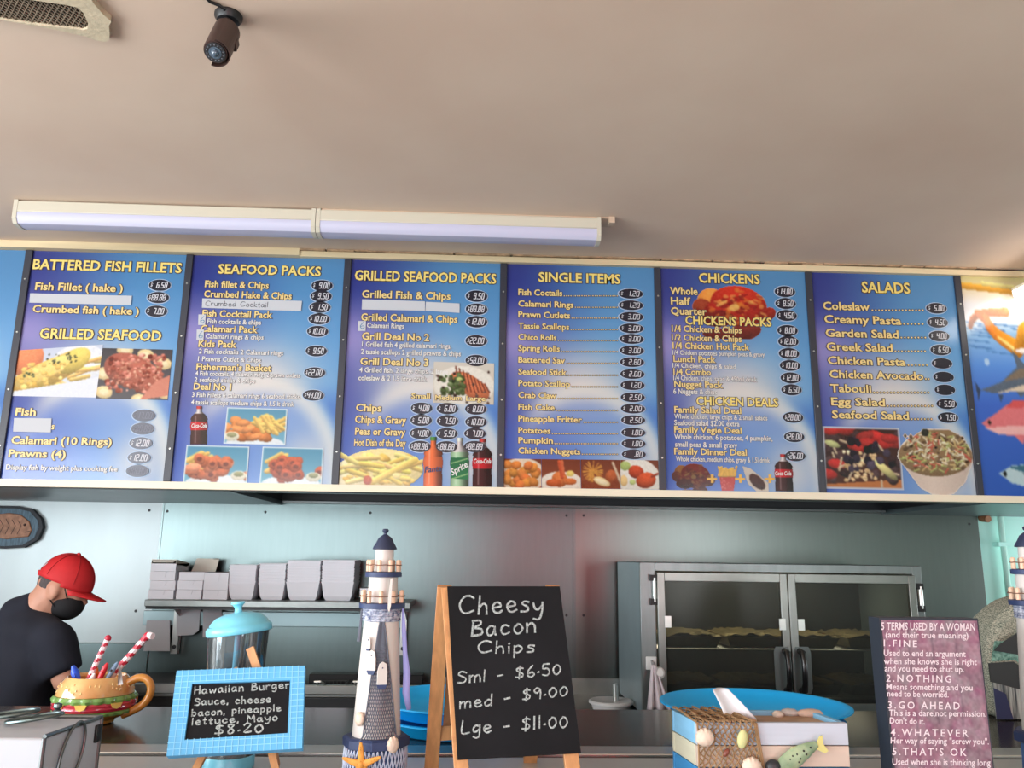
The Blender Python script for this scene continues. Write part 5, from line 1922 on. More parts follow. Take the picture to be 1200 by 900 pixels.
# white tub with steel cylinder
c = P(716, 824, 3.5)
t = thing('white_tub', 'low round white tub on the rear bench beside the warmer', 'tub', (c.x, 3.5, bz))
hh = P(716, 820, 3.5).z - bz
g = G(); g.lathe([(.06, .0), (.075, .004), (.082, hh - .014), (.092, hh - .012), (.092, hh - .004), (.086, hh), (.06, hh - .004), (0, hh - .006)], n=36); obj('tub_body', g, M['white'], t)
t = thing('steel_cylinder', 'slim steel cylinder standing in the white tub', 'utensil', (c.x + .02, 3.5, bz + hh - .006))
g = G(); q = P(722, 801, 3.5).z - bz - hh + .006; g.lathe([(.012, 0), (.012, q), (.009, q), (.009, q - .02), (0, q - .02)], n=18); obj('tube', g, M['steel_pale'], t)

# ---------------------------------------------------------------- service counter
CZ = 1.235
CYF, CYB = .95, 2.085
yA, yB_ = 1.692, 1.6
t = thing('service_counter', 'long service counter with dark glossy top and steel front edge', 'counter', (0, 1.5, 0))
g = G(); g.box(XL + .02, XR - .02, yA, CYB, CZ - .03, CZ); obj('counter_top', g, mat('counter_dark', (50, 42, 39), .16, 0, var=.12, scale=3, spec=.32), t, world=True, bevel=.003)
g = G(); g.box(XL + .02, XR - .02, yB_ + .025, yA - .0005, CZ - .03, CZ + .001); obj('steel_edge', g, M['steel_pale'], t, world=True, bevel=.002)
g = G(); g.box(XL + .02, XR - .02, yB_ + .0005, yB_ + .0245, CZ - .03, CZ - .004); obj('sliding_track', g, M['black'], t, world=True)
g = G(); g.box(XL + .02, XR - .02, CYF, yB_, CZ - .03, CZ); obj('front_ledge', g, mat('ledge', (196, 200, 198), .35, .4, var=.05), t, world=True, bevel=.003)
g = G(); g.box(XL + .02, XR - .02, CYF + .03, CYF + .07, .001, CZ - .031); g.box(XL + .02, XR - .02, CYB - .05, CYB - .02, .001, CZ - .031); obj('counter_base', g, mat('counter_base', (150, 156, 160), .5), t, world=True)

# ---------------------------------------------------------------- the person
pc = P(74.5, 688, 3.1)
HS = .92
tl, yw = math.radians(19), math.radians(8)
f_ = Vector((math.cos(tl) * math.cos(yw), math.cos(tl) * math.sin(yw), -math.sin(tl)))
s_ = Vector((math.sin(yw), -math.cos(yw), 0))          # towards the camera
u_ = s_.cross(f_) * 1
if u_.z < 0:
    u_ = -u_
HR = Matrix((f_, s_, u_)).transposed()                  # head axes as columns


def hp_(a, b, c):
    return pc + (f_ * a + s_ * b + u_ * c) * HS


yt = math.radians(42)
tf = Vector((math.cos(yt), math.sin(yt), 0)); ts = Vector((math.sin(yt), -math.cos(yt), 0)); TR = Matrix((tf, ts, Vector((0, 0, 1)))).transposed()
q3 = lambda px, py, y: P(px, py, y)
chest, waist, upper = q3(25, 781, 3.1), q3(8, 865, 3.06), q3(30, 741, 3.1)
rsh, lsh = q3(63, 752, 2.98), q3(-14, 748, 3.22)
relb, rhand = q3(77, 797, 2.97), q3(128, 815, 3.06)
lelb, lhand = q3(60, 800, 3.32), q3(120, 812, 3.25)
pel = Vector((waist.x - .02, waist.y, .93))


def limbs(g, k, legs=True, full=True):
    g.ball(chest, (.125 * k, .2 * k, .2 * k), rot=TR)
    g.ball(upper, (.115 * k, .19 * k, .09 * k), rot=TR)
    g.ball(chest.lerp(pel, .5), (.125 * k, .175 * k, .24 * k), rot=TR)
    g.ball(pel, (.125 * k, .175 * k, .15 * k), rot=TR)
    for a, b in ((rsh, relb), (lsh, lelb)):
        g.ball(a, .07 * k)


person = thing('person', 'person in red cap, black mask and dark tee bent over the bench', 'person', (pel.x, pel.y, 0))
g = G()
limbs(g, .93)
g.ball(hp_(-.004, 0, .018), (.092, .073, .1), rot=HR)
g.ball(hp_(.03, 0, -.05), (.058, .054, .062), rot=HR)
g.ball(hp_(.05, 0, -.02), (.045, .05, .05), rot=HR)
g.tube([hp_(.085, 0, .0), hp_(.102, 0, -.03), hp_(.088, 0, -.042)], [.008, .013, .01], 8)
for sd in (-1, 1):
    g.ball(hp_(.078, .03 * sd, .002), (.012, .018, .01), rot=HR)
    g.ball(hp_(-.002, .08 * sd, -.014), (.021, .012, .035), rot=HR @ Matrix.Rotation(.35 * sd, 3, 'Z'))
    g.ball(hp_(-.006, .084 * sd, -.004), (.022, .009, .026), rot=HR)
g.tube([hp_(-.02, 0, -.03), hp_(-.045, 0, -.1), upper + Vector((.0, 0, .04))], [.066, .062, .085], 16)
for a, b, c_ in ((rsh, relb, rhand), (lsh, lelb, lhand)):
    g.tube([a, a.lerp(b, .5), b, b.lerp(c_, .3), c_.lerp(b, .1)], [.052, .048, .042, .043, .03], 14)
    g.ball(b, .042)
    d = (c_ - b).normalized()
    pal = c_ + d * .04
    sdv = d.cross(Vector((0, 0, 1))).normalized()
    g.ball(pal, (.045, .038, .016), rot=Matrix((d, sdv, d.cross(sdv))).transposed())
    for k in range(4):
        r0 = pal + d * .035 + sdv * (-.028 + .0185 * k)
        L = [.06, .072, .068, .052][k]
        g.tube([r0, r0 + d * L * .5 + Vector((0, 0, -.006)), r0 + d * L * .85 + Vector((0, 0, -.03))], [.0095, .009, .008], 8)
    g.tube([pal - d * .01 + sdv * .034, pal + d * .015 + sdv * .06 + Vector((0, 0, -.01)), pal + d * .045 + sdv * .062 + Vector((0, 0, -.02))], [.012, .011, .009], 8)
for sd in (-1, 1):
    hip = pel + ts * (.09 * sd) + Vector((0, 0, -.03))
    g.tube([hip, hip + Vector((0, 0, -.42)), Vector((hip.x, hip.y, .1))], [.085, .062, .045], 14)
    g.tube([Vector((hip.x, hip.y, .09)) - tf * .05, Vector((hip.x, hip.y, .055)) + tf * .05, Vector((hip.x, hip.y, .04)) + tf * .16], [.045, .045, .032], 12)
obj('body', remeshed(g, .0075, 4), M['skin'], person, world=True, smooth=180)
# tee
g = G()
limbs(g, 1.04)
for a, b in ((rsh, relb), (lsh, lelb)):
    g.tube([a, a.lerp(b, .5), a.lerp(b, .86)], [.076, .068, .064], 16)
g.tube([upper + Vector((0, 0, -.02)), upper + Vector((.012, 0, .07)), hp_(-.035, 0, -.105)], [.12, .1, .076], 18)
g.tube([upper + Vector((.03, -.05, .0)), hp_(.0, .02, -.125)], [.08, .06], 16)
g.tube([upper + Vector((0, 0, .01)), rsh], [.09, .07], 16)
obj('t_shirt', remeshed(g, .010, 22), M['shirt'], person, world=True, smooth=180)
g = G()
g.ball(pel + Vector((0, 0, -.06)), (.138, .19, .15), rot=TR)
for sd in (-1, 1):
    hip = pel + ts * (.09 * sd) + Vector((0, 0, -.05))
    g.tube([hip, hip + Vector((0, 0, -.4)), Vector((hip.x, hip.y, .09))], [.098, .08, .07], 14)
obj('trousers', remeshed(g, .012, 4), M['trousers'], person, world=True, smooth=180)
for sd in (-1, 1):
    hip = pel + ts * (.09 * sd)
    g = G(); b0 = Vector((hip.x, hip.y, .052))
    g.ball(b0 - tf * .02, (.075, .05, .052), rot=TR); g.ball(b0 + tf * .09 - Vector((0, 0, .012)), (.1, .048, .038), rot=TR)
    obj('shoe', remeshed(g, .008, 3), M['black'], person, world=True, smooth=180)


def shell(rad, cen, keep, seg=48, rings=32):
    g = G()
    g.ball((0, 0, 0), 1, seg=seg, rings=rings)
    bad = [f for f in g.bm.faces if not keep(f.calc_center_median())]
    bmesh.ops.delete(g.bm, geom=bad, context='FACES')
    for v in g.bm.verts:
        p = v.co
        v.co = hp_(cen[0] + p.x * rad[0], cen[1] + p.y * rad[1], cen[2] + p.z * rad[2])
    return g


# hair at the back and sides below the cap
g = shell((.0965, .0785, .104), (-.004, 0, .016), lambda p: p.x < .2 and -.8 < p.z < .25 and p.z > -.8 + .75 * max(0, p.x + .55))
o = obj('hair', g, M['hair'], person, world=True, smooth=180)
sm = o.modifiers.new('solid', 'SOLIDIFY'); sm.thickness = .006; sm.offset = -1
# cap: dome, button, back opening with strap, brim
g = shell((.107, .088, .112), (-.002, 0, .02), lambda p: p.z > (-.04 - .05 * p.x) and not (p.x < -.72 and abs(p.y) < .42 and .1 < p.z < .5))
cap = obj('cap', g, M['cap'], person, world=True, smooth=180)
sm = cap.modifiers.new('solid', 'SOLIDIFY'); sm.thickness = .004; sm.offset = -1
g = G()
rows = []
for j in range(6):
    v = j / 5
    row = []
    for i in range(17):
        q = (i / 16 - .5) * 2
        a_ = q * 1.15
        bx_ = .103 * math.cos(a_) - .002; by_ = .085 * math.sin(a_)
        ext = .072 * math.cos(q * 1.45) * v
        row.append(hp_(bx_ + ext, by_ * (1 - .05 * v), .012 - .006 * v - .02 * (q * q) * (.3 + v * .6) - .05 * ext))
    rows.append(row)
vv = [[g.bm.verts.new(p) for p in r_] for r_ in rows]
for j in range(5):
    for i in range(16):
        g.face([vv[j][i], vv[j][i + 1], vv[j + 1][i + 1], vv[j + 1][i]])
o = obj('brim', g, M['cap'], cap, world=True, smooth=180)
sm = o.modifiers.new('solid', 'SOLIDIFY'); sm.thickness = .005
g = G(); g.ball(hp_(-.002, 0, .133), .008); obj('button', g, M['cap'], cap, world=True)
g = G(); pts = [hp_(-.108 * math.cos(a_), .089 * math.sin(a_), .024) for a_ in np.linspace(-.5, .5, 8)]
for k in range(7):
    g.bar(pts[k], pts[k + 1], .016, .004)
obj('cap_strap', g, mat('cap_strap', (230, 70, 74), .7), cap, world=True)
# stitched seams of the cap
g = G()
for b in (0, 1.05, -1.05):
    g.tube([hp_(-.002 + .1085 * math.cos(a_) * math.cos(b), .0895 * math.cos(a_) * math.sin(b), .02 + .1135 * math.sin(a_)) for a_ in np.linspace(.1, 3.0, 18)], .0012, 5)
obj('cap_seams', g, mat('cap_seam', (160, 24, 30), .8), cap, world=True)
# mask
g = shell((.072, .064, .066), (.034, 0, -.052), lambda p: p.x > -.35 + .5 * max(0, p.z) and p.z < .75)
mk = obj('face_mask', g, M['mask'], person, world=True, smooth=180)
sm = mk.modifiers.new('solid', 'SOLIDIFY'); sm.thickness = .003
for sd in (-1, 1):
    g = G(); g.tube([hp_(.05, .058 * sd, -.03), hp_(.025, .074 * sd, .012), hp_(-.004, .084 * sd, .022), hp_(-.022, .08 * sd, -.01), hp_(-.008, .074 * sd, -.045), hp_(.02, .062 * sd, -.07)], .0022, 6)
    obj('ear_loop', g, M['mask'], mk, world=True)

# ---------------------------------------------------------------- lighthouses
def lighthouse(axis_px, Y, label, decor, rz=0., k=1.0):
    """axis_px: (x, y) of the ball top; built from photo heights, k scales sizes"""
    tip = P(*axis_px, Y)
    m = mpp(P(axis_px[0], axis_px[1] + 130, Y)) * k
    t = thing('lighthouse', label, 'lighthouse ornament', (tip.x, Y, CZ + .0005), rz)
    z = lambda y: max(P(axis_px[0] - (y - axis_px[1]) * .06, y - 620 + axis_px[1], Y).z - CZ, 0)
    H0 = tip.z - CZ
    T = lambda name, g, mt, par=t, **kw: obj(name, g, mt, par, **kw)
    zb = z(874)
    # pedestal below the octagon
    g = G(); g.lathe([(35 * m, 0), (35 * m, .012), (33 * m, .016), (31.5 * m, zb - .002)], n=8); T('pedestal', g, mat('pedestal_blue', (84, 118, 172), .7, var=.45, scale=30))
    g = G(); g.lathe([(34 * m, zb - .001), (38 * m, zb + .002), (38 * m, zb + 10 * m), (35 * m, zb + 12 * m)], n=8); T('octagon_base', g, M['navy'], smooth=20)
    g = G(); g.lathe([(27.5 * m, zb + 12 * m), (20.5 * m, z(727))], n=40); T('tower', g, M['lhwhite'])
    g = G()
    for i in range(5):
        zz = z(726) + i * 3.0 * m
        g.lathe([(21 * m + 1.7 * m * math.cos(a), zz + 1.7 * m * math.sin(a)) for a in np.linspace(0, 2 * math.pi, 9)[:-1]] + [(22.7 * m, zz)], n=60, caps=False, wob=lambda i_, a_: .012 * math.sin(a_ * 40 + i_ * .8))
    T('rope_collar', g, M['rope'])
    g = G(); g.lathe([(24 * m, z(713)), (27 * m, z(712.5)), (27 * m, z(707)), (24 * m, z(706))], n=40); T('lower_balcony', g, M['navy'])
    g = G(); g.lathe([(17.5 * m, z(706.2)), (17 * m, z(676))], n=36); T('upper_tower', g, M['lhwhite'])
    g = G(); g.lathe([(19 * m, z(676.5)), (21.5 * m, z(676)), (21.5 * m, z(671)), (19 * m, z(670))], n=40); T('upper_balcony', g, M['navy'])
    g = G(); g.lathe([(11.5 * m, z(670.2)), (11 * m, z(644))], n=30); T('lantern', g, M['lhwhite'])
    g = G(); g.lathe([(12 * m, z(644.5)), (14.5 * m, z(644)), (14 * m, z(642)), (11 * m, z(637)), (8 * m, z(631)), (4.2 * m, z(628)), (2.2 * m, z(626.5)), (2.2 * m, z(625)), (3.6 * m, z(623.5)), (3.9 * m, z(621.6)), (2.8 * m, z(620.2)), (0, z(620))], n=32); T('roof', g, M['navy_dark'])
    for (r, yb_, yt_, n, nm) in ((18.5, 670, 656.5, 9, 'upper'), (23.5, 706, 692, 10, 'lower')):
        for i in range(n):
            a = 2 * math.pi * i / n + .35
            g = G(); g.lathe([(2.5 * m, 0), (2.5 * m, (yb_ - yt_) * m * .9), (1.4 * m, (yb_ - yt_) * m)], (r * m * math.cos(a), r * m * math.sin(a), z(yb_)), 8); T('railing_post', g, M['peg'])
        g = G()
        g.tube([(r * m * 1.13 * math.cos(a), r * m * 1.13 * math.sin(a), z(yb_ - 8) - .6 * m * abs(math.sin(a * n / 2))) for a in np.linspace(0, 2 * math.pi, 61)[:-1]], .55 * m, 6, closed=True)
        T('railing_cord', g, mat('cord', (120, 84, 66), .8))
    rt = lambda zz: 20.5 * m + (27.5 - 20.5) * m * np.clip((z(727) - zz) / (z(727) - zb - 12 * m), 0, 1)

    def on(a, y, lift=.5):                # a: degrees round from the camera side, to the right positive
        q = math.radians(-90 + a); zz = z(y); r = rt(zz) + lift * m if y < 861 else 34 * m + lift * m
        return Vector((r * math.cos(q), r * math.sin(q), zz))
    # draped net: narrow at the top, wide below
    g = G()
    N = 15
    nf = len(decor)
    for d in (1, -1):
        for k2 in range(-14, 30):
            pts = []
            for s2 in range(41):
                v = s2 / 40
                u = (k2 / N) + d * v * 1.1 if d > 0 else (k2 / N) - v * 1.1 + .0
                if 0 <= u <= 1:
                    y = 727 + 137 * v
                    half = 6 + 36 * v ** .8
                    cen = decor['net'] + 8 * v
                    ln = .9 + .5 * math.sin(9 * u + 5 * v)
                    pts.append(on(cen + (u * 2 - 1) * half, y, ln))
                else:
                    if len(pts) > 1:
                        g.tube(pts, .42 * m, 4, caps=False)
                    pts = []
            if len(pts) > 1:
                g.tube(pts, .42 * m, 4, caps=False)
    for sgn in (-1, 1):
        g.tube([on(decor['net'] + 8 * v + sgn * (6 + 36 * v ** .8), 727 + 137 * v, 1.2) for v in np.linspace(0, 1, 24)], .8 * m, 5)
    T('fishing_net', g, M['net_dark'])
    # white net swags round the pedestal
    g = G()
    for j in range(30):
        a0 = -110 + j * 7.5
        g.tube([on(a0, 873, 1), on(a0 + 4, 884, 2), on(a0 + 8, 895, 1.5), on(a0 + 4, 910, 2)], .7 * m, 4)
        g.tube([on(a0 + 8, 873, 1), on(a0 + 4, 884, 2), on(a0, 895, 1.5), on(a0 + 4, 910, 2)], .7 * m, 4)
    T('pedestal_net', g, mat('pale_net', (196, 206, 226), .9))
    for (a, y, s2, tp) in decor.get('floats', []):
        c = on(a, y, 2.2)
        q = math.radians(-90 + a)
        nrm = Vector((math.cos(q), math.sin(q), .12)); ex = Vector((-math.sin(q), math.cos(q), 0))
        g = G()
        sh = [(-.5, .35), (-.32, .9), (0, 1.05), (.36, .9), (.5, .3), (.5, -.55), (.3, -.9), (-.3, -.9), (-.5, -.55)]
        g.prism([c + ex * (x * s2 * 10 * m) + Vector((0, 0, yv * s2 * 13 * m)) for x, yv in sh], nrm * (2 * m))
        fl_ = T('wooden_float', g, M['lhwhite'], bevel=.4 * m)
        g = G(); g.prism([c + ex * (x * s2 * 10.2 * m) + Vector((0, 0, yv * s2 * 13.1 * m)) - nrm * (.2 * m) for x, yv in ((.5, -.6), (.3, -.93), (-.3, -.93), (-.5, -.6))], nrm * (2.5 * m))
        g.ball(c + Vector((0, 0, .7 * s2 * 11 * m)) + nrm * 2 * m, .8 * m, seg=8, rings=5)
        obj('float_tip', g, M['navy'], fl_)
    for (a, y, s2) in decor.get('shells', []):
        c = on(a, y, 3.5)
        q = math.radians(-90 + a)
        RM = Matrix((Vector((-math.sin(q), math.cos(q), 0)), Vector((math.cos(q), math.sin(q), 0)), Vector((0, 0, 1)))).transposed()
        g = G()
        g.ball(c, (6.2 * m * s2, 4 * m * s2, 7.4 * m * s2), rot=RM, seg=28, rings=14)
        for v in g.bm.verts:
            l = RM.inverted() @ (v.co - c)
            f = 1 + .07 * math.sin(math.atan2(l.x, l.z + 8 * m * s2) * 26)
            v.co = c + (v.co - c) * f
        T('seashell', g, mat('shell', (228, 206, 186), .5, var=.25, scale=60))
    if 'star' in decor:
        a, y, s2 = decor['star']
        c = on(a, y, 7)
        q = math.radians(-90 + a)
        ex = Vector((-math.sin(q), math.cos(q), 0)); ez = Vector((0, -.15, 1)); nr = Vector((math.cos(q), math.sin(q), 0))
        g = G()
        for i in range(5):
            b = math.pi / 2 + i * 2 * math.pi / 5 + .08
            d = ex * math.cos(b) + ez * math.sin(b)
            L = (34 if i in (0, 1, 4) else 32) * m * s2
            g.tube([c, c + d * L * .4 + nr * 1.5 * m, c + d * L * .8, c + d * L], [6.5 * m * s2, 5.2 * m * s2, 3.6 * m * s2, 2 * m * s2], 10, flat=.7)
        g.ball(c + nr * m, 6.6 * m * s2)
        for i in range(5):
            b = math.pi / 2 + i * 2 * math.pi / 5 + .08
            d = ex * math.cos(b) + ez * math.sin(b)
            for j in range(6):
                g.ball(c + d * (6 + 4.3 * j) * m * s2 + nr * (5.2 - .45 * j) * m * s2, .8 * m, seg=6, rings=4)
        T('starfish', g, mat('starfish', (222, 152, 62), .65, var=.25, scale=60))
    if decor.get('ribbon'):
        g = G()
        pts = [(25, -6, 712), (27, -2, 740), (29, 0, 764), (32, 2, 790), (32, 0, 812), (36, 2, 832)]
        rows = [[g.bm.verts.new(Vector((x * m + sdd * (2.6 if i else 1.2) * m * (1 + .6 * (i in (3, 4))), yy * m, z(py) + sdd * m * (.8 if i == 5 else 0)))) for sdd in (-1, 1)] for i, (x, yy, py) in enumerate(pts)]
        for i in range(5):
            g.face([rows[i][0], rows[i][1], rows[i + 1][1], rows[i + 1][0]])
        rb = T('lavender_ribbon', g, mat('lavender', (160, 164, 226), .6))
        sm_ = rb.modifiers.new('solid', 'SOLIDIFY'); sm_.thickness = .0008
        g = G(); g.tube([(-23 * m, -3 * m, z(714)), (-24 * m, -3 * m, z(735)), (-25 * m, -2 * m, z(752))], [1.4 * m, 1.6 * m, 2.4 * m], 6); T('cord_tassel', g, M['net_dark'])
        g = G(); g.prism([(11 * m, -26 * m, z(678)), (13.5 * m, -26 * m, z(677)), (13 * m, -27 * m, z(708)), (11.5 * m, -27 * m, z(716)), (9.5 * m, -27 * m, z(712)), (9.5 * m, -27 * m, z(700))], (0, -1.5 * m, 0)); T('wooden_tag', g, M['lhwhite'])
    return t


lighthouse((452, 620), 1.4, 'white and navy lighthouse with net, shells and orange starfish, left of the easel', dict(net=8, floats=[(-26, 753, .6, 0), (-14, 774, 1.05, 0), (14, 789, 1.15, 0)], shells=[(-34, 838, 1.0), (36, 866, 1.15)], star=(-14, 886, .68), ribbon=True))
lighthouse((1202, 617), 1.4, 'second white and navy lighthouse, cut off by the right edge', dict(net=70, floats=[(-20, 800, 1., 0)], shells=[(40, 860, 1.)]), rz=.5, k=1.0)

# ---------------------------------------------------------------- Cheesy Bacon Chips A-frame
t0 = Vector(P(525, 687, 1.36))
TL, TR_, BR, BL = P(524, 687, 1.36), P(656, 687, 1.362), P(681, 882, 1.263), P(536, 890, 1.262)
BR = PPL(681, 882, TL, (TR_ - TL).cross(BL - TL))
t = thing('chalkboard_easel', 'wooden A-frame chalkboard reading Cheesy Bacon Chips with three prices', 'chalkboard sign', ((BL.x + BR.x) / 2, 1.38, CZ))
nrm = (TR_ - TL).cross(BL - TL).normalized()
if nrm.y > 0:
    nrm = -nrm
bk = -nrm
g = G(); g.hexa([TL, TR_, BR, BL], [p + bk * .006 for p in (TL, TR_, BR, BL)]); obj('slate_board', g, M['slate'], t, world=True, smooth=0)
ctop_l, ctop_r = TL.lerp(TR_, -.03), TR_.lerp(TL, .02)
dl, dr = (BL - TL), (BR - TR_)
# front legs run down behind the slate to the counter
def to_floor(p, d):
    return p + d * ((p.z - CZ) / -d.z)


for p, d, off in ((TL, dl, .012), (TR_, dr, -.014)):
    ex = (TR_ - TL).normalized()
    a = p + ex * (off - .011 if off > 0 else off) + bk * .014 - d.normalized() * .001
    dd = (d + ex * (.004 if off > 0 else -.0))
    b = to_floor(a, dd)
    g = G(); g.bar(a, b + Vector((0, 0, .0008)), .022, .015, side=ex); obj('front_leg', g, M['wood'], t, world=True, bevel=.001)
rl = PZ(505, 908, CZ); rr = PZ(621, 893, CZ)
ra, rb_ = P(521, 687, 1.382), P(648, 688, 1.386)
for a, b in ((ra, rl), (rb_, rr)):
    g = G(); g.bar(a, b + Vector((0, 0, .001)), .024, .014, side=ex); obj('rear_leg', g, M['wood'], t, world=True, bevel=.001)
f1 = .78
g = G(); g.bar(ra.lerp(rl, f1), rb_.lerp(rr, f1), .022, .008, side=(0, 0, 1)); obj('rear_rail', g, M['wood'], t, world=True)
g = G(); qd = [ra.lerp(rl, .25), rb_.lerp(rr, .25), rb_.lerp(rr, .74), ra.lerp(rl, .74)]
g.prism([p + ex * (.014 if i in (0, 3) else -.014) for i, p in enumerate(qd)], Vector((0, .004, .001))); obj('rear_slate', g, M['wood_dark'], t, world=True)
g = G(); g.bar(TL.lerp(TR_, .0) + bk * .018 + Vector((0, 0, -.014)), TR_ + bk * .018 + Vector((0, 0, -.014)), .018, .014, side=(0, 0, 1)); obj('top_rail', g, M['wood'], t, world=True)
# chalk
pin = lambda px, py: PPL(px, py, TL, nrm)
g = G()
for s, x0, y0, x1, y1, c, wd in (('Cheesy', 538, 719, 636, 717.5, 21, .0045), ('Bacon', 553, 746, 627, 741, 18.5, .0043), ('Chips', 560, 766, 626, 764, 14, .0038), ('Sml - $6·50', 536, 801, 657, 790, 13.5, .0034), ('med - $9·00', 539, 831, 665, 815, 13, .0034), ('Lge - $11·00', 541, 860, 665, 852, 15, .0034)):
    L, Rr = pin(x0, y0), pin(x1, y1)
    cv = pin((x0 + x1) / 2, (y0 + y1) / 2 - c) - pin((x0 + x1) / 2, (y0 + y1) / 2)
    hand(g, s, L + nrm * .0008, Rr + nrm * .0008, cv, nrm, wd * .72, gap=.2)
obj('chalk_lettering', g, M['chalk'], t, world=True, smooth=0)

# ---------------------------------------------------------------- blue framed chalkboard on a little easel
YT, YB2 = 1.40, 1.33
C4 = [P(207, 786, YT), P(357, 780, YT), P(354, 877, YB2), P(195, 886, YB2)]
n4 = (C4[1] - C4[0]).cross(C4[3] - C4[0]).normalized()
if n4.y > 0:
    n4 = -n4
C4[2] = PPL(354, 877, C4[0], n4)
I4 = [PPL(*q, C4[0], n4) for q in ((225, 801), (340, 797), (337, 859), (216, 867))]
t = thing('framed_chalkboard', 'blue grid framed chalkboard offering a Hawaiian Burger for 8.20', 'chalkboard sign', ((C4[2].x + C4[3].x) / 2, 1.37, C4[3].z - .02))
g = G()
th = -n4 * .012
for i in range(4):
    j = (i + 1) % 4
    g.hexa([C4[i], C4[j], I4[j], I4[i]], [p + th for p in (C4[i], C4[j], I4[j], I4[i])])
fr = obj('blue_frame', g, M['bluegrid'], t, world=True, smooth=0)


def bil(u, v):
    return (C4[0] * (1 - u) + C4[1] * u) * (1 - v) + (C4[3] * (1 - u) + C4[2] * u) * v


inn = [(.118, .15), (.888, .165), (.892, .83), (.13, .81)]
g = G()


def clipped(fn, n):
    pts = []
    for k in range(n + 1):
        u, v = fn(k / n)
        if .12 < u < .885 and .16 < v < .82:
            if len(pts) > 1:
                g.ribbon(pts, .0011, n4)
            pts = []
        else:
            pts.append(bil(u, v) + n4 * .0006)
    if len(pts) > 1:
        g.ribbon(pts, .0011, n4)


for k in range(1, 21):
    clipped(lambda q: (k / 21, q), 40)
for k in range(1, 14):
    clipped(lambda q: (q, k / 14), 60)
obj('frame_grid_lines', g, M['bluegrid2'], fr, world=True, smooth=0)
g = G(); g.hexa([p + n4 * -.004 for p in I4], [p + n4 * -.009 for p in I4]); obj('slate_panel', g, M['slate'], t, world=True, smooth=0)
g = G()
p4 = lambda px, py: PPL(px, py, C4[0] - n4 * .0035, n4)
for s, x0, y0, x1, y1, c in (('Hawaiian Burger', 228, 813.5, 339, 806, 8.5), ('Sauce, cheese', 228, 826.5, 317, 823, 8), ('bacon, pineapple', 225, 839, 329, 833, 7.5), ('lettuce, Mayo', 225, 849.5, 325, 844, 8), ('$8·20', 252, 861, 308, 857.5, 11)):
    L, Rr = p4(x0, y0), p4(x1, y1)
    cv = p4((x0 + x1) / 2, (y0 + y1) / 2 - c) - p4((x0 + x1) / 2, (y0 + y1) / 2)
    hand(g, s, L, Rr, cv, n4, .0021 if c < 10 else .0026, gap=.22)
obj('chalk_lettering', g, M['chalk'], t, world=True, smooth=0)
# easel
es = thing('table_easel', 'small pale wood easel holding the blue framed chalkboard', 'easel', ((C4[2].x + C4[3].x) / 2, 1.4, CZ))
apex = P(294, 758, 1.44)
for q0, q1 in (((287, 790), (232, 897)), ((296, 790), (321, 893))):
    a = P(*q0, 1.418) + Vector((0, .004, 0))
    b = P(*q1, 1.36)
    d = b - a
    b2 = a + d * ((a.z - CZ - .0006) / -d.z)
    g = G(); g.bar(a, b2, .011, .008, side=(1, 0, 0)); obj('front_leg', g, M['wood'], es, world=True)
a = P(293, 759, 1.43); b = P(307, 800, 1.425)
g = G(); g.bar(a, b, .013, .006, side=(1, 0, 0)); obj('top_post', g, M['wood'], es, world=True)
g = G(); g.bar(b, Vector((b.x + .01, 1.53, CZ + .001)), .011, .008, side=(1, 0, 0)); obj('rear_leg', g, M['wood'], es, world=True)
a, b = P(224, 876, 1.372), P(330, 869, 1.372)
g = G(); g.bar(a, b, .016, .008, side=(0, 0, 1)); obj('ledge_bar', g, M['wood'], es, world=True)
a = P(275, 783, 1.425)
g = G(); g.bar(a, P(281, 795, 1.422), .008, .006, side=(1, 0, 0)); obj('side_post', g, M['wood'], es, world=True)

# ---------------------------------------------------------------- straw dispenser
db = PZ(267, 899, CZ)
lt = P(279, 735, db.y)
m = mpp(P(275, 800, db.y))
t = thing('straw_dispenser', 'tall clear straw dispenser with pale blue domed lid', 'straw dispenser', (db.x, db.y, CZ + .0005))
H = lt.z - CZ
g = G(); g.lathe([(27 * m, 0), (27.5 * m, .002), (28 * m, .012), (34.5 * m, H - .008), (35 * m, H), (33.4 * m, H), (33 * m, H - .008), (26.5 * m, .012), (0, .01)], n=40); obj('clear_jar', g, mat_glass('jar_glass', (232, 240, 244), .07, .04, .07), t)
g = G(); g.lathe([(28.4 * m, .0), (29 * m, .001), (29 * m, .02), (28.6 * m, .021)], n=40, caps=False); g.lathe([(28.6 * m, .0), (0, .0)], n=40, caps=False); obj('blue_foot', g, M['lid'], t)
lid = bpy.data.objects.new('lid', None); COL.objects.link(lid); lid.parent = t; lid.location = (0, 0, H + .001); lid.rotation_euler = (0, -.1, 0)
bpy.data.objects.remove(lid)
g = G()
g.lathe([(36.5 * m, -7 * m), (37.5 * m, -6 * m), (37.5 * m, 0), (35.5 * m, 2.5 * m), (34 * m, 3 * m), (32 * m, 7 * m), (26 * m, 12.5 * m), (15 * m, 16 * m), (5 * m, 17 * m), (4.2 * m, 18.5 * m), (4 * m, 22 * m), (6 * m, 25.5 * m), (8 * m, 26.5 * m), (8 * m, 28.5 * m), (7 * m, 29.3 * m), (0, 29.3 * m)], n=44)
bmesh.ops.transform(g.bm, matrix=Matrix.Translation((0, 0, H)) @ Matrix.Rotation(-.13, 4, 'Y'), verts=g.bm.verts)
obj('domed_lid', g, M['lid'], t, smooth=50)
g = G(); g.cyl((-1 * m, 0, .03), (0, 0, H + 6 * m), 4 * m, None, 14); g.lathe([(0, .028), (24 * m, .03), (24 * m, .034), (0, .036)], n=30); obj('lift_rod', g, M['lid'], t)
first = None
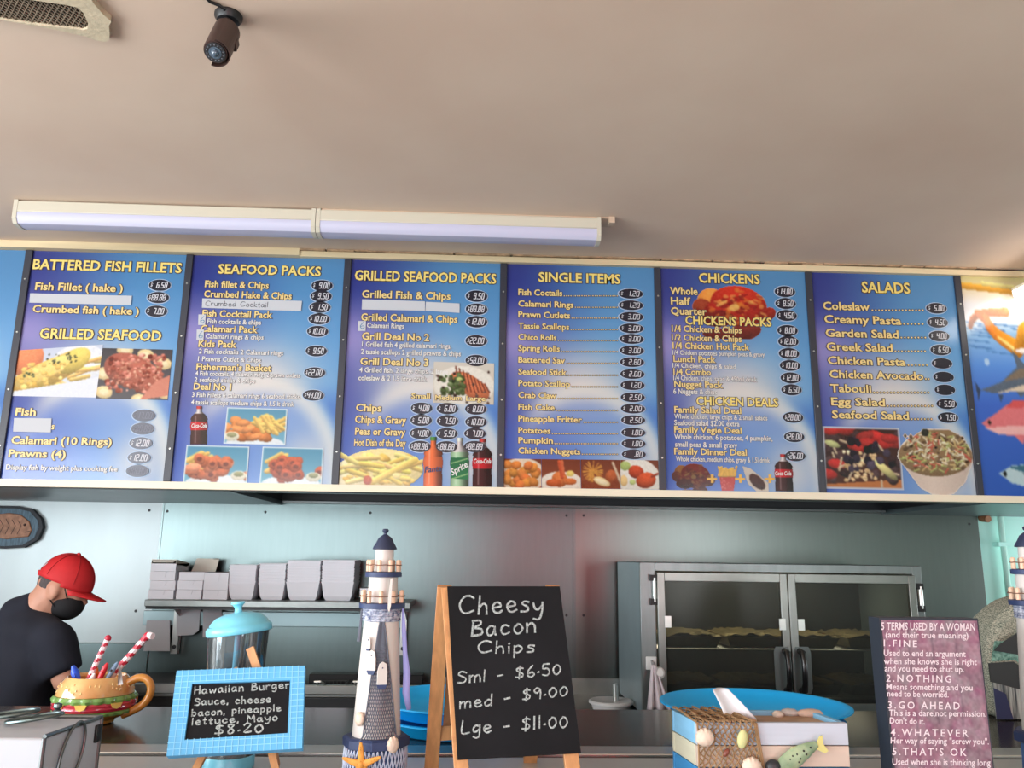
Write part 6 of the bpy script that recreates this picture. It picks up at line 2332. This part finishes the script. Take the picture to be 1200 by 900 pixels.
for k in range(34):
    a_ = R.uniform(-1.3, 1.3); r_ = R.uniform(.25, 1.0)
    bx_, by_ = 22 * m * r_ * math.cos(a_), 22 * m * r_ * math.sin(a_)
    if first is None:
        g = G(); L = .205; g.lathe([(.0032, 0), (.0032, L), (.0026, L), (.0026, .002), (0, .002)], n=10)
        first = obj('drinking_straw', g, mat('straw_black', (26, 26, 32), .35))
        tag(first, 'black drinking straw standing in the clear straw dispenser', 'drinking straw', 'straws in the dispenser')
        o = first
    else:
        o = first.copy(); COL.objects.link(o)
    o.location = (db.x + bx_, db.y + by_, CZ + .0375 + R.uniform(0, .004))
    o.rotation_euler = (R.uniform(-.03, .03), .02 + R.uniform(0, .03), 0)

# ---------------------------------------------------------------- blue trays
def blue_tray(cx, cyy, z, r, h, label, tilt=(0, 0)):
    g = G()
    g.lathe([(0, 0), (r * .82, 0), (r * .86, .003), (r * .94, h * .75), (r * .985, h * .9), (r, h * .9), (r * 1.0, h), (r * .97, h + .001), (r * .93, h * .88), (r * .84, .006), (0, .005)], n=72)
    o = obj('round_tray', g, M['blue'], smooth=50)
    o.location = (cx, cyy, z)
    o.rotation_euler = (tilt[0], tilt[1], 0)
    return tag(o, label, 'tray', 'blue plastic trays on the counter')


xc = P(541, 840, 1.89).x
blue_tray(xc, 1.875, CZ + .0005, .192, .03, 'lower blue plastic tray behind the A-frame chalkboard')
blue_tray(xc + .002, 1.875, CZ + .0305, .192, .03, 'upper blue plastic tray behind the A-frame chalkboard')
blue_tray(.622, 1.84, CZ + .0005, .18, .03, 'lower blue plastic tray behind the striped crate')
blue_tray(.617, 1.85, CZ + .0305, .204, .026, 'upper blue plastic tray behind the striped crate')

# ---------------------------------------------------------------- burger mug with pens
mb = PZ(108, 847, CZ)
m = mpp(P(108, 820, mb.y))
t = thing('burger_mug', 'ceramic mug shaped like a hamburger with a looped handle', 'mug', (mb.x, mb.y, CZ + .0005))
g = G(); g.lathe([(20 * m, 0), (23 * m, 1 * m), (24 * m, 4 * m), (36 * m, 9 * m), (40 * m, 12 * m), (0, 12 * m)], n=48); obj('lower_bun', g, mat('bun_orange', (214, 146, 66), .2, var=.15, scale=20, coat=.6), t)
lett = mat('lettuce', (132, 178, 96), .25, var=.3, scale=40, coat=.6)
g = G(); g.lathe([(38 * m, 11.5 * m), (43 * m, 12.5 * m), (44 * m, 15 * m), (42 * m, 17 * m), (38 * m, 17 * m)], n=120, wob=lambda i, a: .025 * math.sin(a * 26) if i in (1, 2) else 0); obj('lower_lettuce', g, lett, t)
g = G(); g.lathe([(38 * m, 16.5 * m), (43.5 * m, 17 * m), (45 * m, 20 * m), (44.5 * m, 22.5 * m), (45 * m, 24 * m), (43 * m, 26.5 * m), (38 * m, 27 * m)], n=64); obj('tomato_layer', g, mat('tomato', (196, 46, 66), .18, coat=.7), t)
g = G(); g.lathe([(38 * m, 26.5 * m), (44 * m, 26 * m), (45 * m, 29 * m), (43 * m, 32.5 * m), (38 * m, 32 * m)], n=120, wob=lambda i, a: .03 * math.sin(a * 22) if i in (1, 2) else 0); obj('upper_lettuce', g, lett, t)
for a in (-118, -84, -36, 30):
    q = math.radians(a)
    g = G(); g.prism([(44.6 * m * math.cos(q + d), 44.6 * m * math.sin(q + d), zz * m) for d, zz in ((-.15, 26.3), (.15, 26.3), (.1, 21.5), (0, 20), (-.1, 21.5))], (1.6 * m * math.cos(q), 1.6 * m * math.sin(q), 0)); obj('cheese_corner', g, mat('cheese', (246, 204, 96), .25, coat=.5), t)
bun = mat('bun_brown', (206, 134, 74), .16, coat=.8, col2=(236, 196, 130), scale=14)
g = G(); g.lathe([(40 * m, 31.5 * m), (42 * m, 33 * m), (41 * m, 38 * m), (38 * m, 45 * m), (33.5 * m, 51 * m), (31.5 * m, 52.5 * m), (30.5 * m, 52 * m), (30 * m, 49 * m), (34 * m, 42 * m), (36 * m, 34 * m), (0, 33 * m)], n=56); bo = obj('top_bun', g, bun, t)
g = G()
for k in range(54):
    q = R.uniform(0, 6.28); h_ = R.uniform(.1, .9)
    r_ = (41.5 - 5.5 * h_ ** 1.5) * m; zz = (36 + 12 * h_) * m
    d = Vector((math.cos(q), math.sin(q), .5)).normalized()
    ex = Vector((-math.sin(q), math.cos(q), 0))
    g.ball((r_ * math.cos(q), r_ * math.sin(q), zz), (.9 * m, .7 * m, 1.6 * m), seg=8, rings=6, rot=Matrix((ex, d, ex.cross(d))).transposed())
obj('sesame_seeds', g, mat('sesame', (240, 206, 140), .25, coat=.5), bo)
g = G()
hpts = [(36, 44), (48, 50), (58, 48.5), (64, 40), (63, 30), (57, 21), (46, 14), (34, 9)]
hv = [Vector((x * m, -2 * m, z * m)) for x, z in hpts]
pts = []
for i in range(len(hv) - 1):
    a, b, c, d = hv[max(i - 1, 0)], hv[i], hv[i + 1], hv[min(i + 2, len(hv) - 1)]
    for s_ in range(4):
        u = s_ / 4
        pts.append(.5 * (2 * b + (c - a) * u + (2 * a - 5 * b + 4 * c - d) * u * u + (3 * b - a - 3 * c + d) * u ** 3))
pts.append(hv[-1])
g.tube(pts, 4.6 * m, 12); obj('handle', g, mat('bun_orange', (214, 146, 66), .2), t)


def stick(name, label, q0, q1, Y0, Y1, r, kind, mats, cat='pen'):
    """pen standing in the mug; q0 where it leaves the rim, q1 the top"""
    a, b = P(*q0, Y0), P(*q1, Y1)
    d = (b - a).normalized()
    # reach down inside the cup
    lo = a - d * ((a.z - (CZ + 35 * m)) / max(d.z, .3))
    t2 = thing(name, label, cat, lo, group='pens in the burger mug')
    L = (b - lo).length
    if kind == 'cane':
        g = G(); n = 40
        g.tube([lo + d * (L * i / n) for i in range(n + 1)], r, 8, mf=lambda i, j: 0 if ((i - j * .75) % 6) < 2.6 else 1)
        obj('striped_barrel', g, mats, t2, world=True)
        g = G(); g.ball(b + d * r * .6, r * 1.15); obj('end_knob', g, mats[0], t2, world=True)
    else:
        g = G(); g.tube([lo, b - d * L * .25, b - d * r * 1.4, b], [r * .8, r, r * .9, r * .4], 14); obj('barrel', g, mats[0], t2, world=True)
        g = G()
        sd = d.cross(Vector((0, 1, 0))).normalized()
        g.bar(b - d * r * 3 - Vector((0, r * 1.1, 0)), b - d * L * .3 - Vector((0, r * 1.1, 0)), r * .7, r * .35); obj('clip', g, mats[-1], t2, world=True)
    return t2


Rd, Wh = mat('cane_red', (192, 36, 62), .4), mat('cane_white', (240, 226, 230), .4)
my = mb.y
stick('striped_pen', 'red and white striped pen leaning right, shorter and straight', (102, 800), (125.5, 750), my - .01, my, .0062, 'cane', [Rd, Wh])
c2 = stick('striped_pen', 'long red and white candy cane pen leaning far right', (124, 800), (171, 747), my + .0, my + .01, .0072, 'cane', [Rd, Wh])
b = P(171, 747, my + .01)
g = G(); g.tube([b, P(175, 744.5, my + .005), P(179, 745.5, my)], [.0075, .0075, .007], 10, mf=lambda i, j: i % 2); obj('crook', g, [Rd, Wh], c2, world=True)
stick('pen', 'short blue capped pen at the left of the burger mug', (91, 799), (85.5, 780), my - .015, my - .015, .0085, 'pen', [mat('pen_blue', (38, 86, 214), .3), mat('pen_blue', (0, 0, 0))])
stick('pen', 'red capped pen between the two striped pens', (116, 797), (126, 777), my - .02, my - .02, .0062, 'pen', [M['red'], M['red']])
stick('pen', 'grey blue pen with black tip beside the candy cane pen', (123, 799), (138, 776), my - .015, my - .01, .0055, 'pen', [mat('pen_grey', (128, 156, 186), .3), M['black']])
stick('pen', 'small orange pen top behind the red capped pen', (110, 798), (113, 782), my + .02, my + .02, .0085, 'pen', [mat('pen_orange', (240, 112, 40), .35), mat('pen_orange', (0, 0, 0))])
stick('pen', 'white pen low in the middle of the burger mug', (106, 799), (111, 789), my - .022, my - .022, .006, 'pen', [M['white'], M['white']])
g = G(); g.prism([P(139, 779, my - .05), P(141.5, 783, my - .05), P(144, 802, my - .075), P(138, 803, my - .075), P(138.5, 790, my - .07)], (0, .0015, 0))
tag(obj('paper_tag', g, M['paper'], smooth=0), 'thin white tag hanging over the burger mug rim by the handle', 'tag')

# ---------------------------------------------------------------- white box with steel rim
tz = 1.341
fr_, br_ = PZ(52, 865, tz), PZ(119, 841.5, tz)
bl_ = PZ(-60, 842, tz); fl_ = Vector((fr_.x - .35, fr_.y, tz)); bl_ = Vector((br_.x - .35, br_.y, tz))
t = thing('counter_box', 'white counter box with steel wire rim at the bottom left corner', 'box', (fr_.x - .15, 1.32, CZ))
g = G()
dn_ = Vector((0, 0, CZ + .0006 - tz))
g.hexa([fl_ + dn_, fr_ + dn_, br_ + dn_, bl_ + dn_], [fl_, fr_, br_, bl_]); obj('white_body', g, mat('box_white', (180, 184, 190), .45, bump=.02, bscale=6), t, world=True, bevel=.003)
g = G(); up_ = Vector((0, 0, .002))
for a, b in ((fr_, br_), (br_, bl_), (br_, br_ + dn_), (fr_, fr_ + dn_)):
    g.tube([a + up_ * (b.z > tz - .01), b + up_ * (b.z > tz - .01)], .0032, 8)
obj('steel_rim', g, M['steel_dark'], t, world=True)
sdir = (br_ - fr_).normalized(); nside = Vector((sdir.y, -sdir.x, 0))
cc = PPL(84, 884, fr_ + nside * .004, nside)
g = G(); g.tube([cc + sdir * .028 * math.cos(a) + Vector((0, 0, .043 * math.sin(a))) + sdir * .012 * math.sin(a) for a in np.linspace(0, 2 * math.pi, 37)[:-1]], .0022, 8, closed=True); obj('wire_loop', g, M['steel_dark'], t, world=True)
cc = br_ + Vector((-.004, -.004, -.02)); g = G(); g.box(cc.x - .007, cc.x + .007, cc.y - .012, cc.y + .004, cc.z - .014, cc.z + .012); obj('black_clip', g, M['black'], t, world=True, bevel=.002)
k_ = br_ + (bl_ - br_) * .2
g = G(); g.lathe([(.006, 0), (.006, .008), (.004, .01), (.0065, .013), (.006, .018), (0, .02)], k_ + Vector((0, 0, .003)), 14); obj('steel_knob', g, M['steel'], t, world=True)
g = G()
for q, rr in (((8, 842), .045), ((40, 846), .04)):
    c = PZ(*q, tz + .004)
    g.tube([c + Vector((rr * math.cos(a), rr * .6 * math.sin(a), .006 * (1 + math.cos(a)))) for a in np.linspace(0, 2 * math.pi, 33)[:-1]], .0028, 8, closed=True)
obj('top_wire_rings', g, M['steel'], t, world=True)

# ---------------------------------------------------------------- striped wooden crate
ctz = 1.3555
c1, c2_, c3, c4 = PZ(816, 846.5, ctz), PZ(993, 847, ctz), PZ(985, 834, ctz), PZ(787, 831, ctz)
c3 = c4 + (c2_ - c1)
t = thing('striped_crate', 'blue and white striped plank crate draped with a tan net', 'crate', tuple((c1 + c3) / 2 - Vector((0, 0, (c1 + c3).z / 2 - CZ))))
ex, ey = (c2_ - c1).normalized(), (c4 - c1)
EYN = Vector((-ex.y, ex.x, 0)).normalized()
tk = .010
inn_ = lambda p, sx, sy2: p + ex * tk * sx + EYN * tk * sy2
plank = {n: mat('plank_' + n, c, .6, var=.12, scale=12, stretch=(.4, 1, 6)) for n, c in dict(white=(192, 198, 210), cream=(206, 186, 170), blue=(58, 140, 198), pale=(132, 190, 226), cream2=(210, 206, 182)).items()}
hgt = ctz - CZ
lv = [0, .033, .064, .094, hgt - .0006]
for i, (fc, sc) in enumerate((('white', 'pale'), ('cream', 'cream2'), ('blue', 'blue'), ('white', 'cream2'))):
    z0, z1 = ctz - lv[i + 1] + .0006, ctz - lv[i] - .0006
    for a, b, nin, col in ((c1, c2_, EYN, fc), (c4, c3, -EYN, sc)):
        g = G(); A, B = Vector((a.x, a.y, z0)), Vector((b.x, b.y, z0)); g.prism([A, B, B + nin * tk, A + nin * tk], (0, 0, z1 - z0)); obj('plank', g, plank[col], t, world=True, bevel=.0008)
    for a, b, nin, col in ((c1, c4, ex, sc), (c2_, c3, -ex, sc)):
        d = (b - a).normalized()
        g = G(); A, B = Vector((a.x, a.y, z0)) + d * tk, Vector((b.x, b.y, z0)) - d * tk; g.prism([A, B, B + nin * tk, A + nin * tk], (0, 0, z1 - z0)); obj('plank', g, plank[col], t, world=True, bevel=.0008)
g = G(); A = [Vector((p.x, p.y, CZ + .04)) for p in (inn_(c1, 1, 1), inn_(c2_, -1, 1), inn_(c3, -1, -1), inn_(c4, 1, -1))]; g.prism(A, (0, 0, .006)); obj('crate_floor', g, M['wood_dark'], t, world=True)
# net over the front left corner
g = G()
wn = (c2_ - c1).length


def drape(u, v):            # u across the front from the left corner 0..1, v from back edge over the top and down the front
    ru = u * wn * .43
    wv = .003 * math.sin(u * 23 + v * 9)
    if v < .3:
        q = v / .3
        return c4 + (c1 - c4) * q + ex * (ru * (.75 + .1 * q)) + Vector((0, 0, .003 + .002 * math.sin(u * 30 + q * 5))) + Vector((0, -.003 * q, 0))
    q = (v - .3) / .7
    return c1 + ex * (ru * (.9 + .12 * q)) - EYN * (.004 + .004 * abs(math.sin(u * 9 + q * 4))) + Vector((0, 0, .003 - q * (hgt - .012)))


K = 11
for d in (1, -1):
    for k2 in range(-K, 2 * K):
        pts = []
        for s2 in range(61):
            v = s2 / 60
            u = k2 / K + d * v * 1.15 if d > 0 else k2 / K - v * 1.15
            if 0 <= u <= 1:
                pts.append(drape(u + .02 * math.sin(v * 40), v))
            else:
                if len(pts) > 1:
                    g.tube(pts, .0011, 4, caps=False)
                pts = []
        if len(pts) > 1:
            g.tube(pts, .0011, 4, caps=False)
for u in (0, .97, 1):
    g.tube([drape(u, v) for v in np.linspace(.02, 1, 30)], .0016, 5)
for k2 in range(14):
    u0 = R.uniform(0, .9)
    g.tube([drape(u0 + .1 * i / 8 * R.uniform(.6, 1.4), .04 + .26 * i / 8) for i in range(9)], .0014, 5)
obj('tan_net', g, M['net_tan'], t, world=True)


def shell_at(px, py, s2, lab, par):
    c = PPL(px, py, c1 - EYN * .012, EYN)
    g = G(); g.ball(c, (.014 * s2, .008 * s2, .013 * s2), seg=30, rings=14)
    for v in g.bm.verts:
        l = v.co - c
        v.co = c + l * (1 + .06 * math.sin(math.atan2(l.x, l.z + .018 * s2) * 30))
    return obj('seashell', g, mat('shell', (228, 206, 186), .5), par, world=True)


shell_at(826, 864, 1.0, '', t)
shell_at(881, 899, 1.1, '', t)
c = PPL(906, 899, c1 - EYN * .012, EYN); g = G(); g.ball(c, (.012, .009, .011)); obj('pebble', g, M['charcoal'], t, world=True)
c = PPL(870, 866, c1 - EYN * .008, EYN); g = G(); g.ball(c, (.008, .005, .014), rot=Matrix.Rotation(.2, 3, 'Y')); obj('green_float', g, mat('pale_green', (200, 200, 140), .6), t, world=True)
c = PPL(851, 882, c1 - EYN * .008, EYN); g = G(); g.ball(c, (.004, .004, .007), rot=Matrix.Rotation(.6, 3, 'Y')); obj('brown_bead', g, mat('bead', (120, 62, 48), .4), t, world=True)
# spotted fish on the front
fc = lambda px, py, l: PPL(px, py, c1 - EYN * l, EYN)
g = G()
axp = [((915, 903), 9), ((921, 897), 11), ((930, 889), 11), ((940, 882), 9.5), ((950, 876), 6.5), ((957, 872), 4)]
mm = mpp(c1)
g.tube([fc(*q, .011) for q, r_ in axp], [r_ * mm for q, r_ in axp], 16, flat=.55)
fish = obj('painted_fish', g, mat('fish_green', (122, 144, 112), .45, var=.35, scale=50, col2=(160, 176, 140)), t, world=True)
g = G(); g.prism([fc(*q, .012) for q in ((955, 876), (961, 863), (964, 862), (965, 872), (971, 880), (967, 883), (957, 878))], (0, .003, 0)); obj('fish_tail', g, mat('fish_yellow', (206, 196, 120), .5), fish, world=True)
g = G()
g.prism([fc(*q, .012) for q in ((922, 885), (928, 876), (944, 872), (940, 876), (928, 886))], (0, .003, 0)); g.prism([fc(*q, .016) for q in ((928, 898), (934, 905), (925, 906))], (0, .003, 0))
obj('fish_fins', g, mat('fish_fin', (186, 190, 130), .5), fish, world=True)
g = G()
for px, py in ((926, 890), (931, 893), (934, 884), (938, 889), (942, 880), (945, 884), (922, 896), (950, 876), (936, 893), (929, 886)):
    g.ball(fc(px, py, .0175), (.0016, .0012, .0016), seg=8, rings=5)
obj('fish_spots', g, M['black'], fish, world=True)
# things in the crate
top = lambda px, py, z: PZ(px, py, z)
a_ = [P(835, 809, 1.37), P(853, 807, 1.37), P(887, 843, 1.335), P(850, 842, 1.335)]
g = G()
rows = []
for j in range(9):
    v = j / 8
    rows.append([g.bm.verts.new(a_[0].lerp(a_[1], u).lerp(a_[3].lerp(a_[2], u), v) + Vector((0, .012 * math.sin(u * 3.1) - .006 * math.sin(v * 3), 0))) for u in np.linspace(0, 1, 7)])
for j in range(8):
    for i in range(6):
        g.face([rows[j][i], rows[j][i + 1], rows[j + 1][i + 1], rows[j + 1][i]])
o = obj('folded_card', g, mat('bright_card', (218, 222, 228), .6), smooth=60); sm_ = o.modifiers.new('s', 'SOLIDIFY'); sm_.thickness = .0016
tag(o, 'curved white card sticking up out of the striped crate', 'card')
for k, (px, py, s2, col, lab) in enumerate([(953, 838, (.022, .012, .008), (218, 190, 170), 'pale pink packet lying at the right inside the striped crate'), (928, 837, (.016, .011, .007), (206, 200, 196), 'small silver grey packet left of the pink packet in the crate'), (915, 839, (.01, .008, .006), (226, 214, 200), 'small cream pebble inside the striped crate')]):
    c = PZ(px, py, ctz - .004)
    g = G(); g.ball((0, 0, s2[2]), s2, seg=12, rings=8)
    for v in g.bm.verts:
        v.co += v.co.normalized() * .0015 * mnoise.noise(v.co * 200)
    o = obj('packet', g, mat('packet%d' % k, col, .5, var=.3, scale=60)); o.location = (c.x, c.y + .012, ctz - .004 - s2[2])
    tag(o, lab, 'packet')
g = G(); A = [inn_(c1, 1.1, 1.1), inn_(c2_, -1.1, 1.1), inn_(c3, -1.1, -1.1), inn_(c4, 1.1, -1.1)]
g.prism([Vector((p.x, p.y, CZ + .047)) for p in A], (0, 0, ctz - CZ - .047 - .0075))
o = obj('wooden_insert', g, mat('insert', (186, 150, 118), .7, var=.35, scale=30)); tag(o, 'flat brown wooden insert filling the striped crate', 'board')

# ---------------------------------------------------------------- terms plaque
TLp = P(1030, 724, 1.32); TRp = P(1146, 725, 1.324)
nP = None
BLp = P(1046, 900, 1.285)
nP = (TRp - TLp).cross(BLp - TLp).normalized()
if nP.y > 0:
    nP = -nP
BRp = PPL(1165, 900, TLp, nP)
dL, dR = (BLp - TLp), (BRp - TRp)
BL2 = TLp + dL * ((TLp.z - CZ - .001) / -dL.z); BR2 = TRp + dR * ((TRp.z - CZ - .001) / -dR.z)
t = thing('quote_plaque', 'pink and grey plaque reading 5 TERMS USED BY A WOMAN', 'plaque', ((BL2.x + BR2.x) / 2, 1.3, CZ))
backv = -nP * .035
backv.z = 0
g = G(); g.hexa([TLp, TRp, BR2, BL2], [p + backv + Vector((0, 0, .0)) for p in (TLp, TRp, BR2, BL2)]); obj('block', g, mat('plaque_black', (30, 36, 48), .5), t, world=True, smooth=0)
p = Pic(90, 150, (168, 126, 144), bg2=(154, 118, 134))
p.k = .7
for k in range(420):
    c = [(170, 116, 138), (174, 134, 148), (140, 114, 126), (162, 148, 154), (158, 96, 128), (180, 158, 168)][k % 6]
    p.ell(NR.uniform(0, 1), NR.uniform(0, 1), NR.uniform(.02, .09), NR.uniform(.02, .12), 0, c, .1, .5, 10)
p.a += NR.normal(0, 16, (150, 90, 1))
for k in range(5):
    x = .02 + .24 * k
    for s2 in range(8):
        p.line(x + NR.uniform(-.01, .01), s2 / 8, x + NR.uniform(-.01, .01), (s2 + NR.uniform(.4, 1)) / 8, .005, (110, 90, 104), .1)
e_ = nP * .0008
ins = lambda u, v: (TLp.lerp(TRp, u)).lerp(BL2.lerp(BR2, u), v) + e_
obj('printed_face', p.mesh([ins(.02, .012), ins(.985, .012), ins(.985, .99), ins(.02, .99)]), PRINT2, t, world=True, smooth=0)
for s, x0, x1, y, c, sp_ in (('5 TERMS USED BY A WOMAN', 1032, 1142, 738.5, 8.5, 1), ('(and their true meaning)', 1037, 1134, 747.5, 6.8, 1), ('1.FINE', 1035, 1074, 757.5, 7.5, 1.35), ('Used to end an argument', 1035, 1131, 769, 7, 1), ('when she knows she is right', 1035, 1144, 778.5, 7, 1), ('and you need to shut up.', 1036, 1129, 787, 7, 1), ('2.NOTHING', 1038, 1114, 799, 8, 1.4), ('Means something and you', 1038, 1139, 808.5, 7, 1), ('need to be worried.', 1039, 1111, 816.5, 7, 1),
                              ('3.GO AHEAD', 1040, 1124, 830.5, 8.2, 1.4), ('This is a dare,not permission.', 1041, 1155, 839, 7, 1), ("Don't do it.", 1042, 1083, 848, 7, 1), ('4.WHATEVER', 1043, 1134, 862.5, 8.2, 1.4), ('Her way of saying "screw you".', 1043, 1158, 871.5, 7, 1), ("5.THAT'S OK", 1045, 1132, 885, 8.5, 1.35), ('Used when she is thinking long', 1045, 1160, 896.5, 7.5, 1), ('and hard before', 1047, 1108, 907, 7.5, 1)):
    ym = y
    L, Rr = PPL(x0, ym - .4, TLp, nP), PPL(x1, ym + .8, TLp, nP)
    cv = PPL((x0 + x1) / 2, ym - c, TLp, nP) - PPL((x0 + x1) / 2, ym, TLp, nP)
    g = letter(s, L, Rr, cv, nP, [(.0, .0018)], space=sp_, bold=.012)
    obj('plaque_lettering', g, mat('plaque_white', (226, 212, 218), .6), t, world=True, smooth=0)

# ---------------------------------------------------------------- woven bag at the right
bc = PZ(1196, 838, CZ)
m = mpp(P(1190, 780, bc.y))
t = thing('woven_bag', 'speckled woven bag with black strap beside the right lighthouse', 'bag', (bc.x, bc.y, CZ + .0006))
wm_ = mat('woven_speckle', (200, 200, 180), .8, scale=260, stretch=(1, 1, 2.4), col2=(40, 64, 56), bump=.3, bscale=200)
prof = [(-46, 0), (-48, 40), (-45, 76), (-38, 94), (-28, 108), (-14, 119), (0, 127), (16, 132), (50, 128), (60, 60), (58, 0)]
g = G()
a = [(x * m, -30 * m + 8 * m * (y / 130), y * m) for x, y in prof]; g.prism(a, (0, 55 * m, 0))
bag = obj('bag_body', g, wm_, t, bevel=8 * m)
g = G(); g.prism([(x * m, -31.5 * m + 8 * m * (y / 130), y * m) for x, y in ((-50, 40), (-49.5, 60), (-20, 62), (12, 40), (60, 8), (60, -0), (30, 6), (0, 28))], (0, -1.2 * m, 0)); g.prism([(x * m, -31 * m, y * m) for x, y in ((-44, 74), (-34, 82), (-10, 96), (-16, 70))], (0, -1 * m, 0))
obj('black_strap', g, M['black'], t)
g = G(); g.prism([(x * m, -30.8 * m, y * m) for x, y in ((-49, 1), (-49, 40), (0, 28), (30, 6), (58, 1))], (0, -.8 * m, 0)); obj('striped_panel', g, mat('bag_stripe', (188, 196, 190), .8, scale=24, col2=(60, 70, 74), stretch=(9, 1, .4)), t)
g = G(); g.prism([(x * m, -32 * m, y * m) for x, y in ((-49, 1), (-49, 34), (-36, 28), (-30, 1))], (0, -.8 * m, 0)); obj('navy_corner', g, mat('bag_navy', (48, 56, 92), .8), t)
g = G(); g.prism([(x * m, -30.8 * m + 8 * m * y / 130, y * m) for x, y in ((-45, 62), (-38, 84), (20, 84), (56, 70), (56, 40), (14, 44), (-18, 64))], (0, -.8 * m, 0)); obj('green_panel', g, mat('bag_green', (150, 196, 180), .8, scale=120, col2=(40, 96, 84)), t)
